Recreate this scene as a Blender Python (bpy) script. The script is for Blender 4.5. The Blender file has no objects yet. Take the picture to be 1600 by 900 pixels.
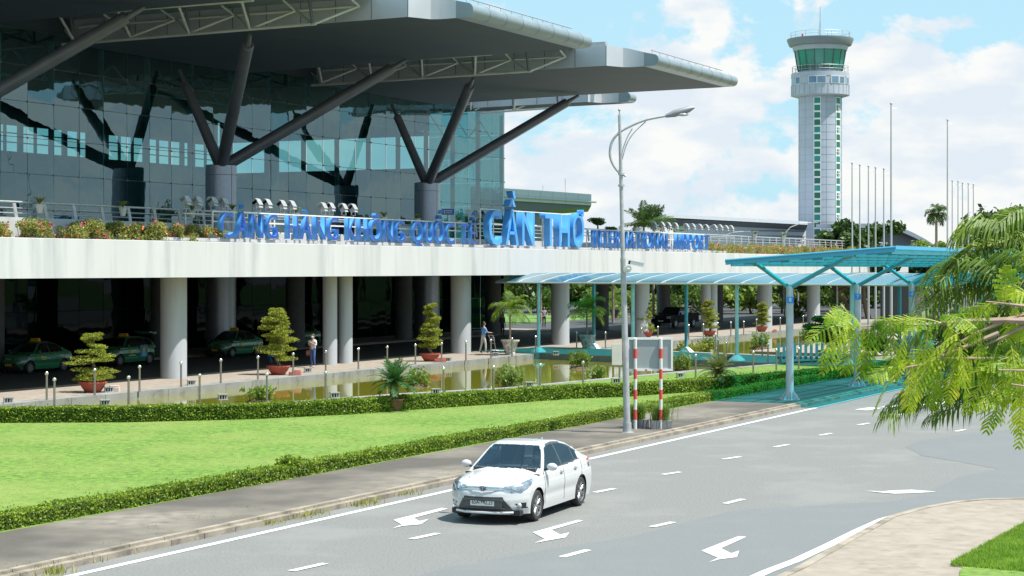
import bpy, bmesh, math, random
import numpy as np
from mathutils import Vector, Matrix
R = math.radians
scene = bpy.context.scene
COL = scene.collection

# ---------------------------------------------------------------- camera, sky, sun, exposure
F = 2889.0            # focal length in pixels of a 1600 px wide picture
HOR = 420.0           # row of the horizon
EYE = 5.0
cam_d = bpy.data.cameras.new('camera')
cam_d.sensor_width = 36.0
cam_d.lens = 36.0 * F / 1600.0
cam_d.shift_y = -(450.0 - HOR) / 1600.0
cam_d.clip_start = 0.5
cam_d.clip_end = 6000.0
cam = bpy.data.objects.new('camera', cam_d)
COL.objects.link(cam)
cam.location = (0, 0, EYE)
cam.rotation_euler = (R(90), 0, 0)
scene.camera = cam

SUNV = Vector((0.455, -0.16, 1.0)).normalized()          # towards the sun
SUN_EL = math.asin(SUNV.z)
SUN_AZ = math.atan2(SUNV.x, SUNV.y)
w = bpy.data.worlds.new('World'); scene.world = w; w.use_nodes = True
nt = w.node_tree; N = nt.nodes; Lk = nt.links; N.clear()
def wn(t, **kw):
    n = N.new(t)
    for k, v in kw.items(): setattr(n, k, v)
    return n
out = wn('ShaderNodeOutputWorld'); bg = wn('ShaderNodeBackground')
sky = wn('ShaderNodeTexSky', sky_type='NISHITA', sun_disc=False)
sky.sun_elevation = SUN_EL; sky.sun_rotation = SUN_AZ
sky.air_density = 1.0; sky.dust_density = 1.0; sky.ozone_density = 1.5
tc = wn('ShaderNodeTexCoord')
sep = wn('ShaderNodeSeparateXYZ'); Lk.new(tc.outputs['Generated'], sep.inputs[0])
mp = wn('ShaderNodeMapping'); mp.inputs['Scale'].default_value = (1.0, 1.0, 1.45)
mp.inputs['Location'].default_value = (0.37, 0.2, 0.06)
Lk.new(tc.outputs['Generated'], mp.inputs['Vector'])
n1 = wn('ShaderNodeTexNoise'); n1.inputs['Scale'].default_value = 12.0; n1.inputs['Detail'].default_value = 9.0
n1.inputs['Roughness'].default_value = 0.56; n1.inputs['Distortion'].default_value = 0.25
Lk.new(mp.outputs[0], n1.inputs['Vector'])
def mth(op, a, b=None, c=None, clamp=False):
    n = wn('ShaderNodeMath', operation=op); n.use_clamp = clamp
    for i, v in enumerate((a, b, c)):
        if v is None: continue
        if isinstance(v, (int, float)): n.inputs[i].default_value = v
        else: Lk.new(v, n.inputs[i])
    return n.outputs[0]
# clouds gather towards the horizon: cumulus up to about 6 degrees here, thin above
bias = mth('MULTIPLY_ADD', sep.outputs['Z'], -2.5, 0.345)
bias = mth('MAXIMUM', bias, -0.07)
bias = mth('MINIMUM', bias, 0.21)
d = mth('ADD', n1.outputs['Fac'], bias)
cmask = wn('ShaderNodeValToRGB'); cmask.color_ramp.elements[0].position = 0.55; cmask.color_ramp.elements[1].position = 0.60
Lk.new(d, cmask.inputs[0])
n2 = wn('ShaderNodeTexNoise'); n2.inputs['Scale'].default_value = 20.0; n2.inputs['Detail'].default_value = 9.0
mp2 = wn('ShaderNodeMapping'); mp2.inputs['Scale'].default_value = (1.0, 1.0, 2.6); mp2.inputs['Location'].default_value = (0.1, 0.7, 0.015)
Lk.new(tc.outputs['Generated'], mp2.inputs['Vector']); Lk.new(mp2.outputs[0], n2.inputs['Vector'])
shade = wn('ShaderNodeValToRGB')
shade.color_ramp.elements[0].position = 0.42; shade.color_ramp.elements[0].color = (4.5, 4.9, 5.35, 1)
shade.color_ramp.elements[1].position = 0.60; shade.color_ramp.elements[1].color = (5.75, 5.7, 5.55, 1)
Lk.new(n2.outputs['Fac'], shade.inputs[0])
tint = wn('ShaderNodeMix', data_type='RGBA', blend_type='MIX'); tint.inputs[0].default_value = 0.85
Lk.new(sky.outputs[0], tint.inputs[6]); tint.inputs[7].default_value = (2.9, 4.8, 5.7, 1)
mixc = wn('ShaderNodeMix', data_type='RGBA', blend_type='MIX')
fac = mth('MULTIPLY', cmask.outputs[0], 0.93)
Lk.new(fac, mixc.inputs[0]); Lk.new(tint.outputs[2], mixc.inputs[6]); Lk.new(shade.outputs[0], mixc.inputs[7])
Lk.new(mixc.outputs[2], bg.inputs['Color']); bg.inputs['Strength'].default_value = 0.090
Lk.new(bg.outputs[0], out.inputs['Surface'])

sun_d = bpy.data.lights.new('sun', 'SUN'); sun_d.energy = 4.3; sun_d.angle = R(0.6); sun_d.color = (1.0, 0.955, 0.88)
sun = bpy.data.objects.new('sun', sun_d); COL.objects.link(sun)
sun.location = (60, -40, 200)
sun.rotation_euler = SUNV.to_track_quat('Z', 'Y').to_euler()
scene.view_settings.view_transform = 'Standard'
scene.view_settings.look = 'None'
scene.view_settings.gamma = 1.0
scene.view_settings.use_curve_mapping = False
scene.view_settings.exposure = 0.95
scene.cycles.max_bounces = 8
scene.cycles.transparent_max_bounces = 16
scene.cycles.caustics_reflective = False
scene.cycles.caustics_refractive = False
try:
    scene.cycles.use_denoising = True
except Exception: pass

# ---------------------------------------------------------------- helpers
def G(px, py, z=0.0):
    """point at height z that the photograph shows at pixel px, py"""
    Y = F * (EYE - z) / (py - HOR)
    return Vector(((px - 800.0) * Y / F, Y, z))
def D(px, py, Y):
    return Vector(((px - 800.0) * Y / F, Y, EYE - (py - HOR) * Y / F))
U = Vector((0.4453, 0.8954, 0.0)).normalized()        # along the elevated road, away from the camera
Nn = Vector((U.y, -U.x, 0.0))                          # from the terminal towards the road in front
O0 = Vector((-15.1, 82.5, 0.0))
TH = math.atan2(U.y, U.x)
def TS(s, t, z=0.0):
    p = O0 + U * s + Nn * t
    return Vector((p.x, p.y, z))
def ST(p):
    d = Vector((p.x, p.y, 0)) - O0
    return d.dot(U), d.dot(Nn)
def onplane(px, t):
    """(s, point) where the sight line of column px meets the plane t = const"""
    k = (px - 800.0) / F
    a = O0 + Nn * t
    s = (k * a.y - a.x) / (U.x - k * U.y)
    return s, a + U * s
def pz(py, Y): return EYE - (py - HOR) * Y / F

class MB:
    def __init__(self): self.v = []; self.f = []; self.m = []; self.np = []
    def add(self, vs, fs, mi=0):
        o = len(self.v); self.v.extend([tuple(x) for x in vs])
        self.f.extend([tuple(i + o for i in f) for f in fs]); self.m.extend([mi] * len(fs)); return self
    def box(self, c, s, rz=0.0, mi=0, M=None):
        x, y, z = s[0] / 2, s[1] / 2, s[2] / 2
        P = [Vector((a * x, b * y, d * z)) for a in (-1, 1) for b in (-1, 1) for d in (-1, 1)]
        if M is not None: P = [M @ p for p in P]
        elif rz: rm = Matrix.Rotation(rz, 3, 'Z'); P = [rm @ p for p in P]
        c = Vector(c); P = [p + c for p in P]
        return self.add(P, [(0, 1, 3, 2), (4, 6, 7, 5), (0, 4, 5, 1), (2, 3, 7, 6), (0, 2, 6, 4), (1, 5, 7, 3)], mi)
    def cyl(self, a, b, r0, r1=None, n=10, mi=0, caps=True):
        a = Vector(a); b = Vector(b); r1 = r0 if r1 is None else r1
        d = (b - a); 
        if d.length < 1e-6: return self
        d.normalize(); up = Vector((0, 0, 1)) if abs(d.z) < 0.95 else Vector((1, 0, 0))
        x = d.cross(up).normalized(); y = x.cross(d)
        vs = []
        for p, r in ((a, r0), (b, r1)):
            for i in range(n):
                t = 2 * math.pi * i / n; vs.append(p + x * (r * math.cos(t)) + y * (r * math.sin(t)))
        fs = [(i, (i + 1) % n, n + (i + 1) % n, n + i) for i in range(n)]
        if caps: fs += [tuple(range(n - 1, -1, -1)), tuple(range(n, 2 * n))]
        return self.add(vs, fs, mi)
    def tube(self, pts, rs, n=8, mi=0):
        pts = [Vector(p) for p in pts]
        if isinstance(rs, (int, float)): rs = [rs] * len(pts)
        vs = []; x = None
        for k, p in enumerate(pts):
            d = (pts[min(k + 1, len(pts) - 1)] - pts[max(k - 1, 0)]).normalized()
            if x is None:
                up = Vector((0, 0, 1)) if abs(d.z) < 0.9 else Vector((1, 0, 0)); x = d.cross(up).normalized()
            else:
                x = (x - d * x.dot(d)).normalized()
            y = d.cross(x)
            for i in range(n):
                t = 2 * math.pi * i / n; vs.append(p + x * (rs[k] * math.cos(t)) + y * (rs[k] * math.sin(t)))
        fs = []
        for k in range(len(pts) - 1):
            for i in range(n): fs.append((k * n + i, k * n + (i + 1) % n, (k + 1) * n + (i + 1) % n, (k + 1) * n + i))
        fs += [tuple(range(n - 1, -1, -1)), tuple(range((len(pts) - 1) * n, len(pts) * n))]
        return self.add(vs, fs, mi)
    def lathe(self, prof, c=(0, 0, 0), n=20, mi=0):
        c = Vector(c); vs = []
        for r, z in prof:
            for i in range(n):
                t = 2 * math.pi * i / n; vs.append(c + Vector((r * math.cos(t), r * math.sin(t), z)))
        fs = []
        for k in range(len(prof) - 1):
            for i in range(n): fs.append((k * n + i, k * n + (i + 1) % n, (k + 1) * n + (i + 1) % n, (k + 1) * n + i))
        fs += [tuple(range(n - 1, -1, -1)), tuple(range((len(prof) - 1) * n, len(prof) * n))]
        return self.add(vs, fs, mi)
    def prism(self, poly, z0, z1, mi=0, bottom=True):
        n = len(poly)
        a = sum(poly[i][0] * poly[(i + 1) % n][1] - poly[(i + 1) % n][0] * poly[i][1] for i in range(n))
        if a < 0: poly = poly[::-1]
        vs = [Vector((p[0], p[1], z0)) for p in poly] + [Vector((p[0], p[1], z1)) for p in poly]
        fs = [(i, (i + 1) % n, n + (i + 1) % n, n + i) for i in range(n)] + [tuple(range(n, 2 * n))]
        if bottom: fs.append(tuple(range(n - 1, -1, -1)))
        return self.add(vs, fs, mi)
    def sheet(self, poly, z, mi=0):
        n = len(poly)
        a = sum(poly[i][0] * poly[(i + 1) % n][1] - poly[(i + 1) % n][0] * poly[i][1] for i in range(n))
        if a < 0: poly = poly[::-1]
        return self.add([Vector((p[0], p[1], z)) for p in poly], [tuple(range(n))], mi)
    def quads(self, P, mi=0):
        """P: numpy array (n,4,3) of free quads"""
        self.np.append((np.asarray(P, dtype=float), mi)); return self
    def ball(self, c, r, n=10, m=6, mi=0, sc=(1, 1, 1)):
        c = Vector(c); vs = []; 
        for k in range(m + 1):
            ph = math.pi * k / m - math.pi / 2
            rr = max(math.cos(ph), 0.001)
            for i in range(n):
                t = 2 * math.pi * i / n
                vs.append(c + Vector((r * rr * math.cos(t) * sc[0], r * rr * math.sin(t) * sc[1], r * math.sin(ph) * sc[2])))
        fs = [(k * n + i, k * n + (i + 1) % n, (k + 1) * n + (i + 1) % n, (k + 1) * n + i) for k in range(m) for i in range(n)]
        return self.add(vs, fs, mi)
    def build(self, name, mats, parent=None, smooth=False, world=True, tri=False):
        if not isinstance(mats, (list, tuple)): mats = [mats]
        vs = np.array([tuple(x) for x in self.v], dtype=float).reshape(-1, 3)
        fl = [len(f) for f in self.f]; idx = [i for f in self.f for i in f]; mi = list(self.m)
        off = len(vs)
        vparts = [vs]; idxp = [np.array(idx, dtype=np.int64)]; flp = [np.array(fl, dtype=np.int64)]; mip = [np.array(mi, dtype=np.int64)]
        for P, m_ in self.np:
            k = P.shape[0]; c = P.shape[1]
            vparts.append(P.reshape(-1, 3)); idxp.append(np.arange(k * c) + off); off += k * c
            flp.append(np.full(k, c)); mip.append(np.full(k, m_))
        vs = np.concatenate(vparts); idx = np.concatenate(idxp); fl = np.concatenate(flp); mi = np.concatenate(mip)
        if parent is not None and world:
            Mw = Matrix.Identity(4); q_ = parent
            while q_ is not None: Mw = q_.matrix_basis @ Mw; q_ = q_.parent
            Mi = np.array(Mw.inverted())
            vs = vs @ Mi[:3, :3].T + Mi[:3, 3]
        me = bpy.data.meshes.new(name)
        me.vertices.add(len(vs)); me.vertices.foreach_set('co', vs.ravel())
        me.loops.add(len(idx)); me.loops.foreach_set('vertex_index', idx.astype(np.int32))
        me.polygons.add(len(fl))
        st = np.concatenate([[0], np.cumsum(fl)[:-1]]) if len(fl) else np.zeros(0)
        me.polygons.foreach_set('loop_start', st.astype(np.int32)); me.polygons.foreach_set('loop_total', fl.astype(np.int32))
        for m_ in mats: me.materials.append(m_)
        me.polygons.foreach_set('material_index', mi.astype(np.int32))
        me.update(calc_edges=True)
        if smooth: shade(me, smooth if isinstance(smooth, (int, float)) and smooth is not True else 40)
        else: me.polygons.foreach_set('use_smooth', [False] * len(me.polygons))
        o = bpy.data.objects.new(name, me); COL.objects.link(o)
        if parent is not None: o.parent = parent
        return o
def shade(me, ang=40):
    me.polygons.foreach_set('use_smooth', [True] * len(me.polygons))
    try: me.set_sharp_from_angle(angle=R(ang))
    except Exception: pass
def tag(o, label=None, cat=None, group=None, kind=None):
    if label: o['label'] = label
    if cat: o['category'] = cat
    if group: o['group'] = group
    if kind: o['kind'] = kind
    return o
def thing(name, loc, label, cat, group=None, rz=0.0):
    o = bpy.data.objects.new(name, None); COL.objects.link(o)
    o.empty_display_size = 0.2
    o.location = loc; o.rotation_euler = (0, 0, rz)
    o.matrix_basis = Matrix.LocRotScale(Vector(loc), Matrix.Rotation(rz, 3, 'Z').to_quaternion(), Vector((1, 1, 1)))
    return tag(o, label, cat, group)
def copy_tree(o, parent=None):
    c = o.copy(); COL.objects.link(c); c.parent = parent
    for ch in list(o.children): copy_tree(ch, c)
    return c
def place_copy(src, loc, rz, label, group=None, sc=1.0):
    c = copy_tree(src)
    c.location = loc; c.rotation_euler = (0, 0, rz); c.scale = (sc, sc, sc)
    c['label'] = label
    if group: c['group'] = group
    return c

# ---------------------------------------------------------------- materials
_M = {}
def new_mat(name):
    m = bpy.data.materials.new(name); m.use_nodes = True
    return m, m.node_tree, m.node_tree.nodes['Principled BSDF']
def mat(name, col, rough=0.6, metal=0.0, var=0.0, scale=4.0, bump=0.0, bscale=40.0, stain=None, streak=False, spec=None, coat=0.0, detail=6):
    """procedural paint / stone / metal: base colour with noise variation, optional stains and bump"""
    if name in _M: return _M[name]
    m, t, b = new_mat(name); n = t.nodes; l = t.links
    b.inputs['Roughness'].default_value = rough; b.inputs['Metallic'].default_value = metal
    if spec is not None: b.inputs['Specular IOR Level'].default_value = spec
    if coat: b.inputs['Coat Weight'].default_value = coat; b.inputs['Coat Roughness'].default_value = 0.05
    b.inputs['Base Color'].default_value = (*col, 1)
    co = n.new('ShaderNodeTexCoord')
    last = None
    if var:
        nz = n.new('ShaderNodeTexNoise'); nz.inputs['Scale'].default_value = scale; nz.inputs['Detail'].default_value = detail
        mpn = n.new('ShaderNodeMapping'); l.new(co.outputs['Object'], mpn.inputs['Vector']); l.new(mpn.outputs[0], nz.inputs['Vector'])
        if streak: mpn.inputs['Scale'].default_value = (1.0, 1.0, 0.12)
        rp = n.new('ShaderNodeValToRGB'); rp.color_ramp.elements[0].position = 0.3; rp.color_ramp.elements[1].position = 0.7
        rp.color_ramp.elements[0].color = (*[c * (1 - var) for c in col], 1)
        rp.color_ramp.elements[1].color = (*[min(1, c * (1 + var)) for c in col], 1)
        l.new(nz.outputs['Fac'], rp.inputs[0]); last = rp.outputs[0]
    if stain:
        sc, lo, hi, scol, amt = stain
        nz = n.new('ShaderNodeTexNoise'); nz.inputs['Scale'].default_value = sc; nz.inputs['Detail'].default_value = 8; nz.inputs['Roughness'].default_value = 0.65
        mpn = n.new('ShaderNodeMapping'); l.new(co.outputs['Object'], mpn.inputs['Vector']); l.new(mpn.outputs[0], nz.inputs['Vector'])
        if streak: mpn.inputs['Scale'].default_value = (1.0, 1.0, 0.1)
        rp = n.new('ShaderNodeMapRange'); rp.inputs['From Min'].default_value = lo; rp.inputs['From Max'].default_value = hi
        rp.inputs['To Max'].default_value = amt; l.new(nz.outputs['Fac'], rp.inputs['Value'])
        mx = n.new('ShaderNodeMix'); mx.data_type = 'RGBA'; l.new(rp.outputs[0], mx.inputs[0])
        if last: l.new(last, mx.inputs[6])
        else: mx.inputs[6].default_value = (*col, 1)
        mx.inputs[7].default_value = (*scol, 1); last = mx.outputs[2]
    if last: l.new(last, b.inputs['Base Color'])
    if bump:
        nz = n.new('ShaderNodeTexNoise'); nz.inputs['Scale'].default_value = bscale; nz.inputs['Detail'].default_value = 4
        l.new(co.outputs['Object'], nz.inputs['Vector'])
        bp = n.new('ShaderNodeBump'); bp.inputs['Strength'].default_value = bump; bp.inputs['Distance'].default_value = 0.02
        l.new(nz.outputs['Fac'], bp.inputs['Height']); l.new(bp.outputs[0], b.inputs['Normal'])
    _M[name] = m; return m
def leafmat(name, c1, c2, c3=None, trans=0.35, rough=0.5, clump=1.5, rnd=0.6):
    """leaves: each loose face takes its own shade between c1 and c2, with larger patches"""
    if name in _M: return _M[name]
    m, t, b = new_mat(name); n = t.nodes; l = t.links
    g = n.new('ShaderNodeNewGeometry'); co = n.new('ShaderNodeTexCoord')
    nz = n.new('ShaderNodeTexNoise'); nz.inputs['Scale'].default_value = clump; l.new(co.outputs['Object'], nz.inputs['Vector'])
    ad = n.new('ShaderNodeMath'); ad.operation = 'MULTIPLY_ADD'; ad.inputs[1].default_value = rnd
    l.new(g.outputs['Random Per Island'], ad.inputs[0])
    sb = n.new('ShaderNodeMath'); sb.operation = 'MULTIPLY_ADD'; sb.inputs[1].default_value = 1.2 + (0.6 - rnd) * 2.2; sb.inputs[2].default_value = -0.4 - (0.6 - rnd) * 0.6
    l.new(nz.outputs['Fac'], sb.inputs[0]); l.new(sb.outputs[0], ad.inputs[2])
    rp = n.new('ShaderNodeValToRGB'); rp.color_ramp.elements[0].position = 0.15; rp.color_ramp.elements[1].position = 0.85
    rp.color_ramp.elements[0].color = (*c1, 1); rp.color_ramp.elements[1].color = (*c2, 1)
    if c3: e = rp.color_ramp.elements.new(0.97); e.color = (*c3, 1)
    l.new(ad.outputs[0], rp.inputs[0]); l.new(rp.outputs[0], b.inputs['Base Color'])
    b.inputs['Roughness'].default_value = rough; b.inputs['Specular IOR Level'].default_value = 0.35
    tr = n.new('ShaderNodeBsdfTranslucent'); ms = n.new('ShaderNodeMixShader'); ms.inputs[0].default_value = trans
    gm = n.new('ShaderNodeHueSaturation'); gm.inputs['Value'].default_value = 1.35; gm.inputs['Hue'].default_value = 0.49; l.new(rp.outputs[0], gm.inputs['Color'])
    l.new(gm.outputs[0], tr.inputs['Color'])
    o = n['Material Output']; l.new(b.outputs[0], ms.inputs[1]); l.new(tr.outputs[0], ms.inputs[2]); l.new(ms.outputs[0], o.inputs['Surface'])
    _M[name] = m; return m
def glassmat(name, tint, refl=0.12, rough=0.02, wav=0.0, rcol=(1, 1, 1), alpha=None, wscale=0.35, rmax=None):
    """thin tinted sheet: transparent colour filter + reflection that rises at grazing angles"""
    if name in _M: return _M[name]
    m, t, b = new_mat(name); n = t.nodes; l = t.links; n.remove(b)
    tr = n.new('ShaderNodeBsdfTransparent'); tr.inputs['Color'].default_value = (*tint, 1)
    gl = n.new('ShaderNodeBsdfGlossy'); gl.inputs['Roughness'].default_value = rough; gl.inputs['Color'].default_value = (*rcol, 1)
    lw = n.new('ShaderNodeLayerWeight'); lw.inputs['Blend'].default_value = 0.25
    mr = n.new('ShaderNodeMapRange'); mr.inputs['To Min'].default_value = refl; mr.inputs['To Max'].default_value = rmax or min(1, refl * 4 + 0.3)
    l.new(lw.outputs['Fresnel'], mr.inputs['Value'])
    ms = n.new('ShaderNodeMixShader'); l.new(mr.outputs[0], ms.inputs[0]); l.new(tr.outputs[0], ms.inputs[1]); l.new(gl.outputs[0], ms.inputs[2])
    last = ms.outputs[0]
    if alpha:
        df = n.new('ShaderNodeBsdfDiffuse'); df.inputs['Color'].default_value = (*alpha[1], 1)
        tl = n.new('ShaderNodeBsdfTranslucent'); tl.inputs['Color'].default_value = (*alpha[1], 1)
        a2 = n.new('ShaderNodeMixShader'); l.new(df.outputs[0], a2.inputs[1]); l.new(tl.outputs[0], a2.inputs[2])
        m2 = n.new('ShaderNodeMixShader'); m2.inputs[0].default_value = alpha[0]
        l.new(last, m2.inputs[1]); l.new(a2.outputs[0], m2.inputs[2]); last = m2.outputs[0]
    if wav:
        co = n.new('ShaderNodeTexCoord'); nz = n.new('ShaderNodeTexNoise'); nz.inputs['Scale'].default_value = wscale
        l.new(co.outputs['Object'], nz.inputs['Vector']); bp = n.new('ShaderNodeBump'); bp.inputs['Strength'].default_value = wav
        bp.inputs['Distance'].default_value = 0.3; l.new(nz.outputs['Fac'], bp.inputs['Height']); l.new(bp.outputs[0], gl.inputs['Normal'])
    l.new(last, n['Material Output'].inputs['Surface'])
    _M[name] = m; return m

M = {}
M['asphalt'] = mat('asphalt', (0.160, 0.161, 0.156), 0.85, var=0.24, scale=22.0, detail=10, stain=(0.35, 0.5, 0.62, (0.195, 0.195, 0.188), 0.7), bump=0.25, bscale=60)
M['asphalt_new'] = mat('asphalt_smooth', (0.143, 0.148, 0.150), 0.75, var=0.12, scale=22.0, detail=10, stain=(0.5, 0.5, 0.7, (0.165, 0.168, 0.168), 0.6), bump=0.1, bscale=60)
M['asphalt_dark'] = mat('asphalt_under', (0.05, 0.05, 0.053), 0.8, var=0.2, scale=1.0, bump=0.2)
M['paint_white'] = mat('road_paint', (0.62, 0.62, 0.59), 0.7, var=0.06, scale=6, stain=(9, 0.60, 0.72, (0.4, 0.4, 0.39), 0.5))
M['pavement'] = mat('pavement', (0.185, 0.162, 0.135), 0.9, var=0.30, scale=3.2, stain=(0.20, 0.37, 0.55, (0.068, 0.060, 0.052), 0.88), bump=0.3, bscale=14)
M['paver'] = mat('paver', (0.25, 0.225, 0.2), 0.9, var=0.15, scale=3, stain=(1.6, 0.5, 0.66, (0.24, 0.21, 0.18), 0.5), bump=0.3, bscale=12)
M['paver_light'] = mat('paver_light', (0.265, 0.225, 0.185), 0.9, var=0.13, scale=3, stain=(2.5, 0.54, 0.70, (0.17, 0.145, 0.115), 0.7), bump=0.3, bscale=12)
M['kerb'] = mat('kerb_concrete', (0.27, 0.235, 0.19), 0.9, var=0.2, scale=2.2, stain=(1.5, 0.48, 0.66, (0.11, 0.095, 0.075), 0.85), bump=0.35, bscale=20)
M['coping'] = mat('coping_stone', (0.23, 0.23, 0.225), 0.8, var=0.15, scale=1.5, stain=(1.4, 0.52, 0.66, (0.12, 0.115, 0.1), 0.7), bump=0.15)
M['grass'] = mat('lawn', (0.105, 0.195, 0.022), 0.9, var=0.45, scale=6.0, stain=(0.33, 0.42, 0.66, (0.18, 0.235, 0.05), 0.8), bump=0.5, bscale=40, detail=12)
M['field'] = mat('field', (0.09, 0.17, 0.03), 0.9, var=0.3, scale=0.05)
M['earth'] = mat('earth', (0.17, 0.13, 0.09), 0.95, var=0.3, scale=0.6)
M['concrete_white'] = mat('painted_concrete', (0.50, 0.505, 0.515), 0.8, var=0.05, scale=0.8, stain=(0.9, 0.50, 0.70, (0.30, 0.315, 0.34), 0.6), streak=True, bump=0.1)
M['column_rear'] = mat('column_rear_dark', (0.13, 0.14, 0.15), 0.7, var=0.1)  # rear row has a darker tone than the front columns
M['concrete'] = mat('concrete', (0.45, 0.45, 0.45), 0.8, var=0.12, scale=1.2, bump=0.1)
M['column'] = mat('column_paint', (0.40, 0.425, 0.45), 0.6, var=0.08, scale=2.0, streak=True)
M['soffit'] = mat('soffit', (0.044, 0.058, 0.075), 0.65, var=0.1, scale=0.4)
M['alu'] = mat('aluminium_panel', (0.53, 0.55, 0.585), 0.42, 0.35, var=0.08, scale=0.5)
M['alu_bull'] = mat('aluminium_rounded', (0.27, 0.32, 0.345), 0.4, 0.4, var=0.1, scale=0.8)
M['joint'] = mat('panel_joint', (0.14, 0.15, 0.16), 0.7)
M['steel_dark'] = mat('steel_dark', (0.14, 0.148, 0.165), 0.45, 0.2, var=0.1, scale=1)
M['steel_lit'] = mat('steel_truss_lit', (0.60, 0.61, 0.56), 0.5, 0.1, var=0.1, scale=1)  # lit look of the trusses put into a paler steel colour
M['steel'] = mat('stainless', (0.36, 0.335, 0.30), 0.32, 0.8, var=0.1, scale=3)
M['galv'] = mat('galvanised', (0.42, 0.43, 0.44), 0.5, 0.4, var=0.15, scale=6)
M['white_metal'] = mat('white_metal', (0.75, 0.75, 0.74), 0.4, var=0.05)
M['dark'] = mat('dark_interior', (0.03, 0.033, 0.035), 0.8)
M['black'] = mat('black_plastic', (0.018, 0.018, 0.02), 0.5)
M['rubber'] = mat('rubber', (0.03, 0.03, 0.03), 0.8)
M['glass_teal'] = glassmat('facade_glass', (0.15, 0.43, 0.45), 0.17, 0.012, wav=0.035, rcol=(0.54, 0.80, 0.87), wscale=0.5)
M['glass_low'] = glassmat('lower_glass', (0.05, 0.11, 0.11), 0.03, 0.02, wav=0.05, rcol=(0.25, 0.32, 0.36), rmax=0.14)
M['teal_sheet'] = glassmat('teal_canopy_sheet', (0.0, 0.85, 0.90), 0.03, 0.15, alpha=(0.09, (0.03, 0.55, 0.58)))
M['blue_sheet'] = glassmat('blue_canopy_sheet', (0.0, 0.78, 0.80), 0.10, 0.2, alpha=(0.28, (0.14, 0.36, 0.5)))
M['teal_paint_and_shade'] = mat('teal_paint_and_shade', (0.10, 0.33, 0.38), 0.4, var=0.08)
M['blue_side'] = mat('letter_blue_side', (0.085, 0.34, 0.78), 0.35, var=0.12, scale=1.5)
M['blue_face'] = mat('letter_blue_face', (0.022, 0.075, 0.36), 0.3, var=0.1, scale=2)
M['blue_big'] = mat('letter_blue_big', (0.07, 0.33, 0.80), 0.35, var=0.08, scale=1.5)
M['terracotta'] = mat('terracotta', (0.40, 0.085, 0.055), 0.7, var=0.2, scale=6)
M['terra_old'] = mat('terracotta_weathered', (0.22, 0.10, 0.075), 0.8, var=0.3, scale=6)
M['bark'] = mat('bark', (0.16, 0.12, 0.085), 0.9, var=0.3, scale=8, bump=0.5)
M['bark_pale'] = mat('bark_pale', (0.30, 0.24, 0.18), 0.9, var=0.25, scale=6, bump=0.4)
M['red'] = mat('red_paint', (0.62, 0.06, 0.055), 0.5)
M['leaf_hedge'] = leafmat('hedge_leaf', (0.07, 0.14, 0.012), (0.27, 0.37, 0.035), trans=0.3, clump=2.5)
M['hedge_core'] = mat('hedge_core', (0.03, 0.06, 0.008), 0.9, var=0.3)
M['leaf_pond'] = leafmat('pond_leaf', (0.10, 0.19, 0.03), (0.24, 0.34, 0.06), trans=0.4)
M['leaf_topiary'] = leafmat('topiary_leaf', (0.13, 0.17, 0.018), (0.36, 0.40, 0.05), trans=0.35, clump=3)
M['leaf_dark'] = leafmat('dark_leaf', (0.02, 0.05, 0.012), (0.07, 0.13, 0.025), trans=0.25, clump=0.4)
M['leaf_mid'] = leafmat('mid_leaf', (0.035, 0.08, 0.012), (0.12, 0.19, 0.03), trans=0.3, clump=0.4)
M['leaf_light'] = leafmat('light_leaf', (0.12, 0.20, 0.03), (0.26, 0.34, 0.07), trans=0.35, clump=0.4)
M['leaf_palm'] = leafmat('palm_leaf', (0.05, 0.12, 0.015), (0.20, 0.30, 0.03), (0.42, 0.44, 0.06), trans=0.42, clump=1.6, rnd=0.4)
M['leaf_cycad'] = leafmat('cycad_leaf', (0.02, 0.08, 0.02), (0.06, 0.18, 0.035), trans=0.2)
M['leaf_cycad2'] = leafmat('cycad_leaf_yellowing', (0.06, 0.09, 0.02), (0.25, 0.27, 0.07), trans=0.25)
M['leaf_flame'] = leafmat('feathery_leaf', (0.13, 0.28, 0.012), (0.44, 0.55, 0.03), (0.58, 0.56, 0.05), trans=0.5, clump=4.5, rnd=0.12)
M['leaf_boug'] = leafmat('bougainvillea_leaf', (0.13, 0.17, 0.035), (0.36, 0.36, 0.10), (0.46, 0.38, 0.22), trans=0.35)
M['flower_pink'] = mat('pink_flower', (0.75, 0.06, 0.25), 0.6)
M['flower_orange'] = mat('orange_flower', (0.72, 0.16, 0.07), 0.6)
M['chrome'] = mat('chrome', (0.75, 0.76, 0.78), 0.12, 1.0)
M['lens'] = mat('lamp_lens', (0.45, 0.48, 0.52), 0.25, 0.3)
# ---------------------------------------------------------------- the setting
rng = np.random.default_rng(7)
random.seed(7)
def st_poly(pts): return [TS(s, t) for s, t in pts]
Z_P = 0.12                 # pavements, lawn, walkway
Z_W = -0.16                # pond water
b = MB(); b.sheet([(-3000, -600), (3000, -600), (3000, 5500), (-3000, 5500)], -0.5)
tag(b.build('ground', M['earth']), kind='structure')
b = MB()
b.prism(st_poly([(-120, 29.9), (130, 29.9), (130, 120), (-120, 120)]), -0.45, 0.0)
tag(b.build('road', M['asphalt']), kind='structure')
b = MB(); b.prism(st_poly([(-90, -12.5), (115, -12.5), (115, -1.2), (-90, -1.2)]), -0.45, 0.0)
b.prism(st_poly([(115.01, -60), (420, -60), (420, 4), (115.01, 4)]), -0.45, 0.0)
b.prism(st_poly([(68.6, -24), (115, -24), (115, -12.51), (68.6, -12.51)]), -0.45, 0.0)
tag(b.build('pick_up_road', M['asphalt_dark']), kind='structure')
b = MB(); b.prism(st_poly([(-90, -17.6), (68.5, -17.6), (68.5, -12.51), (-90, -12.51)]), -0.4, Z_P)
tag(b.build('terminal_pavement', M['paver']), kind='structure')
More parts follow.
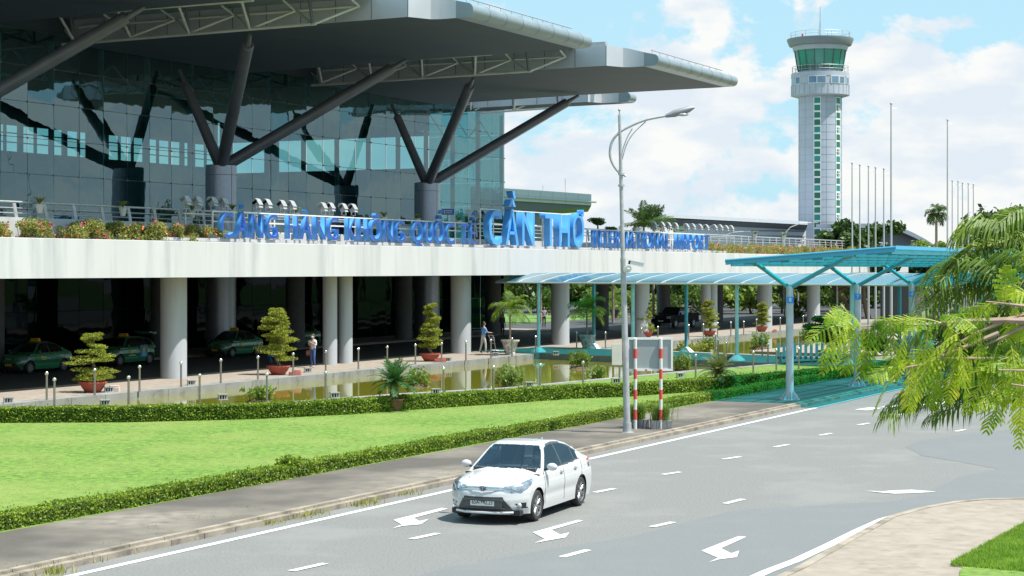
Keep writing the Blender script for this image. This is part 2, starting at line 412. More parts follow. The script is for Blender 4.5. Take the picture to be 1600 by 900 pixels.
# fields around, seen under and past the elevated road
b = MB()
b.prism(st_poly([(68.6, -700), (900, -700), (900, -60.1), (68.6, -60.1)]), -0.45, 0.03)
b.prism(st_poly([(68.6, -60.09), (114.9, -60.09), (114.9, -24.1), (68.6, -24.1)]), -0.45, 0.03)
b.prism(st_poly([(420.1, -60), (900, -60), (900, 900), (420.1, 900)]), -0.45, 0.03)
b.prism(st_poly([(130.1, 4.1), (420, 4.1), (420, 900), (130.1, 900)]), -0.45, 0.03)
tag(b.build('grass_field', M['field']), kind='structure')

# walkway with pond edge
b = MB(); b.prism(st_poly([(-90, -1.2), (114.9, -1.2), (114.9, 3.4), (-90, 3.4)]), -0.4, Z_P)
tag(b.build('walkway', M['paver_light']), kind='structure')
b = MB()
s = -90
while s < 112:
    b.prism(st_poly([(s, 3.41), (s + 1.98, 3.41), (s + 1.98, 4.25), (s, 4.25)]), -0.4, Z_P + 0.005)
    s += 2.0
tag(b.build('pond_kerb_far', M['coping']), kind='structure')

# near edge of the pond, from pixels of its coping
near_px = [(-420, 655), (-150, 651), (60, 647), (140, 643), (400, 634), (640, 616), (800, 607), (980, 590), (1100, 579), (1180, 573), (1240, 568), (1320, 562), (1420, 556)]
near = [G(x, y, Z_P) for x, y in near_px]
lawn_front = 26.55
hedge_px = [(-400, 672), (0, 661), (200, 660), (400, 655), (560, 647), (640, 641), (800, 630), (900, 623), (980, 620), (1150, 608), (1250, 598), (1320, 591), (1360, 586)]
# the coping as a strip
def offset_line(pts, d):
    res = []
    for i, p in enumerate(pts):
        a = pts[max(i - 1, 0)]; c = pts[min(i + 1, len(pts) - 1)]
        tdir = (c - a); tdir.z = 0; tdir.normalize()
        res.append(p + Vector((-tdir.y, tdir.x, 0)) * d)
    return res
b = MB()
inner = offset_line(near, 0.5)
for i in range(len(near) - 1):
    b.prism([near[i], near[i + 1], inner[i + 1], inner[i]], -0.4, Z_P + 0.02)
tag(b.build('pond_kerb_near', M['coping']), kind='structure')
# lawn
sN, _ = ST(near[-1])
poly = [p for p in near] + [TS(sN + 3, lawn_front), TS(-70, lawn_front)]
b = MB(); b.prism(poly, -0.4, Z_P)
lawn = tag(b.build('lawn', M['grass']), kind='structure')
# left end of the pond: pavement between walkway and lawn
wl = G(142, 640, Z_P); s0, _ = ST(wl)
b = MB(); b.prism([TS(-90, 4.26), TS(s0 - 1.5, 4.26), TS(s0 - 0.2, ST(near[3])[1] - 0.6), near[2] + Vector((-0.1, 0.55, 0)), near[0] + Vector((0, 0.6, 0))], -0.4, Z_P - 0.01)
tag(b.build('pond_side_pavement', M['coping']), kind='structure')
# water
m, t_, bs = new_mat('pond_water')
bs.inputs['Base Color'].default_value = (0.175, 0.175, 0.02, 1); bs.inputs['Roughness'].default_value = 0.04
bs.inputs['Specular IOR Level'].default_value = 0.55
nz = t_.nodes.new('ShaderNodeTexNoise'); nz.inputs['Scale'].default_value = 3.0; tcw = t_.nodes.new('ShaderNodeTexCoord')
t_.links.new(tcw.outputs['Object'], nz.inputs['Vector'])
bp = t_.nodes.new('ShaderNodeBump'); bp.inputs['Strength'].default_value = 0.05; bp.inputs['Distance'].default_value = 0.02
t_.links.new(nz.outputs['Fac'], bp.inputs['Height']); t_.links.new(bp.outputs[0], bs.inputs['Normal'])
M['water'] = m
b = MB(); b.sheet(st_poly([(-60, 4.0), (112, 4.0), (112, 30), (30, 30), (-60, 14)]), Z_W)
tag(b.build('pond_water', M['water']), kind='structure')
# the covered path across the pond
PA = Vector((1.55, 108.0, 0)); PD = Vector((0.72, -0.694, 0)).normalized(); PW = Vector((0.694, 0.72, 0)).normalized()
def PP(a, w_, z=0.0):
    p = PA + PD * a + PW * w_; return Vector((p.x, p.y, z))
b = MB(); b.prism([PP(-1.5, -1.0), PP(24, -1.0), PP(24, 6.6), PP(-6, 6.6)], -0.4, Z_P + 0.02)
tag(b.build('covered_path', M['paver']), kind='structure')
# paved plaza right of the pond
b = MB()
b.prism([TS(sN + 3.05, lawn_front), near[-1], TS(sN + 2, 14), TS(112, 14), TS(112, 26.0), TS(sN + 40, 26.5)], -0.4, Z_P - 0.012)
tag(b.build('plaza', M['paver_light']), kind='structure')

# left pavement and kerb
b = MB(); b.prism(st_poly([(-110, 26.56), (120, 26.56), (120, 29.6), (-110, 29.6)]), -0.4, Z_P + 0.004)
tag(b.build('pavement', M['pavement']), kind='structure')
b = MB(); s = -110
while s < 118:
    b.prism(st_poly([(s, 29.61), (s + 0.985, 29.61), (s + 0.985, 29.74), (s, 29.74)]), -0.3, Z_P + 0.03)
    b.prism(st_poly([(s, 29.74), (s + 0.985, 29.74), (s + 0.985, 29.90), (s, 29.90)]), -0.3, Z_P - 0.02)
    s += 1.0
tag(b.build('kerb', M['kerb']), kind='structure')
# right pavement
rk = [(1180, 925), (1262, 886), (1340, 841), (1400, 808), (1450, 794), (1500, 785), (1545, 781), (1600, 780), (1700, 781), (1900, 790)]
rkw = [G(x, y, Z_P) for x, y in rk]
b = MB(); b.prism(rkw + [G(2200, 900, Z_P), G(2200, 1500, Z_P), G(1000, 1500, Z_P), G(1090, 985, Z_P)], -0.3, Z_P)
tag(b.build('pavement_right', M['paver_light']), kind='structure')
b = MB(); ok = offset_line(rkw, 0.16)
for i in range(len(rkw) - 1): b.prism([rkw[i], rkw[i + 1], ok[i + 1], ok[i]], -0.3, Z_P + 0.015)
tag(b.build('kerb_right', M['kerb']), kind='structure')
gp = [(1495, 930), (1500, 893), (1512, 879), (1550, 857), (1590, 834), (1650, 826), (2100, 850), (2100, 1300), (1450, 1200)]
b = MB(); b.prism([G(x, y, Z_P) for x, y in gp], 0.0, Z_P + 0.02)
tag(b.build('grass_verge', M['grass']), kind='structure')
# smoother, newer strip of asphalt
pn = [(560, 960), (640, 905), (700, 886), (760, 876), (860, 858), (980, 840), (1090, 812), (1150, 797), (1280, 790), (1400, 783), (1440, 774), (1500, 745), (1560, 733), (1500, 722), (1440, 712), (1415, 698), (1440, 688), (1520, 677), (1700, 660), (1900, 700), (1900, 1000), (1300, 1400)]
b = MB(); b.sheet([G(x, y) for x, y in pn], 0.004)
tag(b.build('road_patch', M['asphalt_new']), kind='structure')

# painted markings
b = MB()
def strip(pts, wd, z=0.008):
    P = [Vector((p.x, p.y, 0)) for p in pts]; Lf = offset_line(P, wd / 2); Rt = offset_line(P, -wd / 2)
    for i in range(len(P) - 1): b.add([(*Rt[i].xy, z), (*Rt[i + 1].xy, z), (*Lf[i + 1].xy, z), (*Lf[i].xy, z)], [(0, 1, 2, 3)])
strip([TS(s, 30.45) for s in range(-90, 118, 4)], 0.17)
for a_, c_ in [((455, 893), (508, 881)), ((643, 843), (684, 834)), ((929, 770), (960, 764)), ((1036, 742), (1063, 738)), ((1130, 718), (1157, 714)),
               ((1210, 699), (1232, 695)), ((1281, 680.6), (1299, 677.4)), ((1341, 664.5), (1358, 661.5)), ((878, 871), (919, 860)), ((1018, 824), (1052, 816.5)),
               ((1133, 787.5), (1161, 780.5)), ((1493, 674.5), (1508, 671.5)), ((1398, 649.5), (1412, 647))]:
    strip([G(*a_), G(*c_)], 0.15, 0.012)
rl = [(1130, 925), (1200, 893), (1245, 876), (1300, 850), (1340, 830), (1380, 812), (1405, 805), (1450, 797.5)]
strip([G(x, y) for x, y in rl], 0.2, 0.012)
for cx, cy, pts in [(400, 675, [(860, 552), (1160, 478), (1200, 482), (985, 540), (1020, 560), (1078, 548), (1030, 580), (915, 590), (850, 606), (912, 582)]),
                    (800, 675, [(130, 630), (410, 553), (445, 557), (245, 615), (300, 645), (358, 632), (335, 662), (215, 683), (140, 697), (205, 672)]),
                    (800, 675, [(1185, 745), (1415, 655), (1465, 658), (1305, 730), (1370, 762), (1420, 745), (1405, 785), (1290, 800), (1228, 818), (1290, 790)])]:
    b.sheet([G(cx + x / 4, cy + y / 4) for x, y in pts], 0.012)
b.sheet([G(x, y) for x, y in [(1352, 767.5), (1378, 768.5), (1400, 766.8), (1425, 766), (1463, 769), (1430, 771), (1398, 772), (1375, 770)]], 0.012)
# crossing bars far along the road
for x, y in [(1345, 641), (1385, 637), (1425, 634), (1462, 631)]: strip([G(x, y), G(x + 24, y - 3.5)], 0.5, 0.012)
tag(b.build('road_marking', M['paint_white']), kind='structure')

# grass blades over the lawn near the camera
def blades(polyfn, n, zbase, hmin, hmax, wd, name, matl, seed=3):
    r = np.random.default_rng(seed); P = polyfn(n, r)
    k = len(P); h = r.uniform(hmin, hmax, k); a = r.uniform(0, 2 * np.pi, k); l = r.uniform(-0.5, 0.5, (k, 2)) * h[:, None]
    dx = np.stack([np.cos(a), np.sin(a)], 1) * wd
    Q = np.zeros((k, 3, 3)); Q[:, 0, :2] = P - dx; Q[:, 1, :2] = P + dx; Q[:, 0, 2] = Q[:, 1, 2] = zbase
    Q[:, 2, :2] = P + l; Q[:, 2, 2] = zbase + h
    b = MB(); b.quads(Q); return b.build(name, matl)
O2 = np.array([O0.x, O0.y]); U2 = np.array([U.x, U.y]); N2 = np.array([Nn.x, Nn.y])
nearST = [ST(p) for p in near]
def lawn_pts(n, r):
    s_ = r.uniform(-52, 26, n); lo = np.interp(s_, [a for a, c in nearST], [c for a, c in nearST]) + 1.2
    t_ = lo + (26.4 - lo) * r.uniform(0, 1, n) ** 0.8
    keep = t_ < 26.4
    return (O2 + s_[:, None] * U2 + t_[:, None] * N2)[keep]
M['blade'] = leafmat('grass_blade', (0.11, 0.21, 0.022), (0.17, 0.29, 0.035), trans=0.25, clump=0.5, rnd=0.3)
tag(blades(lawn_pts, 40000, Z_P, 0.008, 0.022, 0.010, 'grass', M['blade']), 'short bright green mown grass of the lawn between the two hedges', 'grass', kind='stuff')
def verge_pts(n, r):
    a = np.array(G(1512, 881, 0).xy); c = np.array(G(1592, 836, 0).xy); d_ = np.array(G(1720, 900, 0).xy)
    u_ = r.uniform(-0.3, 1.4, n); v_ = r.uniform(0, 1, n) ** 1.3
    return a + u_[:, None] * (c - a) + v_[:, None] * (d_ - a)
tag(blades(verge_pts, 40000, Z_P + 0.02, 0.03, 0.10, 0.010, 'grass_tufts', leafmat('verge_blade', (0.16, 0.30, 0.03), (0.28, 0.42, 0.06), trans=0.4, clump=2.0, rnd=0.3), 5), 'longer bright green grass on the verge at the bottom right corner', 'grass', kind='stuff')
# weeds along the kerb
wp = []
for x, y in [(18, 893), (60, 893), (132, 873), (85, 895), (200, 857), (350, 815), (310, 816), (552, 788), (627, 771), (490, 800), (415, 817), (270, 840), (390, 800), (470, 806), (1060, 671), (700, 744), (575, 785), (238, 832)]:
    g_ = G(x, y, 0.03); k = 90
    wp.append(np.stack([rng.normal(g_.x, 0.17, k), rng.normal(g_.y, 0.22, k)], 1))
wp = np.concatenate(wp)
M['weed'] = leafmat('weed', (0.18, 0.22, 0.03), (0.40, 0.36, 0.10), trans=0.3)
tag(blades(lambda n, r: wp, 0, 0.02, 0.05, 0.17, 0.012, 'weeds', M['weed'], 9), 'yellowish weeds growing in the joints of the left kerb', 'weeds', kind='stuff')
# ---------------------------------------------------------------- elevated road
TF = 1.9
VIA = thing('elevated_roadway', TS(0, TF), 'long white concrete elevated roadway on round grey columns in front of the terminal', 'elevated road', rz=TH)
def ring_loft(b, rings, mi=0, caps=True):
    n = len(rings[0]); vs = [p for r in rings for p in r]
    fs = [(k * n + i, k * n + (i + 1) % n, (k + 1) * n + (i + 1) % n, (k + 1) * n + i) for k in range(len(rings) - 1) for i in range(n)]
    if caps: fs += [tuple(range(n - 1, -1, -1)), tuple(range((len(rings) - 1) * n, len(rings) * n))]
    b.add(vs, fs, mi)
SV0, SV1 = -80, 122
def deck_prof(t0, t1, z0, z1): return [(t0, z0), (t1, z0), (t1, z1), (t0, z1)]
b = MB()
ring_loft(b, [[TS(s, t, z) for t, z in deck_prof(-17.0, -0.3, 4.75, 6.2)] for s in (SV0, 66)])
ring_loft(b, [[TS(s, t, z) for t, z in deck_prof(-11.5, -0.3, 4.75, 6.2)] for s in (66.01, SV1)])
b.build('deck', M['concrete'], VIA)
b = MB()   # outer beam with its ledge
ring_loft(b, [[TS(s, t, z) for t, z in [(-0.29, 4.66), (TF, 4.63), (TF - .02, 6.18), (TF - .14, 6.2), (TF - .16, 6.02), (-0.29, 6.02)]] for s in np.linspace(SV0, SV1, 40)])
b.build('fascia', M['concrete_white'], VIA)
b = MB()
ring_loft(b, [[TS(s, t, z) for t, z in deck_prof(-0.28, -0.06, 6.03, 7.05)] for s in (SV0, 3)])
ring_loft(b, [[TS(s, t, z) for t, z in deck_prof(-0.28, -0.06, 6.03, 6.75)] for s in (3.01, SV1)])
b.build('parapet', M['concrete'], VIA)
b = MB()
for zz in (7.64, 7.42, 7.22):
    b.tube([TS(s, -0.17, zz + (0.02 if zz > 7.6 else 0)) for s in (SV0, SV1)], 0.045 if zz > 7.6 else 0.022, 8)
s = -30
while s < SV1:
    b.box(TS(s + 0.1, -0.17, 7.26), (0.17, 0.05, 0.82), M=(Matrix.Rotation(TH, 3, 'Z') @ Matrix.Rotation(R(-14), 3, 'Y')))
    s += 1.8
b.build('railing', M['galv'], VIA)
b = MB()   # kerb pipe ledge where the letters stand
b.box(TS(33, 1.25, 6.30), (72, 0.22, 0.14), rz=TH)
b.build('sign_ledge', M['concrete'], VIA)
def col(s, t, r, z1=4.76, z0=0.0):
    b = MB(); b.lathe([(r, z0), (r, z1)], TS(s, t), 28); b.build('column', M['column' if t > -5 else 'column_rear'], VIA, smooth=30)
for k in range(-3, 9):
    s = k * 13.63
    if k in (1, 5): col(s - 0.55, 0.0, 0.37); col(s + 0.95, 0.0, 0.37)
    else: col(s, 0.0, 0.59)
for k in range(-2, 9):
    s = 3.3 + k * 13.63
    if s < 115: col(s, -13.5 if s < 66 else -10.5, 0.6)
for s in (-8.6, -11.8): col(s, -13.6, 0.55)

# ---------------------------------------------------------------- terminal
TERM = thing('airport_terminal', TS(20, -17.6), 'glass fronted airport terminal with huge overlapping grey roof wings on tree shaped steel supports', 'airport terminal', rz=TH)
SG0, SG1, TG = -34.0, 67.9, -17.6
TB = -46.0
b = MB(); ring_loft(b, [[TS(s, t, z) for t, z in deck_prof(TB, TG - 0.05, 5.3, 6.2)] for s in (SG0, SG1)]); b.build('floor_slab', M['concrete'], TERM)
b = MB(); ring_loft(b, [[TS(s, t, z) for t, z in deck_prof(TB, TG - 1.0, -0.3, 0.1)] for s in (SG0, SG1)]); b.build('ground_floor', M['concrete'], TERM)
# front glass: separate panes so that each reflects at its own slight angle
def glass_wall(name, p0, dirv, length, z0, z1, pw, ph, matl, jit=0.006, gap=0.015):
    r = np.random.default_rng(11); nx = int(round(length / pw)); nz_ = int(round((z1 - z0) / ph)); pw = length / nx; ph = (z1 - z0) / nz_
    nrm = Vector((dirv.y, -dirv.x, 0)); Q = []
    for i in range(nx):
        for j in range(nz_):
            a = r.normal(0, jit, 3)
            c = []
            for (u_, v_) in ((0, 0), (1, 0), (1, 1), (0, 1)):
                p = p0 + dirv * ((i + u_) * pw + (gap if u_ == 0 else -gap)) + Vector((0, 0, z0 + (j + v_) * ph + (gap if v_ == 0 else -gap)))
                p = p + nrm * (((u_ - .5) * a[0] + (v_ - .5) * a[1]) * pw)
                c.append(tuple(p))
            Q.append(c)
    b = MB(); b.quads(np.array(Q)); return b.build(name, matl, TERM)
gw = glass_wall('glass_facade', TS(SG0, TG), U, SG1 - SG0, 6.25, 17.9, 2.12, 1.94, M['glass_teal'])
glass_wall('end_glass', TS(SG1, TG - 0.05), -Nn, 7.0, 6.25, 17.9, 2.15, 1.94, M['glass_teal'])
glass_wall('lower_glass', TS(SG0, TG), U, SG1 - SG0, 0.12, 5.2, 2.12, 2.54, M['glass_low'])
glass_wall('lower_end_glass', TS(SG1, TG - 0.05), -Nn, 28.0, 0.12, 5.2, 2.12, 2.54, M['glass_low'])
# joints, spider fittings, mullion fins behind
b = MB(); n_ = int(round((SG1 - SG0) / 2.12)); pw = (SG1 - SG0) / n_
for i in range(n_ + 1): b.box(TS(SG0 + i * pw, TG - 0.03, 12.05), (0.035, 0.02, 11.7), rz=TH)
for j in range(7): b.box(TS((SG0 + SG1) / 2, TG - 0.03, 6.25 + j * 11.65 / 6), (SG1 - SG0, 0.02, 0.03), rz=TH)
b.build('glass_joints', mat('joint_silicone', (0.10, 0.17, 0.17), 0.5), TERM)
b = MB()
for i in range(0, n_ + 1):
    for j in range(1, 6): b.ball(TS(SG0 + i * pw, TG + 0.02, 6.25 + j * 11.65 / 6), 0.055, 5, 3)
b.build('glass_fittings', M['steel'], TERM)
mf = mat('fin_teal', (0.50, 0.80, 0.76), 0.5)
for i in range(0, n_ + 1, 2):
    b = MB(); b.box(TS(SG0 + i * pw + 0.2, TG - 0.35, 11.9), (0.12, 0.32, 11.3), rz=TH)
    b.build('mullion', mf, TERM)
b = MB()
for i in range(0, n_ - 1, 2):
    s_ = SG0 + i * pw + 0.2
    for zz in (15.5, 16.7):
        b.tube([TS(s_, TG - 1.2, 15.5), TS(s_ + pw, TG - 1.2, 16.9), TS(s_ + 2 * pw, TG - 1.2, 15.5)], 0.06, 6)
    b.tube([TS(s_, TG - 1.2, 15.5), TS(s_ + 2 * pw, TG - 1.2, 15.5)], 0.06, 6)
b.build('inner_truss', mf, TERM)
b = MB(); b.box(TS(SG1, TG - 17.6, 9.8), (0.3, 21.0, 7.2), rz=TH); b.box(TS(SG1, TG - 17.6, 17.0), (0.3, 21.0, 1.8), rz=TH); b.box(TS(SG1, TG - 16.0, 2.7), (0.3, 25.0, 5.2), rz=TH); b.box(TS(17, TG - 7.0, 2.7), (100, 0.3, 5.0), rz=TH); b.build('end_wall', mat('interior_wall_dark', (0.14, 0.16, 0.165), 0.8), TERM)
# back wall: solid below, a band of windows to the sky
b = MB()
inw = mat('interior_wall', (0.20, 0.22, 0.22), 0.8, var=0.1)
ring_loft(b, [[TS(s, t, z) for t, z in deck_prof(TB - 0.4, TB, 0.0, 13.9)] for s in (SG0, SG1)])
ring_loft(b, [[TS(s, t, z) for t, z in deck_prof(TB - 0.4, TB, 15.9, 18.0)] for s in (SG0, SG1)])
b.build('back_wall', inw, TERM)
b = MB()
for i in range(0, 61): b.box(TS(SG0 + i * 1.7, TB - 0.2, 14.9), (0.18 if i % 3 else 0.5, 0.2, 2.0), rz=TH)
for zz in (14.6, 15.3): b.box(TS((SG0 + SG1) / 2, TB - 0.2, zz), (SG1 - SG0, 0.16, 0.08), rz=TH)
b.build('window_band_frames', M['steel_dark'], TERM)
b = MB(); b.box(TS(SG0 - 0.2, (TB + TG) / 2, 9), (0.4, TG - TB, 18), rz=TH); b.build('side_wall', inw, TERM)
b = MB(); b.box(TS(20, -36, 7.6), (70, 4, 2.8), rz=TH); b.box(TS(30, -28, 6.9), (40, 1.0, 1.4), rz=TH); b.box(TS(24, -41, 9.2), (86, 7, 0.3), rz=TH)
b.build('check_in_block', inw, TERM)
for s_ in (-15, 10, 35, 57):
    b = MB(); b.lathe([(0.6, 6.2), (0.6, 17.6)], TS(s_, -33), 16); b.build('interior_column', M['concrete'], TERM, smooth=30)
# main roof over the hall
b = MB(); ring_loft(b, [[TS(s, t, z) for t, z in deck_prof(TB - 3, TG - 0.2, 17.95, 19.0)] for s in (SG0 - 2, SG1 + 0.4)])
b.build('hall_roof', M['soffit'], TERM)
# roof wings
def wing(ds, s_near=14.6, s_far=31.1, tshift=0.0, inner_only=False):
    w_ = []
    def st(t, sn, z0, z1): w_.append((t + (tshift if t > -10 else 0), sn + ds, z0, z1))
    st(TG - 0.4, s_near, 17.5, 19.05); st(-6, s_near, 17.72, 19.08); st(3.7, s_near, 17.80, 19.1); st(4.3, s_near + 1.3, 17.80, 19.05); st(4.75, s_near + 1.5, 17.80, 18.95)
    st(5.6, s_near + 1.6, 17.82, 18.72)
    for ph in range(0, 91, 15): st(6.24 + .36 * math.sin(R(ph)), s_near + 1.6, 18.2 - .37 * max(math.cos(R(ph)), .02), 18.2 + .37 * max(math.cos(R(ph)), .02))
    rings = []
    for t, sn, z0, z1 in w_:
        sf = s_far + ds
        rings.append([TS(sn, t, z0), TS(sf, t, z0), TS(sf, t, z1), TS(sn, t, z1)])
    b = MB(); n = 4; vs = [p for r in rings for p in r]
    fs = []; ms = []
    k_b = 5
    for k in range(len(rings) - 1):
        for i in range(4):
            fs.append((k * 4 + i, k * 4 + (i + 1) % 4, (k + 1) * 4 + (i + 1) % 4, (k + 1) * 4 + i))
            if k >= k_b: ms.append(2)
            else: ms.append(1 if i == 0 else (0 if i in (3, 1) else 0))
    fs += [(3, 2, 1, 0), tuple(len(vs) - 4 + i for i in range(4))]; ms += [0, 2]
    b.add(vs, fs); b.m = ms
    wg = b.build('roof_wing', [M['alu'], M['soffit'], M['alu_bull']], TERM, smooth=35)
    # seams across the near face and round the nose
    b = MB()
    t = 3.7 + tshift
    while t > TG:
        z0 = 17.80 if t > -6 + tshift else 17.6
        b.box(TS(s_near + ds - 0.006, t, (z0 + 19.08) / 2), (0.03, 0.035, 19.06 - z0), rz=TH); t -= 2.15
    for i in range(1, 8):
        s_ = s_near + ds + 1.6 + i * 1.95
        if s_ > s_far + ds: break
        pts = [TS(s_, 6.24 + tshift + .372 * math.sin(R(a)), 18.2 - .382 * math.cos(R(a))) for a in range(0, 181, 20)]
        b.tube(pts, 0.006, 4)
    b.build('panel_joints', M['joint'], wg)
    b = MB()
    b.box(TS(s_near + ds + 0.5, (3.5 + TG) / 2, 19.22), (0.35, 3.5 - TG, 0.28), rz=TH)
    b.tube([TS(s_near + ds + 1.9, 6.0 + tshift, 18.86), TS(s_far + ds - 1.6, 6.0 + tshift, 18.82)], 0.035, 6)
    s_ = s_near + ds + 2
    while s_ < s_far + ds - 1.6: b.cyl(TS(s_, 6.0 + tshift, 18.5), TS(s_, 6.0 + tshift, 18.85), 0.02, n=5); s_ += 1.3
    b.build('gutter_rail', M['galv'], wg)
    return wg
for k in (-1, 0, 1): wing(25.2 * k)
wing(50.4 - 2.6, s_far=17.4, tshift=-11.4)
# lattice trusses in the gaps between the wings
def truss(s0, t_in=-17.0, t_out=-0.6):
    zb = 17.45; zt = 18.75
    dk = []; lt = MB()
    ts = [t_out - 0.2 - i * 3.85 for i in range(5)]
    lt.tube([TS(s0, t_out, zb + 0.03), TS(s0, t_in, zb - 0.15)], 0.085, 8)
    lt.tube([TS(s0 - 5.6, t_out, 17.95), TS(s0 - 5.6, t_in, 17.95)], 0.075, 8)
    for i, t in enumerate(ts):
        dk.append((TS(s0, t, zb), TS(s0 - 0.15, t - 0.1, zt)))
        if i: 
            lt.tube([TS(s0, t, zb), TS(s0 - 3.6, t + 1.95, zt - 0.35)], 0.075, 8)
        lt.tube([TS(s0, t, zb), TS(s0 + 1.4, t + 1.9, zt - 0.3)], 0.07, 8)
        lt.tube([TS(s0, t, zb), TS(s0 + 1.4, t - 1.9, zt - 0.3)], 0.075, 8)
        lt.tube([TS(s0 + 1.4, t + 1.9, zt - 0.3), TS(s0 - 0.2, t + 2.2, zt)], 0.06, 6)
    lt.tube([TS(s0 + 1.4, t_out + 1.7, zt - 0.3), TS(s0 + 1.4, t_in, zt - 0.3)], 0.07, 8)
    tr = lt.build('roof_truss', M['steel_lit'], TERM, smooth=40)
    for a_, c_ in dk: sb_ = MB(); sb_.tube([a_, c_], 0.085, 8); sb_.build('strut', M['steel_dark'], tr, smooth=40)
for k in range(-1, 2): truss(37.9 - 25.2 + 25.2 * k)
truss(62.5, t_out=-10.0)
# skylight sheet closing the gaps
for k in range(-1, 2):
    b = MB(); b.box(TS(35.5 - 25.2 + 25.2 * k, -9.5, 18.95), (9.4, 22, 0.06), rz=TH); b.build('gap_glazing', mat('gap_roof', (0.16, 0.22, 0.23), 0.4), TERM)
# tree columns
def tree_col(s0, t0=-14.2):
    b = MB(); b.lathe([(0.9, 0.1), (0.9, 5.2)], TS(s0, t0), 32); b.lathe([(0.92, 6.2), (0.92, 11.12), (0.86, 11.17)], TS(s0, t0), 36)
    c = b.build('support_column', mat('clad_column', (0.36, 0.40, 0.47), 0.35, 0.5, var=0.05), TERM, smooth=30)
    b = MB()
    for zz in (7.9, 10.55): b.lathe([(0.926, zz), (0.926, zz + 0.03)], TS(s0, t0), 36)
    for a in range(4):
        an = a * math.pi / 2 + 0.9; p = TS(s0, t0) + Vector((math.cos(an), math.sin(an), 0)) * 0.92; b.cyl((p.x, p.y, 6.3), (p.x, p.y, 11.1), 0.014, n=4)
    b.build('cladding_joints', M['joint'], c)
    base = TS(s0, t0, 11.0)
    for ds, dt, z, r0, r1 in ((-10.0, 8.95, 17.3, 0.36, 0.33), (6.0, 9.2, 17.55, 0.36, 0.33), (-0.6, -2.6, 16.9, 0.33, 0.28)):
        tip = TS(s0 + ds, t0 + dt, z); d = (tip - base); L = d.length; d.normalize()
        st = base + d * 0.25; e = base + d * (L - 1.1)
        b = MB(); b.cyl(st, e, r0, r1, 20); b.build('branch', M['steel_dark'], c, smooth=30)
        b = MB(); b.cyl(e - d * 0.05, tip, r1 * 0.55, 0.10, 10); b.cyl(e - d * 0.02, e + d * 0.12, r1 * 1.04, r1 * 0.9, 20)
        b.build('branch_tip', M['steel_dark'], c, smooth=30)
for k in (-1, 0, 1): tree_col(-1.6 + 25.2 * (k + 1))

# ---------------------------------------------------------------- airport sign letters
def letters(txt, s0, s1, t, zb, H, depth, name, label, face, side, bold=0.0):
    root = thing(name, TS(s0, t, zb), label, 'sign lettering', rz=TH)
    glyphs = []; x = 0.0
    objs = []
    for ch in txt:
        if ch == ' ': x += 0.40; continue
        c = bpy.data.curves.new('letter', 'FONT'); c.body = ch; c.size = 1.0; c.extrude = 0.5; c.offset = bold; c.resolution_u = 4
        o = bpy.data.objects.new('letter', c); COL.objects.link(o)
        bpy.context.view_layer.update()
        me = bpy.data.meshes.new_from_object(o.evaluated_get(bpy.context.evaluated_depsgraph_get()))
        bpy.data.objects.remove(o)
        co = np.zeros(len(me.vertices) * 3); me.vertices.foreach_get('co', co); co = co.reshape(-1, 3)
        w0, w1 = co[:, 0].min(), co[:, 0].max()
        wgt = w1 - w0
        co[:, 0] += x - w0; x += wgt + 0.19
        glyphs.append((ch, me, co))
    tot = x - 0.19; kx = (s1 - s0) / tot; kz = H / 0.70
    for ch, me, co in glyphs:
        lx = co[:, 0] * kx; lz = co[:, 1] * kz; ly = -co[:, 2] * depth     # local x along U, local y away from the road
        me.vertices.foreach_set('co', np.stack([lx, ly, lz], 1).ravel())
        me.materials.clear(); me.materials.append(face); me.materials.append(side); me.update()
        idx = [0 if abs(p.normal.y) > 0.9 else 1 for p in me.polygons]
        me.polygons.foreach_set('material_index', idx); me.name = 'letter'
        o = bpy.data.objects.new('letter', me); COL.objects.link(o); o.parent = root
    # frame behind
    b = MB(); L = s1 - s0
    for zz in (0.25, 0.62): b.box((L / 2, 0.38, H * zz), (L, 0.05, 0.05))
    b.box((L / 2, 0.38, H * 1.02), (L, 0.05, 0.05))
    k = int(L / 1.6)
    for i in range(k + 1): b.box((L * i / k, 0.38, H * 0.5 - 0.04), (0.06, 0.06, H + 0.12)); b.box((L * i / k, 0.20, -0.04), (0.05, 0.4, 0.05))
    b.build('frame', M['white_metal'], root, world=False)
    return root
b_s = [onplane(x, 1.4)[0] for x in (343, 742, 757, 906, 925, 1107)]
letters('CẢNG HÀNG KHÔNG QUỐC TẾ', b_s[0], b_s[1], 1.4, 6.42, 1.16, 0.24, 'airport_sign', 'long row of blue letters left of the tall ones, CẢNG HÀNG', M['blue_face'], M['blue_side'], -0.006)
letters('CẦN THƠ', b_s[2], b_s[3], 1.5, 6.42, 2.0, 0.42, 'airport_sign', 'tallest bright blue letters reading CẦN THƠ in the middle of the sign', M['blue_big'], M['blue_side'], 0.008)
letters('INTERNATIONAL AIRPORT', b_s[4], b_s[5], 1.4, 6.42, 1.14, 0.20, 'airport_sign', 'row of dark blue letters reading INTERNATIONAL AIRPORT at the right end of the sign', M['blue_face'], M['blue_side'], -0.006)

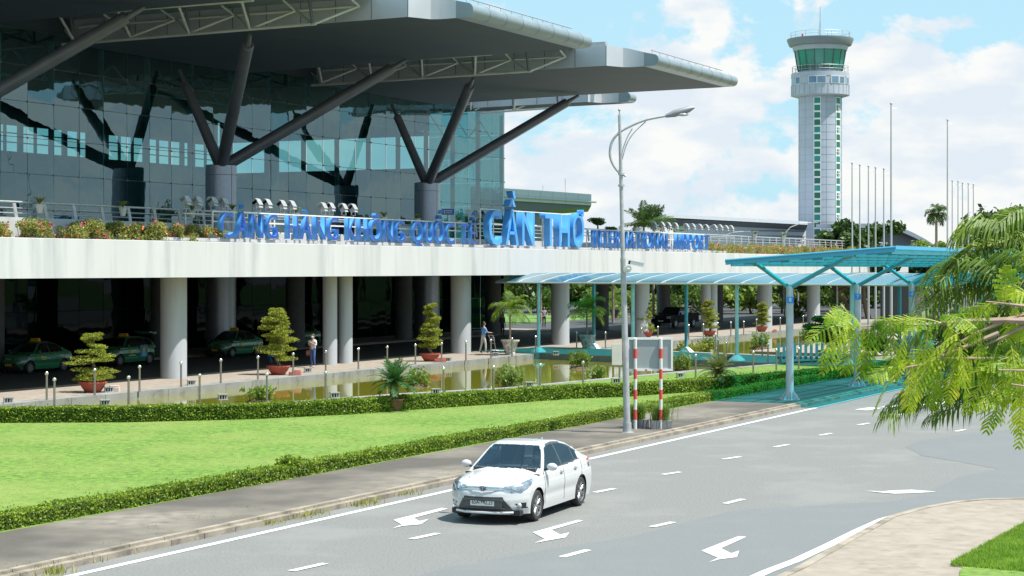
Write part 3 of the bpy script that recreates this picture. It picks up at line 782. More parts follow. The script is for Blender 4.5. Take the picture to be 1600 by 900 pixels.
# floodlights behind the sign
def floodlight():
    root = thing('floodlight', (0, 0, 0), 'x', 'floodlight')
    b = MB(); b.box((0, 0.02, 0.42), (0.34, 0.30, 0.30), M=Matrix.Rotation(R(-32), 3, 'X'))
    b.cyl((-0.17, 0.1, 0.52), (0.17, 0.1, 0.52), 0.15, n=12)
    b.build('housing', M['galv'], root, world=False, smooth=35)
    b = MB(); b.box((0, -0.12, 0.33), (0.30, 0.02, 0.25), M=Matrix.Rotation(R(-32), 3, 'X')); b.build('lens', M['lens'], root, world=False)
    b = MB(); b.box((-0.19, 0, 0.25), (0.02, 0.06, 0.38)); b.box((0.19, 0, 0.25), (0.02, 0.06, 0.38)); b.box((0, 0, 0.06), (0.40, 0.06, 0.02)); b.cyl((0, 0, -0.1), (0, 0, 0.07), 0.025, n=6)
    b.build('bracket', M['galv'], root, world=False)
    return root
FL = [(291, 328), (309, 329), (333, 330), (350, 331), (403, 332), (418, 332.5), (441, 334), (456, 334.5), (505, 337), (517, 337), (537, 338), (552, 338.5),
      (747, 346), (757, 346.5), (1023, 361), (1035, 361), (1045, 361.5), (1056, 362), (1073, 363), (1083, 363), (1094, 363.5), (1104, 364), (1117, 364), (1126, 364), (1135, 365), (1143, 365)]
GF = 'floodlights on brackets behind the blue airport sign letters'
ords = ['first', 'second', 'third', 'fourth', 'fifth', 'sixth', 'seventh', 'eighth', 'ninth', 'tenth', 'eleventh', 'twelfth']
fl0 = None
for i, (x, y) in enumerate(FL):
    s_, p = onplane(x, 0.75); z = pz(y, p.y)
    if i < 12: lab = 'grey box floodlight above the left sign words, %s from the left' % ords[i]
    elif i < 14: lab = 'grey floodlight just left of the tall CẦN THƠ letters, %s of two' % ('left one' if i == 12 else 'right one')
    else: lab = 'small grey floodlight above the right end of the sign, %s from the left' % ords[i - 14]
    if fl0 is None:
        fl0 = floodlight(); fl0.location = (p.x, p.y, z); fl0.rotation_euler = (0, 0, TH); fl0['label'] = lab; fl0['group'] = GF
    else: place_copy(fl0, (p.x, p.y, z), TH, lab, GF)
# the brackets the floodlights stand on
for k, (a, c) in enumerate([((285, 329), (356, 331)), ((397, 332.5), (460, 335)), ((499, 338), (558, 339)), ((740, 346.5), (762, 347)), ((1016, 362), (1147, 365.5))]):
    s_, p = onplane(a[0], 0.75); s2, q = onplane(c[0], 0.75); z = pz(a[1], p.y) - 0.12
    root = thing('floodlight_stand', (p.x, p.y, 6.3), ['leftmost grey steel stand carrying four floodlights beside the first letter', 'grey steel stand carrying four floodlights above the first sign word', 'grey steel stand carrying four floodlights above the third sign word',
        'short grey stand carrying two floodlights beside the tall letter C', 'long grey stand carrying twelve floodlights over the AIRPORT word'][k], 'floodlight stand', 'steel stands of the floodlights', rz=TH)
    b = MB(); L = (q - p).length
    b.box((L / 2, 0, z - 6.3), (L, 0.12, 0.07))
    for f in np.linspace(0.06, 0.94, max(2, int(L / 2.5))): b.cyl((L * f, 0, 0), (L * f, 0, z - 6.3), 0.045, n=8)
    b.build('beam', M['galv'], root, world=False)
# ---------------------------------------------------------------- control tower
def tower():
    Y = 300.0; X = (1281.5 - 800) * Y / F; k = Y / F
    H = lambda py: EYE - (py - HOR) * k
    root = thing('control_tower', (X, Y, 0.03), 'tall round light grey airport control tower with a green glass cab', 'control tower')
    r = 33.6 * k
    pan = mat('tower_panel', (0.40, 0.43, 0.50), 0.5, 0.1, var=0.05, scale=0.5)
    pan2 = mat('tower_panel_dark', (0.22, 0.24, 0.28), 0.45, 0.2)
    gr = glassmat('tower_green_glass', (0.15, 0.85, 0.78), 0.12, 0.1, alpha=(0.45, (0.05, 0.48, 0.44)))
    gr2 = mat('tower_window', (0.02, 0.14, 0.09), 0.55, 0.0, var=0.5, scale=0.15)
    frm = M['white_metal']
    C0 = Vector((X, Y, 0))
    b = MB(); b.lathe([(r, 0), (r, H(148))], C0, 48); sh = b.build('shaft', pan, root, smooth=30)
    b = MB(); py = 162
    while py < 430: b.lathe([(r + .02, H(py)), (r + .02, H(py) + 0.05)], C0, 48); py += 11.6
    for i in range(12):
        a = i * math.pi / 6 + 0.13; b.box(C0 + Vector((math.cos(a) * (r + .01), math.sin(a) * (r + .01), H(150) / 2)), (0.04, 0.04, H(150)))
    b.build('panel_joints', mat('tower_joint', (0.3, 0.32, 0.36), 0.6), sh)
    # two columns of stair windows
    for px in (1271.7, 1305.2):
        off = max(-0.98, min(0.98, (px - 1281.5) / 33.6)); an = -math.pi / 2 + math.asin(off)
        nr = Vector((math.cos(an), math.sin(an), 0)); q = 0
        py = 155.0
        while py < 375:
            c = C0 + nr * (r - 0.02); w_ = 0.95; h_ = 8.6 * k
            zc = H(py + 4.6); side = Vector((-nr.y, nr.x, 0))
            wroot = MB(); Mx = Matrix.Rotation(an + math.pi / 2, 3, 'Z')
            opened = px > 1300 and q in (1, 4, 7, 10, 13, 16)
            wroot.box(c + Vector((0, 0, zc)), (w_ + 0.22, 0.12, h_ + 0.28), M=Mx)
            if opened:
                wroot.box(c + Vector((0, 0, zc)) + nr * 0.12, (0.10, 0.2, h_), M=Mx); wroot.box(c + Vector((0, 0, zc)) + nr * 0.1, (w_ * 0.9, 0.06, 0.1), M=Mx)
            o = wroot.build('window', frm, root)
            g_ = MB(); 
            if opened:
                for sg in (-1, 1): g_.box(c + Vector((0, 0, zc)) + nr * 0.09 + side * sg * w_ * 0.26, (w_ * 0.24, 0.05, h_ * 0.9), M=Mx)
            else: g_.box(c + Vector((0, 0, zc)) + nr * 0.06, (w_, 0.05, h_), M=Mx)
            g_.build('pane', gr2 if q % 4 else mat('tower_window_light', (0.02, 0.22, 0.19), 0.55), o)
            py += 11.3; q += 1
    # lower room ring
    R2 = 45.0 * k
    b = MB(); b.lathe([(r + .05, H(152)), (r + .3, H(152.5)), (R2, H(150)), (R2, H(134)), (R2 - .05, H(134)), (R2 - .05, H(122)), (R2, H(122)), (R2, H(115.5)), (R2 - 1.2, H(115)), (R2 - 1.3, H(110)), (0.5, H(110))], C0, 40)
    rm = b.build('service_room', pan, root, smooth=30)
    for a_, w_ in ((-1.02, 1.0), (-0.42, 1.25), (-0.12, 1.3), (0.36, 1.25), (0.66, 1.0), (1.02, .9)):
        an = -math.pi / 2 + a_; nr = Vector((math.cos(an), math.sin(an), 0)); Mx = Matrix.Rotation(an + math.pi / 2, 3, 'Z'); c = C0 + nr * (R2 - 0.02); zc = H(128.2)
        f_ = MB(); f_.box(c + Vector((0, 0, zc)), (w_ + 0.16, 0.14, 1.22), M=Mx); f_ = f_.build('window', frm, root)
        g_ = MB(); g_.box(c + Vector((0, 0, zc)) + nr * 0.05, (w_, 0.08, 1.04), M=Mx); g_.build('pane', mat('room_window', (0.13, 0.22, 0.33), 0.5, var=0.3, scale=0.4), f_)
    b = MB()
    for i in range(30):
        an = i * math.pi / 15; b.box(C0 + Vector((math.cos(an) * (R2 + .01), math.sin(an) * (R2 + .01), (H(150) + H(134)) / 2)), (0.04, 0.04, H(134) - H(150)))
    b.lathe([(R2 + .02, H(134.2)), (R2 + .02, H(133.8))], C0, 40)
    b.build('panel_joints', mat('tower_joint', (0.3, 0.32, 0.36), 0.6), rm)
    # balcony rail
    def rail(rad, z0, hgt, n, name, par, tr=0.035):
        b = MB()
        pts = [C0 + Vector((math.cos(a) * rad, math.sin(a) * rad, z0 + hgt)) for a in np.linspace(0, 2 * math.pi, 41)]
        b.tube(pts, tr, 5); b.tube([p - Vector((0, 0, hgt * 0.5)) for p in pts], tr * .7, 5)
        for i in range(n):
            a = 2 * math.pi * i / n; p = C0 + Vector((math.cos(a) * rad, math.sin(a) * rad, z0)); b.cyl(p, p + Vector((0, 0, hgt)), tr, n=5)
        b.build(name, M['galv'], par)
    rail(R2 - 0.15, H(116), 1.15, 18, 'balcony_rail', rm)
    # cab: leaning panes, blinds inside
    b = MB(); b.lathe([(34.8 * k, H(111)), (40.0 * k, H(79.5))], C0, 16); b.build('cab_glass', gr, root)
    b = MB(); b.lathe([(33.0 * k, H(104)), (38.0 * k, H(80))], C0, 16); b.build('blinds', mat('blind', (0.30, 0.65, 0.58), 0.6, var=0.15, scale=0.8), root)
    b = MB(); b.lathe([(34.5 * k, H(111)), (34.8 * k, H(105))], C0, 16); b.build('cab_sill', mat('cab_sill', (0.05, 0.08, 0.08), 0.6), root)
    b = MB()
    for i in range(16):
        a = 2 * math.pi * i / 16; v = Vector((math.cos(a), math.sin(a), 0)); b.cyl(C0 + v * 35.0 * k + Vector((0, 0, H(111))), C0 + v * 40.2 * k + Vector((0, 0, H(79.5))), 0.09, n=6)
    b.build('cab_frames', mat('cab_frame', (0.06, 0.12, 0.12), 0.5), root)
    b = MB(); b.lathe([(36 * k, H(81)), (41.5 * k, H(80)), (43.5 * k, H(73)), (43.6 * k, H(70.5))], C0, 40); b.lathe([(43.6 * k, H(73.5)), (48 * k, H(72)), (51.5 * k, H(64)), (51.5 * k, H(61.5)), (5 * k, H(60))], C0, 40, mi=1)
    rf = b.build('roof', [pan, pan2], root, smooth=30)
    rail(46 * k, H(61), 0.95, 14, 'roof_rail', rf, 0.03)
    b = MB(); b.cyl(C0 + Vector((0, 0, H(61))), C0 + Vector((0, 0, H(35))), 0.13, 0.09, 6); b.cyl(C0 + Vector((0, 0, H(35))), C0 + Vector((0, 0, H(10))), 0.07, 0.04, 6)
    b.cyl(C0 + Vector((1.2, 0, H(61))), C0 + Vector((1.2, 0, H(47))), 0.04, 0.03, 5); b.build('antenna', M['galv'], rf)
    b = MB(); b.cyl(C0 + Vector((-3.1, -1.5, H(61))), C0 + Vector((-3.1, -1.5, H(55))), 0.16, n=8); b.build('beacon', M['red'], rf)
tower()

# ---------------------------------------------------------------- low buildings behind the elevated road
def wing_building():
    Y = 300.0; root = thing('arrivals_annex', D(850, 420, Y) * 1.0, 'low grey building with a thick overhanging panelled roof right of the glass terminal', 'building')
    p0 = D(735, 293, Y + 22); p1 = D(924, 305, Y - 6)
    al = mat('annex_panel', (0.46, 0.49, 0.58), 0.6, 0.0, var=0.05)
    d = Vector((p1.x - p0.x, p1.y - p0.y, 0)); L = d.length; d.normalize(); bk = Vector((p1.x * .55, p1.y, 0)).normalized(); a0 = Vector((p0.x, p0.y, 0))
    def sec(q, w_): return a0 + d * q + bk * w_
    H = lambda py, yy: pz(py, yy)
    b = MB(); rings = []
    for f, py0, py1 in ((0, 291, 310), (.55, 297, 315.5), (1, 303.5, 321)):
        q = sec(L * f, 0); rings.append([Vector((*q.xy, H(py1, q.y))), Vector((*q.xy, H(py0, q.y))), Vector((*sec(L * f, 26).xy, H(py0, q.y))), Vector((*sec(L * f, 26).xy, H(py1, q.y)))])
    ring_loft(b, rings); rf = b.build('roof', al, root)
    b = MB(); rings = []
    for f, py0, py1 in ((0, 310, 325), (.55, 315.7, 330), (.995, 321.2, 323.5)):
        q = sec(L * f, .5); rings.append([Vector((*q.xy, H(py1 if f < .9 else 323.5, q.y))), Vector((*q.xy, H(py0, q.y))), Vector((*sec(L * f, 25).xy, H(py0, q.y))), Vector((*sec(L * f, 25).xy, H(py1, q.y)))])
    ring_loft(b, rings); b.build('lower_fascia', mat('annex_panel_lower', (0.09, 0.11, 0.12), 0.6, 0.0, var=0.05), rf)
    b = MB(); e0 = sec(0, -.3); e1 = sec(L + 1.2, -.3); b.tube([Vector((*e0.xy, H(303, e0.y))), Vector((*e1.xy, H(316, e1.y)))], .15, 6)
    for i in range(1, 10): q = sec(L * i / 10, -.02); b.box(Vector((*q.xy, H(300.5 + 1.2 * i, q.y))), (.05, .05, 1.7))
    b.build('roof_trim', M['galv'], rf)
    b = MB()
    for f, h in ((.62, 1.2), (.80, 2.3)): q = sec(L * f, 3); b.cyl(Vector((*q.xy, H(302, q.y))), Vector((*q.xy, H(301, q.y) + h)), .06, n=5)
    b.build('antenna', M['galv'], rf)
    b = MB(); c = [sec(-2, 3), sec(L * .62, 3), sec(L * .62, 24), sec(-2, 24)]; b.prism([(p.x, p.y) for p in c], 0.03, H(326, p0.y))
    b.build('wall', mat('annex_wall', (0.10, 0.14, 0.14), 0.4, var=0.2, scale=0.5), root)
wing_building()
def hangar():
    Y = 270.0; root = thing('cargo_hall', D(1140, 420, Y), 'long low white hall with a grey roof edge behind the right sign end', 'building')
    k = Y / F
    p0 = D(1041, 334, Y); p1 = D(1262, 346, Y + 10)
    b = MB()
    ring_loft(b, [[Vector((p0.x, p0.y, p0.z - 0.55)), Vector((p0.x, p0.y, p0.z)), Vector((p0.x, p0.y + 26, p0.z + .2)), Vector((p0.x, p0.y + 26, p0.z - .4))],
                  [Vector((p1.x, p1.y, p1.z - 0.5)), Vector((p1.x, p1.y, p1.z)), Vector((p1.x, p1.y + 26, p1.z)), Vector((p1.x, p1.y + 26, p1.z - .5))]])
    rf = b.build('roof', mat('hall_roof_white', (0.62, 0.65, 0.70), 0.5, var=0.05), root)
    q0 = D(1049, 345, Y + .6); q1 = D(1262, 354, Y + 10.6)
    b = MB(); ring_loft(b, [[Vector((q0.x + a, q0.y + c, q0.z + e)) for a, c, e in ((-.6, 0, 0.3), (-.6, 20, .3), (1.5, 20, -.6), (1.5, 2.0, -.6))],
                            [Vector((q1.x + a, q1.y + c, q1.z + e)) for a, c, e in ((0, 0, 0.3), (0, 20, .3), (0, 20, -.6), (0, 2.0, -.6))]])
    b.build('eaves', mat('hall_eaves', (0.22, 0.24, 0.27), 0.6), rf)
    b = MB(); ring_loft(b, [[Vector((x, y, 0.03)), Vector((x, y, z)), Vector((x, y + 18, z)), Vector((x, y + 18, 0.03))] for x, y, z in ((q0.x + 2, q0.y + 1.8, q0.z - .25), (q1.x, q1.y + 1.8, q1.z - .25))])
    b.build('wall', mat('hall_wall', (0.66, 0.66, 0.70), 0.6, var=0.05, scale=0.3), root)
    b = MB()
    for py in (360, 368, 376): a = D(1062, py, Y + 2.3); c = D(1258, py + 1, Y + 12.2); b.tube([a, c], 0.06, 4)
    b.build('wall_grooves', M['joint'], root)
hangar()
def arch_hall():
    Y = 260.0; root = thing('arched_hall', D(1420, 420, Y), 'low hall with a curved grey roof sloping down to the right beyond the flagpoles', 'building')
    pts = [(1330, 349), (1370, 349.5), (1392, 351), (1410, 356), (1428, 364), (1445, 373), (1462, 384)]
    b = MB(); rings = []
    for x, y in pts:
        p = D(x, y, Y); rings.append([Vector((p.x, p.y, p.z - .6)), Vector((p.x, p.y, p.z)), Vector((p.x, p.y + 30, p.z + .6)), Vector((p.x, p.y + 30, p.z))])
    ring_loft(b, rings); b.build('roof', mat('arch_roof', (0.36, 0.39, 0.46), 0.5, var=0.05), root, smooth=30)
    b = MB(); poly = [D(x, y + 3, Y + 1.5) for x, y in pts[1:-1]]; base = [Vector((p.x, p.y, 0.03)) for p in poly]
    n = len(poly); vs = base + poly + [p + Vector((0, 26, 0)) for p in base] + [p + Vector((0, 26, 0)) for p in poly]
    fs = [(i, i + 1, n + i + 1, n + i) for i in range(n - 1)] + [(2 * n + i + 1, 2 * n + i, 3 * n + i, 3 * n + i + 1) for i in range(n - 1)] + [(0, n, 3 * n, 2 * n), (n - 1, 3 * n - 1, 4 * n - 1, 2 * n - 1)]
    b.add(vs, fs); b.build('wall', mat('arch_wall', (0.17, 0.17, 0.2), 0.6), root)
arch_hall()

# ---------------------------------------------------------------- foliage generators
def rand_quads(P, size, r, flat=0.0, aspect=1.6, up=0.0):
    """a leaf-like quad at every point of P"""
    n = len(P); size = np.broadcast_to(size, (n,)) if not np.isscalar(size) else np.full(n, size)
    size = size * r.uniform(0.7, 1.3, n)
    a = r.normal(size=(n, 3)); a[:, 2] *= (1 - flat); a /= np.linalg.norm(a, axis=1)[:, None] + 1e-9
    c = r.normal(size=(n, 3)); c[:, 2] *= (1 - flat); c -= a * np.sum(a * c, 1)[:, None]; c /= np.linalg.norm(c, axis=1)[:, None] + 1e-9
    a = a * size[:, None] * aspect * 0.5; c = c * size[:, None] * 0.5
    return np.stack([P - a, P + c * 0.9 - a * 0.1, P + a, P - c * 0.9 - a * 0.1], 1)
def clump_points(centres, radii, n, r, shell=0.6):
    w_ = np.array([x ** 2 for x in radii]); w_ = w_ / w_.sum(); idx = r.choice(len(centres), n, p=w_)
    v = r.normal(size=(n, 3)); v /= np.linalg.norm(v, axis=1)[:, None]
    rad = np.array(radii)[idx] * (shell + (1 - shell) * r.uniform(0, 1, n)) * r.uniform(0.85, 1.12, n)
    return np.array([tuple(c) for c in centres])[idx] + v * rad[:, None] * np.array([1, 1, 0.75])
def tree(loc, h, rad, label, leaf, group=None, name='broadleaf_tree', trunk_h=0.35, nclump=14, nleaf=2600, leafsize=0.35, seed=1, bark='bark', squash=0.8, low=None, rz=0):
    r = np.random.default_rng(seed); root = thing(name, loc, label, 'tree', group)
    base = Vector((0, 0, 0)); cz = h * (trunk_h + (1 - trunk_h) * 0.5)
    b = MB(); pts = [Vector((0, 0, -0.1)), Vector((r.normal() * .03 * h, r.normal() * .03 * h, h * trunk_h * .6)), Vector((r.normal() * .04 * h, r.normal() * .04 * h, h * trunk_h))]
    b.tube(pts, [h * 0.028, h * 0.022, h * 0.018], 8)
    cs = []; rs = []
    for i in range(nclump):
        a = r.uniform(0, 2 * math.pi); q = math.sqrt(r.uniform(0, 1)) * rad * 0.75
        zz = r.uniform(-1, 1); lim = math.sqrt(max(0.05, 1 - (q / rad) ** 2))
        c = Vector((q * math.cos(a), q * math.sin(a), cz + zz * lim * h * (1 - trunk_h) * 0.5 * squash)); cs.append(c); rs.append(rad * r.uniform(0.22, 0.42))
        b.tube([pts[-1], (pts[-1] + c) / 2 + Vector((0, 0, -0.04 * h)), c], [h * .012, h * .008, h * .003], 5)
    b.build('trunk', M[bark], root, world=False, smooth=50)
    P = clump_points(cs, rs, nleaf, r, 0.35)
    b = MB(); b.quads(rand_quads(P, leafsize, r)); b.build('crown', M[leaf], root, world=False)
    return root
def frond(b, base, dirv, L, droop, r, nl=26, lw=0.05, ll=0.5, mi=0, stem_r=0.015, hang=0.6, stem=None, curl=0.0):
    """one feather palm leaf: curved stem with leaflets hanging off both sides"""
    dirv = Vector(dirv).normalized(); pts = []; p = Vector(base); d = dirv.copy(); n = 12
    for i in range(n + 1):
        pts.append(p.copy()); d = (d + Vector((0, 0, -droop / n * (0.4 + 1.4 * i / n)))).normalized(); p = p + d * (L / n)
    (stem or b).tube(pts, [stem_r * (1 - 0.8 * i / n) for i in range(n + 1)], 5, mi)
    Q = []
    for k in range(nl):
        f = 0.10 + 0.9 * (k + 0.5) / nl; i = min(n - 1, int(f * n)); q = f * n - i
        c = pts[i].lerp(pts[i + 1], q); t = (pts[i + 1] - pts[i]).normalized(); sd = t.cross(Vector((0, 0, 1)))
        if sd.length < 0.05: sd = Vector((1, 0, 0))
        sd.normalize(); ln = ll * (0.35 + 0.9 * math.sin(math.pi * min(1, f * 0.85 + 0.1))) * r.uniform(0.85, 1.1)
        for sg in (-1, 1):
            dr = (sd * sg + t * (0.55 + .4 * f) + Vector((0, 0, 0.25 - 0.2 * f)) + Vector(r.normal(size=3) * 0.10)).normalized()
            m1 = c + dr * ln * 0.5; e = m1 + (dr + Vector((0, 0, -hang * 1.6))).normalized() * ln * 0.5
            wv = t * lw * 0.5
            Q.append([c - wv * .5, m1 - wv, m1 + wv, c + wv * .5]); Q.append([m1 - wv, e, e + wv * .2, m1 + wv])
    b.quads(np.array([[tuple(v) for v in q] for q in Q]), mi)
def palm(loc, h, L, label, group=None, n=16, seed=1, leaf='leaf_palm', lean=0.0, trunk_r=0.12, name='palm_tree', nl=22, lw=0.06, ll=0.5, droop=1.5, up=(0.1, 1.1), hang=0.6, crown_dy=None):
    r = np.random.default_rng(seed); root = thing(name, loc, label, 'palm tree', group)
    top = Vector((lean * h, 0, h)); b = MB()
    b.tube([Vector((0, 0, -0.1)), Vector((lean * h * .3, 0, h * .45)), top], [trunk_r * 1.2, trunk_r, trunk_r * 0.85], 10); b.build('trunk', M['bark_pale'], root, world=False, smooth=50)
    b = MB()
    for i in range(n):
        a = 2 * math.pi * i / n * 2.399 * 1.0 + r.uniform(-.2, .2); e = up[0] + (up[1] - up[0]) * ((i + .5) / n)
        frond(b, top, (math.cos(a) * math.cos(e), math.sin(a) * math.cos(e), math.sin(e)), L * r.uniform(.85, 1.1), droop * r.uniform(.8, 1.2), r, nl, lw, ll, hang=hang, stem_r=trunk_r * .16)
    b.build('fronds', M[leaf], root, world=False)
    return root

# ---------------------------------------------------------------- trees far away
G1 = 'trees seen through the gap under the elevated road'
spots = []
rr = np.random.default_rng(21)
for i in range(30):
    px = 800 + i * 20 + rr.uniform(-6, 6); Yd = rr.uniform(205, 250); spots.append((px, Yd, rr.uniform(5.4, 7.0)))
cw = ['dense dark', 'rounded mid green', 'pale green loose']
for i, (px, Yd, h) in enumerate(spots):
    lf = ('leaf_dark', 'leaf_mid', 'leaf_mid', 'leaf_light')[int(rr.integers(0, 4))]
    nm = {'leaf_dark': 'dark green', 'leaf_mid': 'mid green', 'leaf_light': 'pale green'}[lf]
    tree((D(px, 420, Yd).x, Yd, 0.0), h, h * 0.62, '%s tree seen under the elevated road, %s from the left' % (nm, (ords + ['thirteenth', 'fourteenth', 'fifteenth', 'sixteenth', 'seventeenth', 'eighteenth', 'nineteenth', 'twentieth', 'twenty first', 'twenty second', 'twenty third', 'twenty fourth', 'twenty fifth', 'twenty sixth', 'twenty seventh', 'twenty eighth', 'twenty ninth', 'thirtieth'])[i]),
         lf, G1, nleaf=1500, leafsize=0.42, seed=100 + i, trunk_h=0.12, squash=1.0, nclump=16)
tree((D(1645, 420, 190).x, 190, 0), 11.4, 8.5, 'large dark spreading tree on the right horizon behind the palm fronds', 'leaf_dark', nleaf=26000, leafsize=0.42, seed=5, nclump=60, trunk_h=0.3, squash=0.75)
tree((D(1320, 420, 180).x, 180, 0), 9.3, 3.3, 'dark bushy tree right of the control tower foot', 'leaf_dark', nleaf=9000, leafsize=0.36, seed=6, nclump=22, trunk_h=0.3)
tree((D(1358, 420, 180).x, 180, 0), 10.4, 3.9, 'dark tree with feathery top behind the first flagpoles', 'leaf_dark', nleaf=9000, leafsize=0.36, seed=8, nclump=24, trunk_h=0.3)
tree((D(1449, 420, 240).x, 240, 0), 9.2, 2.6, 'small pale green tree left of the single slender palm', 'leaf_light', nleaf=1600, leafsize=0.4, seed=9)
tree((D(1482, 420, 240).x, 240, 0), 8.3, 3.6, 'low pale green tree right of the single slender palm', 'leaf_light', nleaf=1800, leafsize=0.4, seed=10)
tree((D(1542, 420, 215).x, 215, 0), 9.0, 3.6, 'mid green tree behind the second group of flagpoles', 'leaf_mid', nleaf=3500, leafsize=0.36, seed=13)
palm((D(1463, 420, 170).x, 170, 0), 10.1, 1.35, 'single slender palm with a small dark crown against the sky', seed=4, n=18, leaf='leaf_dark', trunk_r=0.13, ll=0.55, lw=0.12, droop=2.0, up=(-.5, 1.3), nl=14)
palm((D(1006, 420, 165).x, 165, 0), 8.7, 2.4, 'dark fan shaped palm behind the sign, left of two', 'palms behind the right sign words', seed=14, n=18, leaf='leaf_dark', ll=0.6, lw=0.10, droop=0.9, up=(0.1, 1.5))
palm((D(1021, 420, 168).x, 168, 0), 8.8, 2.1, 'dark fan shaped palm behind the sign, right of two', 'palms behind the right sign words', seed=15, n=18, leaf='leaf_dark', ll=0.6, lw=0.10, droop=0.9, up=(0.1, 1.5))
tree((D(990, 420, 160).x, 160, 0), 7.9, 1.6, 'low dark shrub at the left foot of the two fan palms', 'leaf_dark', name='shrub', nleaf=700, leafsize=0.25, seed=16)
# palms and trees on the lawn right beyond the elevated road
for i, (px, Yd, h, L) in enumerate([(845, 170, 4.6, 2.2), (885, 185, 5.0, 2.4), (958, 172, 5.2, 2.4), (1035, 200, 5.6, 2.6)]):
    palm((D(px, 420, Yd).x, Yd, 0), h, L, 'palm on the lawn seen under the elevated road, %s from the left' % ords[i], 'palms on the lawn under the elevated road', seed=30 + i, n=14, ll=.5, lw=.09)
for i, (px, Yd, h, rd, lf) in enumerate([(940, 190, 2.6, 3.0, 'leaf_light'), (1000, 196, 2.4, 2.4, 'leaf_light'), (870, 200, 2.6, 3.4, 'leaf_mid'), (1075, 200, 3.4, 3.0, 'leaf_mid'), (1245, 190, 4.4, 2.3, 'leaf_light')]):
    tree((D(px, 420, Yd).x, Yd, 0), h, rd, '%s shrub on the sunlit lawn under the elevated road, %s from the left' % ('round light green' if 'light' in lf else 'round darker green', ords[i]), lf, 'shrubs on the sunlit lawn', name='shrub', nleaf=1600, leafsize=.2, seed=50 + i, trunk_h=0.05, squash=1.0)
# trees right of the picture, mirrored in the facade
for i, (x, y, h) in enumerate([(95, 215, 13), (112, 232, 14), (128, 222, 12), (70, 190, 9), (84, 170, 10), (150, 200, 13), (120, 150, 10), (60, 215, 7), (105, 120, 9), (170, 250, 13), (52, 236, 7.5)]):
    tree((x, y, 0), h, h * 0.62, 'tree outside the right edge of the picture, mirrored in the terminal glass', 'leaf_dark', 'trees mirrored in the terminal glass', nleaf=2200, leafsize=0.6, seed=70 + i)
# lamp beyond and flagpoles
def flagpole(px, ptop, Y):
    z = pz(ptop, Y); x = D(px, 420, Y).x; return x, z
GP = 'stainless flagpoles beyond the canopy'
def make_pole(loc, h, r, label):
    root = thing('flagpole', loc, label, 'flagpole', GP)
    b = MB(); b.cyl((0, 0, 0), (0, 0, h * .42), r, r * .92, 10); b.cyl((0, 0, h * .42), (0, 0, h), r * .8, r * .5, 10); b.build('pole', mat('flagpole_steel', (.55, .54, .53), .4, .2), root, world=False, smooth=40)
    b = MB(); b.ball((0, 0, h * .42), r * 1.35, 8, 4); b.ball((0, 0, h + .02), r * 1.0, 8, 4); b.cyl((0, 0, h - .25), (.30, 0, h - .25), .014, n=5)
    b.build('finial', mat('flagpole_steel', (.55, .54, .53), .4, .2), root, world=False)
for i, (px, pt) in enumerate([(1331.5, 258), (1343.5, 261), (1357, 263), (1368, 265), (1381, 267)]):
    x, z = flagpole(px, pt, 104); make_pole((x, 104, 0.1), z, 0.065, 'thin shorter flagpole in the left group of five, %s from the left' % ords[i])
x, z = flagpole(1392.5, 165, 104); make_pole((x, 104, 0.1), z, 0.08, 'tall flagpole just right of the five shorter ones, right of the tower')
x, z = flagpole(1480.5, 190, 122); make_pole((x, 122, 0.1), z, 0.08, 'tall flagpole rising beside the slender palm on the right')
for i, (px, pt) in enumerate([(1488, 285), (1497, 286), (1504, 288.5), (1513, 289.5), (1521, 291)]):
    x, z = flagpole(px, pt, 122); make_pole((x, 122, 0.1), z, 0.065, 'thin shorter flagpole in the right group of five, %s from the left' % ords[i])
# ---------------------------------------------------------------- hedges
def hedge(line, wd, h, label, n, seed, leaf='leaf_hedge', size=0.055, z0=Z_P):
    r = np.random.default_rng(seed); root = thing('hedge', (line[0].x, line[0].y, z0), label, 'hedge', 'clipped hedges round the lawn')
    L1 = offset_line(line, wd / 2 - .03); L2 = offset_line(line, -wd / 2 + .03); b = MB()
    ring_loft(b, [[Vector((*a.xy, z0)), Vector((*c.xy, z0)), Vector((*c.xy, z0 + h - .04)), Vector((*a.xy, z0 + h - .04))] for a, c in zip(L1, L2)])
    b.build('twigs', M['hedge_core'], root)
    ln = [0.0]
    for i in range(1, len(line)): ln.append(ln[-1] + (line[i] - line[i - 1]).length)
    ln = np.array(ln); q = r.uniform(0, ln[-1], n); X = np.interp(q, ln, [p.x for p in line]); Y = np.interp(q, ln, [p.y for p in line])
    tx = np.interp(q, ln, [(line[min(i + 1, len(line) - 1)] - line[max(i - 1, 0)]).normalized().x for i in range(len(line))])
    ty = np.interp(q, ln, [(line[min(i + 1, len(line) - 1)] - line[max(i - 1, 0)]).normalized().y for i in range(len(line))])
    face = r.uniform(0, 1, n); o = np.where(face < .45, r.uniform(-1, 1, n), np.where(face < .75, 1.0, -1.0)) * wd / 2
    z = np.where(face < .45, h, r.uniform(0.0, 1, n) * h) + r.normal(0, .018, n)
    wob = 0.010 * np.sin(q * 2.1) + 0.009 * np.sin(q * 5.3 + 1) + 0.012 * np.sin(q * 0.7)
    z += np.where(z > h * .7, wob, 0) + (r.uniform(0, 1, n) < .012) * r.uniform(0, .12, n)
    o += r.normal(0, .02, n)
    P = np.stack([X - ty * o, Y + tx * o, np.maximum(z, 0.01) + z0], 1)
    b = MB(); b.quads(rand_quads(P, size, r, aspect=1.4)); b.build('leaves', M[leaf], root)
    return root
fl = [TS(s, 26.25 + 0.04 * math.sin(s * .35)) for s in np.arange(-60, 44, 2.0)]
hedge(fl, 0.44, 0.28, 'clipped light green hedge along the front pavement, nearest the white car', 140000, 1, size=0.040)
bl = [G(x, y, Z_P) for x, y in hedge_px]
bl = offset_line(bl, 0.28)
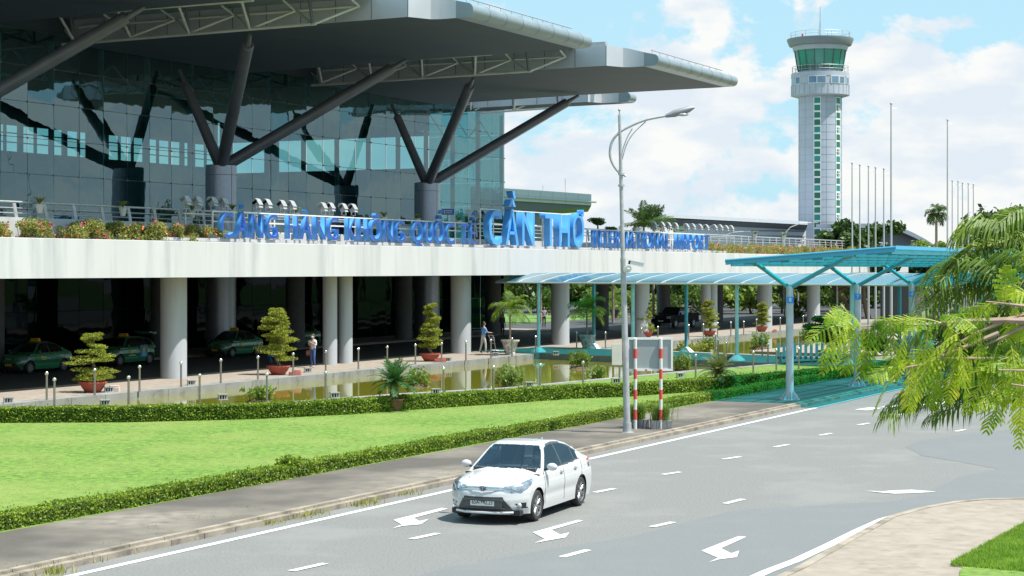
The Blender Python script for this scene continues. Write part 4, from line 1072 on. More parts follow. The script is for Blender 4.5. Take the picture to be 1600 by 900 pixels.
# finer line
def refine(line, k=4):
    o_ = []
    for i in range(len(line) - 1):
        for j in range(k): o_.append(line[i].lerp(line[i + 1], j / k))
    return o_ + [line[-1]]
hedge(refine(bl), 0.5, 0.47, 'clipped green hedge on the far side of the lawn, along the pond', 85000, 2, size=0.052)
# bush breaking the front hedge line
def bush(loc, r_, h, label, leaf='leaf_hedge', n=500, size=0.06, name='shrub', group=None, cat='shrub', seed=3):
    r = np.random.default_rng(seed); root = thing(name, loc, label, cat, group)
    cs = [Vector((r.uniform(-.5, .5) * r_, r.uniform(-.5, .5) * r_, h * r.uniform(.35, .75))) for _ in range(7)]
    b = MB(); b.quads(rand_quads(clump_points(cs, [r_ * .5] * 7, n, r, .3), size, r)); b.build('foliage', M[leaf], root, world=False)
    b = MB()
    for c in cs: b.tube([Vector((0, 0, -.02)), c * .5 + Vector((0, 0, .02)), c], 0.008, 4)
    b.build('stems', M['bark'], root, world=False)
    return root
bush(TS(ST(G(487, 752, Z_P))[0] + .6, 26.2, Z_P), 0.38, 0.50, 'unclipped leafy shrub sticking out of the front hedge', n=900, seed=4)

# ---------------------------------------------------------------- bollards
def bollard():
    root = thing('bollard', (0, 0, 0), 'x', 'bollard')
    b = MB(); b.lathe([(0.07, 0), (0.07, 0.015), (0.042, 0.02), (0.040, 0.93)], (0, 0, 0), 12); b.build('post', M['steel'], root, world=False, smooth=40)
    b = MB(); b.ball((0, 0, 0.99), 0.072, 12, 8); b.build('ball', mat('ball_steel', (0.75, 0.74, 0.72), 0.22, 0.9), root, world=False, smooth=80)
    return root
farb = [(73, 625), (148, 618), (218, 612), (283, 605), (345, 599), (403, 593), (458, 587), (509, 582), (560, 577), (605, 573), (649, 569.5), (690, 566.5), (728, 563.5), (767, 560), (800, 557), (837, 553), (901, 545.5), (946, 545), (1002, 537), (1028, 534), (1076, 530.5), (1099, 529), (1121, 527), (1142, 525.5), (1162, 523.5), (1182, 519.5), (1219, 517), (1255, 512.5), (1274, 510)]
nearb = [(85, 637), (201, 633), (312, 629), (417, 627), (509, 623.5), (693, 616), (771, 612.5), (844, 608), (911, 603.5), (968, 599), (1087, 590), (1177, 583.5), (1213, 579), (1248, 576.5)]
midb = [(917, 543), (1118, 549), (1135, 566), (1191, 557.5), (1200, 568.5), (1122, 560)]
B0 = None
def put_boll(lst, fmt, grp):
    global B0
    for i, (x, y) in enumerate(lst):
        nm = (ords + ['thirteenth', 'fourteenth', 'fifteenth', 'sixteenth', 'seventeenth', 'eighteenth', 'nineteenth', 'twentieth', 'twenty first', 'twenty second', 'twenty third', 'twenty fourth', 'twenty fifth', 'twenty sixth', 'twenty seventh', 'twenty eighth', 'twenty ninth'])[i]
        p = G(x, y, Z_P)
        if B0 is None: B0 = bollard(); B0.location = p; B0['label'] = fmt % nm; B0['group'] = grp
        else: place_copy(B0, p, i * .7, fmt % nm, grp)
put_boll(farb, 'steel ball topped bollard along the walkway beside the columns, %s from the left', 'bollards along the walkway')
put_boll(nearb, 'steel ball topped bollard behind the pond hedge, %s from the left', 'bollards along the near edge of the pond')
put_boll(midb, 'steel ball topped bollard on the covered path over the pond, %s of that group', 'bollards on the covered path')

# ---------------------------------------------------------------- potted clipped trees
def pot_bowl(root, r_, h, m='terracotta', name='pot'):
    b = MB(); b.lathe([(r_ * .50, 0), (r_ * .56, h * .08), (r_ * .78, h * .5), (r_ * .92, h * .86), (r_, h * .88), (r_, h), (r_ * .88, h), (r_ * .86, h * .84), (.02, h * .84)], (0, 0, 0), 28)
    p = b.build(name, M[m], root, world=False, smooth=40)
    b = MB(); b.lathe([(r_ * .86, h * .86), (.02, h * .9)], (0, 0, 0), 16); b.build('soil', M['earth'], p, world=False)
    return p
def topiary(loc, h, rad, label, layers, seed, pot_r=0.55, pot_h=0.42, leaf='leaf_topiary'):
    r = np.random.default_rng(seed); root = thing('potted_topiary', loc, label, 'potted tree', 'layered topiary trees in red bowls along the walkway')
    pot_bowl(root, pot_r, pot_h)
    b = MB(); pts = [Vector((r.normal() * .05, r.normal() * .05, pot_h * .8 + (h - pot_h) * k / 6)) for k in range(7)]
    b.tube(pts, [0.085 - 0.009 * k for k in range(7)], 8)
    Q = []; 
    for (zf, wf, off) in layers:
        z = pot_h + (h - pot_h) * zf; n = 3 if wf > .4 else 1
        for k in range(n + 2):
            a = 2 * math.pi * k / (n + 2) + r.uniform(-.4, .4); q = rad * wf * (.55 if wf > .3 else .1)
            c = np.array([math.cos(a) * q * r.uniform(.6, 1.3) + off * rad, math.sin(a) * q * r.uniform(.6, 1.3), z + r.uniform(-.05, .05) * h]); wf = wf * r.uniform(.82, 1.12)
            b.tube([Vector((0, 0, z - .12)), Vector(c) - Vector((0, 0, .03))], [.025, .01], 5)
            m_ = 260; v = r.normal(size=(m_, 3)); v /= np.linalg.norm(v, axis=1)[:, None]
            P = c + v * np.array([rad * wf * .55, rad * wf * .55, h * .034]) * r.uniform(.4, 1.12, m_)[:, None] ** .5
            Q.append(rand_quads(P, 0.045, r, aspect=1.5))
    b.build('trunk', M['bark'], root, world=False, smooth=50)
    b = MB(); b.quads(np.concatenate(Q)); b.build('foliage', M[leaf], root, world=False)
    return root
LYA = [(.10, .95, .1), (.20, .85, .15), (.42, .9, -.2), (.50, .75, .1), (.64, .7, -.1), (.76, .5, .1), (.93, .5, 0)]
LYB = [(.16, .9, .2), (.28, .95, -.05), (.40, .95, .1), (.50, .85, -.05), (.60, .95, 0), (.70, .8, -.1), (.80, .75, -.2), (.90, .6, -.05), (.97, .45, -.1)]
LYC = [(.14, .8, -.3), (.24, .8, .2), (.34, .85, -.1), (.45, .9, .25), (.56, .9, -.1), (.66, .7, .1), (.77, .7, .3), (.87, .55, -.1), (.97, .6, .1)]
for i, (px, py, ptop, rad, lay, lab) in enumerate([(145, 613, 519, .95, LYA, 'bright yellow green layered topiary in a red bowl at the far left, before the taxis'), (435, 585.5, 485, .88, LYB, 'full bushy layered topiary in a red bowl beside the woman in a white shirt'),
        (672, 564.5, 478, .62, LYC, 'narrow yellow green topiary in a red bowl between the column pair and the thick column'), (1010, 527.5, 470, .62, LYA, 'thin layered topiary in a red bowl just above the signboard'),
        (1108, 526, 470, .72, LYB, 'layered topiary in a red bowl left of the fourth thick column'), (1190, 518.5, 474, .62, LYC, 'dark small topiary in a red bowl right of the covered path posts')]):
    p = G(px, py, Z_P); topiary(p, (py - ptop) * p.y / F, rad, lab, lay, 200 + i, pot_r=.56 if i < 3 else .5)
# pink brick blocks and small ground lamps beside the pots
def blockset(px, py, w_, label, c='red_block'):
    p = G(px, py, Z_P); root = thing('brick_stack', p, label, 'bricks', 'painted blocks beside the pots'); b = MB(); b.box((0, 0, .08), (w_, .3, .16)); b.box((.06, .05, .2), (w_ * .7, .25, .08)); b.build('blocks', mat(c, (0.48, 0.16, 0.14) if 'red' in c else (.55, .45, .38), .8, var=.2), root, world=False)
blockset(176, 612, .55, 'pale block with a red end beside the leftmost red bowl', 'pale_block'); blockset(461, 586.5, .55, 'red painted blocks beside the bowl near the woman'); blockset(688, 566, .6, 'pinkish red blocks beside the third topiary bowl'); blockset(1210, 519.5, .3, 'small red block right of the last topiary bowl')
def groundlamp():
    root = thing('ground_spotlight', (0, 0, 0), 'x', 'spotlight'); b = MB()
    for x in (-.15, -.05, .05, .15): b.box((x, -.08, .11), (.025, .025, .2)); b.box((x, .08, .11), (.025, .025, .2))
    b.box((0, 0, .21), (.36, .22, .03)); b.box((0, 0, .02), (.36, .22, .03)); b.build('cage', M['galv'], root, world=False)
    b = MB(); b.box((0, 0, .11), (.22, .12, .12)); b.build('lamp', M['black'], root, world=False)
    return root
g0 = None
for i, (x, y) in enumerate([(13, 630), (170, 613), (299, 602), (481, 582), (615, 573), (700, 565), (774, 557), (868, 555), (1185, 513), (164, 634), (348, 625), (523, 622), (681, 616), (827, 605), (962, 599), (1063, 590)]):
    lab = 'small caged spotlight on the walkway edge, %s from the left' % ords[i] if i < 9 else 'small caged spotlight behind the pond hedge, %s from the left' % ords[i - 9]
    if g0 is None: g0 = groundlamp(); g0.location = G(x, y, Z_P); g0['label'] = lab; g0['group'] = 'caged ground spotlights by the pond'; g0.rotation_euler.z = .4
    else: place_copy(g0, G(x, y, Z_P), .4, lab, 'caged ground spotlights by the pond')

# cycads in pots
def cycad(loc, label, leaf, nf, L, seed, trunk=.45, potr=.34, poth=.42, up=(-.2, 1.35), yell=True):
    r = np.random.default_rng(seed); root = thing('potted_cycad', loc, label, 'potted plant', 'cycads in pots by the pond hedge')
    pot_bowl(root, potr, poth, 'terra_old')
    b = MB(); b.lathe([(.10, poth * .8), (.16, poth + trunk * .3), (.15, poth + trunk * .8), (.08, poth + trunk)], (0, 0, 0), 12); b.build('trunk', M['bark'], root, world=False)
    b = MB(); top = Vector((0, 0, poth + trunk))
    for i in range(nf):
        a = i * 2.399; e = up[0] + (up[1] - up[0]) * (i + .5) / nf
        frond(b, top, (math.cos(a) * math.cos(e), math.sin(a) * math.cos(e), math.sin(e)), L * r.uniform(.85, 1.1), .9, r, 26, .032, .20, hang=.1, stem_r=.014)
    b.build('fronds', M[leaf], root, world=False)
cycad(G(616, 642, Z_P), 'dark green cycad in a red brown pot set into the pond hedge, centre left', 'leaf_cycad', 34, .95, 3, trunk=.55)
cycad(G(1122, 608.5, Z_P), 'yellowing cycad in a brown pot in front of the pond hedge, centre right', 'leaf_cycad2', 30, .95, 4, trunk=.3, potr=.36)
# potted palms on the walkway
def pot_palm(px, py, hz, label, seed, L, potm, square=False, n=20):
    p = G(px, py, Z_P); root = palm(p, hz, L, label, 'palms in large pots on the walkway', n=n, seed=seed, trunk_r=.06, name='potted_palm', nl=30, lw=.035, ll=.42, droop=1.7, up=(-.1, 1.35))
    b = MB(); b.lathe([(.28, 0), (.30, .12), (.26, .14), (.34, .3), (.46, .74), (.54, .78), (.54, .86), (.44, .86), (.42, .78), (.02, .78)], (0, 0, 0), 8 if square else 24)
    b.build('pot', potm, root, world=False, smooth=40)
potm = mat('patterned_pot', (0.50, 0.46, 0.42), .7, var=.45, scale=7, detail=1)
pot_palm(797, 554.5, 2.55, 'light green palm in a patterned white pot beside the man in a blue shirt', 41, 1.45, potm)
pot_palm(917, 545, 2.35, 'darker drooping palm in a teal lit pot right of the thick column', 42, 1.5, potm)
pot_palm(960, 497, 2.0, 'palm in a dark square planter at the far lawn edge under the elevated road', 43, 1.6, mat('dark_planter', (.10, .09, .085), .8, var=.2), True)
pot_palm(975, 492, 1.0, 'small shrub like palm in a dark planter on the far lawn edge', 44, 1.0, mat('dark_planter', (.10, .09, .085), .8, var=.2), True)

# pond plants: clumps on little mounds
def pond_plant(px, py, h, wd, label, seed, n=420, leaf='leaf_pond'):
    r = np.random.default_rng(seed); p = G(px, py, Z_W); root = thing('pond_plant', p, label, 'water plant', 'leafy clumps growing in the pond')
    b = MB(); v = [];
    b.ball((0, 0, 0), wd * .55, 10, 6, sc=(1, .7, .28)); m_ = b.build('mound', mat('mound', (.11, .075, .05), .95, var=.4, scale=9, bump=.6), root, world=False)
    b = MB(); Q = []
    for k in range(int(26 * wd + 14)):
        a = r.uniform(0, 6.28); q = wd * .5 * math.sqrt(r.uniform(0, 1)); c = Vector((math.cos(a) * q, math.sin(a) * q * .7, .0)); t = c + Vector((r.normal() * .12, r.normal() * .12, h * r.uniform(.45, 1)))
        b.tube([c, t], .007, 4)
        m2 = 16; f = r.uniform(.35, 1, m2)[:, None]; P = np.array(c) * (1 - f) + np.array(t) * f + r.normal(0, .06, (m2, 3)); Q.append(rand_quads(P, .075, r, aspect=2.2))
    b.build('stems', mat('stem_brown', (.18, .16, .06), .8), root, world=False); b = MB(); b.quads(np.concatenate(Q)); b.build('foliage', M[leaf], root, world=False)
for i, (px, py, h, wd, lab) in enumerate([(405, 628, .65, .9, 'green clump in the pond at its narrow left end'), (654, 604, .85, .95, 'leafy clump on a brown mound right of the dark cycad'), (797, 609, 1.15, 1.15, 'large leafy clump on a mound in the middle of the pond'),
        (905, 576, 1.0, .95, 'clump on a mound below the darker potted palm'), (933, 594, .7, .75, 'low sparse clump on a mound left of the lamp post'), (1063, 582, 1.1, 1.1, 'tall clump just right of the signboard'), (1085, 556, .9, 1.9, 'dry brownish shrub clump beyond the covered path'),
        (1106, 552, 1.1, .9, 'bright green clump beyond the covered path'), (1186, 545, 1.1, 1.2, 'clump on a brown mound in the rear part of the pond'), (1262, 533, 1.1, 1.1, 'clump at the rear edge of the pond right of post eight')]):
    pond_plant(px, py, h, wd, lab, 300 + i, leaf='leaf_topiary' if i == 6 else 'leaf_pond')
p = G(1137, 563, Z_P); root = thing('flower_pot', p, 'small empty clay pot on the covered path behind the yellowing cycad', 'pot'); pot_bowl(root, .28, .3, 'terra_old')
p = G(1074, 581, Z_W); root = thing('pond_lamp', p, 'small round grey lamp standing in the pond left of the yellowing cycad', 'lamp'); b = MB(); b.lathe([(.03, 0), (.03, .2), (.2, .22), (.2, .27), (.05, .3)], (0, 0, 0), 12); b.build('lamp_head', M['galv'], root, world=False)

# grassy planters at the signboard
for i, (px, py) in enumerate([(997, 668), (1033, 670)]):
    p = G(px, py, Z_P); root = thing('planter_box', p, 'grey wooden planter with grassy leaves at the foot of the %s striped sign post' % ('left', 'right')[i], 'planter', 'planters under the signboard')
    b = MB()
    for k in range(4): b.box((-.24 + k * .16, 0, .13), (.15, .42, .26))
    b.box((0, 0, .02), (.62, .40, .04)); b.build('box', mat('planter_wood', (.20, .20, .21), .8, var=.2), root, world=False)
    r = np.random.default_rng(60 + i); Q = []
    for k in range(330):
        a = r.uniform(0, 6.28); sp = r.uniform(.1, .55); L = r.uniform(.35, .8); c = np.array([r.normal(0, .12), r.normal(0, .08), .24]); dv = np.array([math.cos(a), math.sin(a), 0]); wv = np.array([-dv[1], dv[0], 0]) * .009
        m1 = c + dv * sp * L * .4 + np.array([0, 0, L * .6]); e = c + dv * sp * L * 1.1 + np.array([0, 0, L * .72]); Q.append([c - wv, m1 - wv, m1 + wv, c + wv]); Q.append([m1 - wv, e, e, m1 + wv])
    b = MB(); b.quads(np.array(Q)); b.build('leaves', M['leaf_pond'], root, world=False)

# flowering shrubs along the elevated road and pots on its rail
def planter_mass(s0, s1, label, n, nf, seed, top=1.0):
    r = np.random.default_rng(seed); root = thing('flowering_hedge', TS(s0, .3, 6.1), label, 'flowering hedge', 'bougainvillea along the elevated road', rz=TH)
    L = s1 - s0; k = int(L * 7); cs = []; rs = []
    for i in range(k):
        cs.append(TS(s0 + r.uniform(0, L), r.uniform(.5, 1.4), 6.12 + r.uniform(.02, .62) * top)); rs.append(r.uniform(.2, .42) * top)
    P = clump_points(cs, rs, n, r, .3); P[:, 2] = np.maximum(P[:, 2], 6.05)
    b = MB(); b.quads(rand_quads(P, .062, r, aspect=1.5)); b.build('foliage', M['leaf_boug'], root)
    b = MB()
    for c in cs: b.tube([Vector((c.x, c.y, 6.0)), c + Vector((r.normal() * .1, r.normal() * .1, .15))], .012, 4)
    b.build('stems', M['bark_pale'], root)
    for mname, part, nn in (('flower_pink', 'pink_flowers', nf), ('flower_orange', 'orange_flowers', nf)):
        C_ = P[r.choice(len(P), nn)]; Q = []
        for c in C_:
            Q.append(c + r.normal(0, .05, (7, 3)))
        b = MB(); b.quads(rand_quads(np.concatenate(Q), .085, r, aspect=1.1)); b.build(part, M[mname], root)
sA = onplane(343, 1.2)[0]; sB = onplane(1105, 1.2)[0]
planter_mass(-14, sA - .1, 'yellow green bougainvillea with pink and orange flowers left of the airport sign', 42000, 130, 5, 1.15)
planter_mass(sB + .3, 112, 'bougainvillea with orange flowers on the elevated road right of the sign', 40000, 260, 6, 1.2)
r9 = np.random.default_rng(8)
for i, (px, py) in enumerate([(200, 395), (215, 400), (296, 386)]):
    s_, p = onplane(px, 1.62); q = [TS(s_, 1.66 + r9.uniform(0, .12), 6.25 - r9.uniform(0, .9)) + U * r9.normal(0, .35) for _ in range(60)]
    root = thing('hanging_sprig', TS(s_, 1.65, 6.2), 'loose sprig of flowers hanging over the white edge, %s from the left' % ords[i], 'plant', 'sprigs hanging over the white edge')
    b = MB(); b.quads(rand_quads(np.array([tuple(v) for v in q]), .06, r9)); b.build('leaves', M['leaf_boug'], root)
def railpot(loc, label, s=1.0, seed=1):
    r = np.random.default_rng(seed); root = thing('rail_pot', loc, label, 'potted plant', 'small potted plants on the railing')
    b = MB(); b.lathe([(.10, 0), (.17, .32), (.19, .33), (.19, .36), (.15, .36), (.02, .34)], (0, 0, 0), 14); b.build('pot', mat('white_pot', (.55, .52, .46), .7, var=.1), root, world=False, smooth=40)
    Q = []
    for k in range(70):
        a = r.uniform(0, 6.28); c = np.array([0, 0, .34]); dv = np.array([math.cos(a), math.sin(a), 0]); L = r.uniform(.18, .42) * s; wv = np.array([-dv[1], dv[0], 0]) * .016
        m1 = c + dv * L * .5 + np.array([0, 0, L * .75]); e = c + dv * L * 1.1 + np.array([0, 0, L * .6]); Q.append([c - wv, m1 - wv, m1 + wv, c + wv]); Q.append([m1 - wv, e, e, m1 + wv])
    b = MB(); b.quads(np.array(Q)); b.build('leaves', M['leaf_boug'], root, world=False)
for i, (px, py) in enumerate([(62, 329), (192, 334), (300, 338), (363, 337), (462, 341), (600, 347), (652, 349), (717, 352), (992, 362), (1180, 371), (1225, 373), (1426, 383)]):
    s_, p = onplane(px, .08); railpot((p.x, p.y, pz(py, p.y) - .1), 'small potted plant with yellow green leaves hung on the railing, %s from the left' % ords[i], seed=i)
# bonsai on the elevated road
s_, p = onplane(937, -.4); root = thing('potted_bonsai', (p.x, p.y, 6.2), 'bonsai with flat green pads standing above the word INTERNATIONAL', 'bonsai')
pot_bowl(root, .35, .3); r = np.random.default_rng(3); b = MB(); b.tube([(0, 0, .2), (.1, 0, .7), (-.1, 0, 1.2), (-.15, 0, 2.0)], [.11, .09, .07, .05], 8); b.tube([(0, 0, 1.0), (.7, 0, 1.4)], [.05, .03], 6); b.build('trunk', M['bark_pale'], root, world=False)
Q = []
for c, rad in (((-.25, 0, 2.1), .62), ((-.05, 0, 1.95), .5), ((.75, 0, 1.5), .48)):
    v = r.normal(size=(500, 3)); v /= np.linalg.norm(v, axis=1)[:, None]; Q.append(rand_quads(np.array(c) + v * np.array([rad, rad, .2]) * r.uniform(.3, 1, 500)[:, None], .08, r))
b = MB(); b.quads(np.concatenate(Q)); b.build('foliage', M['leaf_mid'], root, world=False)
# dark clipped tree in a grey pot by the pond, right
p = G(1296, 566, Z_P); root = thing('potted_cloud_tree', p, 'dark green cloud pruned tree in a grey stone pot at the pond corner', 'potted tree')
pot_bowl(root, .62, .62, 'coping'); r = np.random.default_rng(13); b = MB(); b.tube([(0, 0, .5), (.1, 0, 1.0), (-.15, .1, 1.6)], [.13, .1, .06], 8); Q = []
for c, rad in (((-.6, 0, 1.3), .55), ((.35, 0, 1.05), .6), ((-.1, .2, 1.75), .75), ((-.9, 0, 1.85), .5), ((.75, 0, 1.6), .6), ((.2, 0, 2.15), .6), ((-.5, 0, 2.25), .45)):
    b.tube([(0, 0, .9), tuple(Vector(c) * .9)], [.06, .03], 5)
    v = r.normal(size=(1000, 3)); v /= np.linalg.norm(v, axis=1)[:, None]; Q.append(rand_quads(np.array(c) + v * np.array([rad, rad, rad * .42]) * r.uniform(.5, 1, 1000)[:, None], .07, r))
b.build('trunk', M['bark'], root, world=False); b = MB(); b.quads(np.concatenate(Q)); b.build('foliage', M['leaf_mid'], root, world=False)
# ---------------------------------------------------------------- cars
def interp(x, xs, ys):
    return np.interp(x, xs, ys)
SEDAN = dict(xf=2.14, xr=-2.27, fa=1.275, ra=-1.275, W=0.85, zb=0.19,
    zc=([-2.3, -2.1, -1.6, -1.0, 0.85, 1.1, 1.5, 1.85, 2.05, 2.2], [1.00, 1.05, 1.07, 1.02, 0.98, 0.965, 0.90, 0.815, 0.745, 0.70]),
    zs=([-2.3, -1.8, -1.0, 0.5, 1.0, 1.5, 1.9, 2.2], [0.95, 0.985, 0.95, 0.905, 0.87, 0.80, 0.73, 0.68]),
    roof=([-1.85, -1.62, -1.35, -1.0, -0.6, -0.2, 0.15, 0.42, 1.08, 1.2], [1.02, 1.10, 1.24, 1.375, 1.45, 1.475, 1.455, 1.405, 0.965, 0.90]),
    ws=(0.40, 1.04), bw=(-1.58, -1.02), tumble=0.235, doors=(0.86, -0.24, -1.02), wheel=0.305)
HATCH = dict(SEDAN, xf=1.80, xr=-1.97, fa=1.18, ra=-1.25, W=0.83,
    zc=([-2.0, -1.6, -1.0, 0.85, 1.1, 1.5, 1.75, 1.9], [1.00, 1.03, 1.02, 0.99, 0.965, 0.89, 0.80, 0.72]),
    zs=([-2.0, -1.0, 0.5, 1.0, 1.5, 1.8], [0.98, 0.97, 0.92, 0.87, 0.79, 0.70]),
    roof=([-1.96, -1.80, -1.6, -1.2, -0.6, -0.2, 0.15, 0.42, 1.12, 1.25], [1.0, 1.14, 1.36, 1.45, 1.50, 1.51, 1.49, 1.43, 0.95, 0.90]),
    ws=(0.42, 1.08), bw=(-1.86, -1.62), doors=(0.80, -0.28, -1.0), wheel=0.29)
SALOON = dict(HATCH, xr=-2.2, zc=([-2.3, -2.1, -1.6, -1.0, 0.85, 1.1, 1.5, 1.75, 1.9], [0.98, 1.03, 1.06, 1.02, 0.99, 0.965, 0.89, 0.80, 0.72]),
    roof=([-1.8, -1.55, -1.25, -0.9, -0.5, -0.2, 0.15, 0.42, 1.12, 1.25], [1.02, 1.12, 1.28, 1.41, 1.49, 1.51, 1.49, 1.43, 0.95, 0.90]), bw=(-1.5, -0.95))
def laplace(V, Fq, it, lam=0.5):
    n = len(V)
    e = np.concatenate([Fq[:, [0, 1]], Fq[:, [1, 2]], Fq[:, [2, 3]], Fq[:, [3, 0]]]); e = np.concatenate([e, e[:, ::-1]])
    cnt = np.bincount(e[:, 0], minlength=n).astype(float)
    # keep open borders in place
    ek = {}
    for a, c in np.sort(e[:len(e) // 2], 1): ek[(a, c)] = ek.get((a, c), 0) + 1
    fixed = np.zeros(n, bool)
    for (a, c), k in ek.items():
        if k == 1: fixed[a] = fixed[c] = True
    for _ in range(it):
        s = np.stack([np.bincount(e[:, 0], V[e[:, 1], k], minlength=n) for k in range(3)], 1) / np.maximum(cnt, 1)[:, None]
        V = np.where(fixed[:, None], V, V + lam * (s - V))
    return V
def inpoly(x, y, poly):
    c = False; n = len(poly)
    for i in range(n):
        x0, y0 = poly[i]; x1, y1 = poly[(i + 1) % n]
        if (y0 > y) != (y1 > y) and x < (x1 - x0) * (y - y0) / (y1 - y0) + x0: c = not c
    return c
def make_car(name, root, spec, paint, res=1.0, glass=None, headpoly=None, detail=True):
    S = spec; W0 = S['W']
    na, nb, nc = int(170 * res), int(64 * res), int(34 * res)
    def mapP(a, b, c):
        n = abs(b)
        xf = S['xf'] - np.interp(c, [0, .25, .5, .75, .92, 1], [.07, .015, 0, .03, .085, .14]) - .42 * n ** 3.0
        xr = S['xr'] + np.interp(c, [0, .3, .6, .9, 1], [.08, 0, .02, .05, .10]) + .30 * n ** 3.2
        x = xf + (xr - xf) * a
        zc = np.interp(x, *S['zc']); zs = np.interp(x, *S['zs'])
        zt = zs + (zc - zs) * (1 - n ** 2.4)
        z = S['zb'] + c * (zt - S['zb'])
        w_ = W0 * np.interp(z, [.15, .3, .5, .62, .72, .85, 1.05], [.955, .975, .992, 1.0, .993, .962, .90])
        w_ *= 1 - .035 * max(0, abs(x) - 1.2) ** 1.5
        w_ -= 0.012 * math.exp(-((z - .47) / .07) ** 2) * (1 if abs(x) < .95 else 0)
        return (x, b * w_, z)
    vid = {}; V = []; Fq = []
    def gv(i, j, k):
        key = (i, j, k)
        if key not in vid: vid[key] = len(V); V.append(mapP(i / na, -1 + 2 * j / nb, k / nc))
        return vid[key]
    for i in range(na):
        for j in range(nb): Fq.append((gv(i, j, nc), gv(i, j + 1, nc), gv(i + 1, j + 1, nc), gv(i + 1, j, nc)))
        for k in range(nc):
            Fq.append((gv(i, nb, k), gv(i + 1, nb, k), gv(i + 1, nb, k + 1), gv(i, nb, k + 1)))
            Fq.append((gv(i, 0, k), gv(i, 0, k + 1), gv(i + 1, 0, k + 1), gv(i + 1, 0, k)))
    for j in range(nb):
        for k in range(nc):
            Fq.append((gv(0, j, k), gv(0, j + 1, k), gv(0, j + 1, k + 1), gv(0, j, k + 1)))
            Fq.append((gv(na, j, k), gv(na, j, k + 1), gv(na, j + 1, k + 1), gv(na, j + 1, k)))
    V = np.array(V); Fq = np.array(Fq); Ra = S['wheel'] + 0.055
    V = laplace(V, Fq, 4)
    # wheel arches
    side = np.abs(V[:, 1]) > W0 * .80
    for ax in (S['fa'], S['ra']):
        dx = V[:, 0] - ax; dz = V[:, 2] - S['wheel']; rr_ = np.hypot(dx, dz); m_ = side & (np.abs(rr_ - Ra) < .016 / res)
        V[m_, 0] = ax + dx[m_] / rr_[m_] * Ra; V[m_, 2] = S['wheel'] + dz[m_] / rr_[m_] * Ra
    cen = V[Fq].mean(1)
    keep = np.ones(len(Fq), bool)
    for ax in (S['fa'], S['ra']):
        keep &= ~((np.hypot(cen[:, 0] - ax, cen[:, 2] - S['wheel']) < Ra - .002) & (np.abs(cen[:, 1]) > W0 * .72) & (cen[:, 2] < S['wheel'] + Ra))
    Fq = Fq[keep]; cen = cen[keep]
    # regions of the lower body: 0 body 1 headlight 2 grille 3 chrome 4 tail light 5 fog recess 6 lower lip
    reg = np.zeros(len(Fq), int)
    hp = headpoly or [(.37, .655), (.62, .605), (.98, .60), (1.22, .69), (1.52, .85), (1.2, .815), (.8, .755), (.37, .705)]
    for q in range(len(Fq)):
        x, y, z = cen[q]; ay = abs(y)
        if x > .9:
            s_ = ay + (S['xf'] - x) * .95
            if s_ < 1.6 and .55 < z < .9 and inpoly(s_, z, hp): reg[q] = 1
            elif x > S['xf'] - .5:
                if z < .535 and z > .245 and ay < .40 + (.535 - z) * .72 and ay < .585: reg[q] = 2
                elif .655 < z < .705 and ay < .40: reg[q] = 3
                elif .30 < z < .425 and .61 < ay + (.30 - (z - .30)) * .0 < .79 and inpoly(ay, z, [(.60, .40), (.79, .425), (.80, .31), (.72, .30)]): reg[q] = 5
                elif z <= .245 and z > .205 and ay < .66: reg[q] = 6
        if x < S['ra'] - .30 and .74 < z < 1.0 and (ay > .42):
            if inpoly((S['ra'] - .30 - x), z, [(.12, .93), (.3, 1.0), (1.2, 1.03), (1.2, .76), (.62, .76), (.32, .86)]) and ay > .45: reg[q] = 4
    def sub(mask, nm, mats, par, smooth=45, flip=False):
        fq = Fq2[mask]
        if not len(fq): return None
        ids, inv = np.unique(fq, return_inverse=True); inv = inv.reshape(fq.shape)
        b = MB(); b.v = [tuple(v) for v in V2[ids]]; b.f = [tuple(f) for f in inv]; b.m = [0] * len(b.f)
        return b.build(nm, mats, par, world=False, smooth=smooth)
    Fq2, V2 = Fq, V
    body = sub(reg == 0, 'body', paint, root)
    for sg in (1, -1): sub((reg == 1) & (cen[:, 1] * sg > 0), 'headlight', mat('headlight_glass', (.26, .30, .34), .12, .5, var=.6, scale=12, coat=1.0), root)
    sub(reg == 2, 'grille', mat('car_grille', (.035, .037, .04), .45), root); sub(reg == 3, 'chrome_strip', M['chrome'], root)
    for sg in (1, -1): sub((reg == 4) & (cen[:, 1] * sg > 0), 'tail_light', mat('tail_red', (.42, .015, .03), .15, coat=1.0), root); sub((reg == 5) & (cen[:, 1] * sg > 0), 'fog_recess', M['black'], root)
    sub(reg == 6, 'lower_lip', M['chrome'] if detail else M['black'], root)
    # greenhouse
    ng = int(120 * res); ns = int(22 * res); ntp = int(26 * res); x0, x1 = S['ws'][1] + .06, S['roof'][0][0] + .04; KX = .20
    V = []; idx = {}
    def prof(x): return float(np.interp(x, *S['roof']))
    def ys(z): return W0 * .945 - S['tumble'] * max(0, (z - .90)) / .5 - .05 * max(0, (z - 1.2) / .28) ** 2
    row = ns + ntp
    for i in range(ng + 1):
        x = x0 + (x1 - x0) * i / ng; kx = KX if x > -.3 else -.12
        ze = prof(x)
        for _ in range(12):
            ye = ys(ze); bl = min(1, abs(x + .3) / .5); ze = prof(x + kx * bl * (ye / .7) ** 2)
            ze = max(ze, .90)
        ye = ys(ze); endt = max(0, (i / ng - .9) / .1); ny = 1 - .10 * endt ** 2
        half = []
        for k in range(ns): z = .86 + (ze - .86) * k / ns; half.append((x, ys(max(z, .9)) * ny, z))
        for k in range(ntp + 1):
            y = ye * (1 - k / ntp); bl = min(1, abs(x + .3) / .5); half.append((x, y * ny, max(prof(x + kx * bl * (y / .7) ** 2) - .035 * (y / .7) ** 2 * (1 if ze > 1.2 else max(0, (ze - .9) / .3)), .86)))
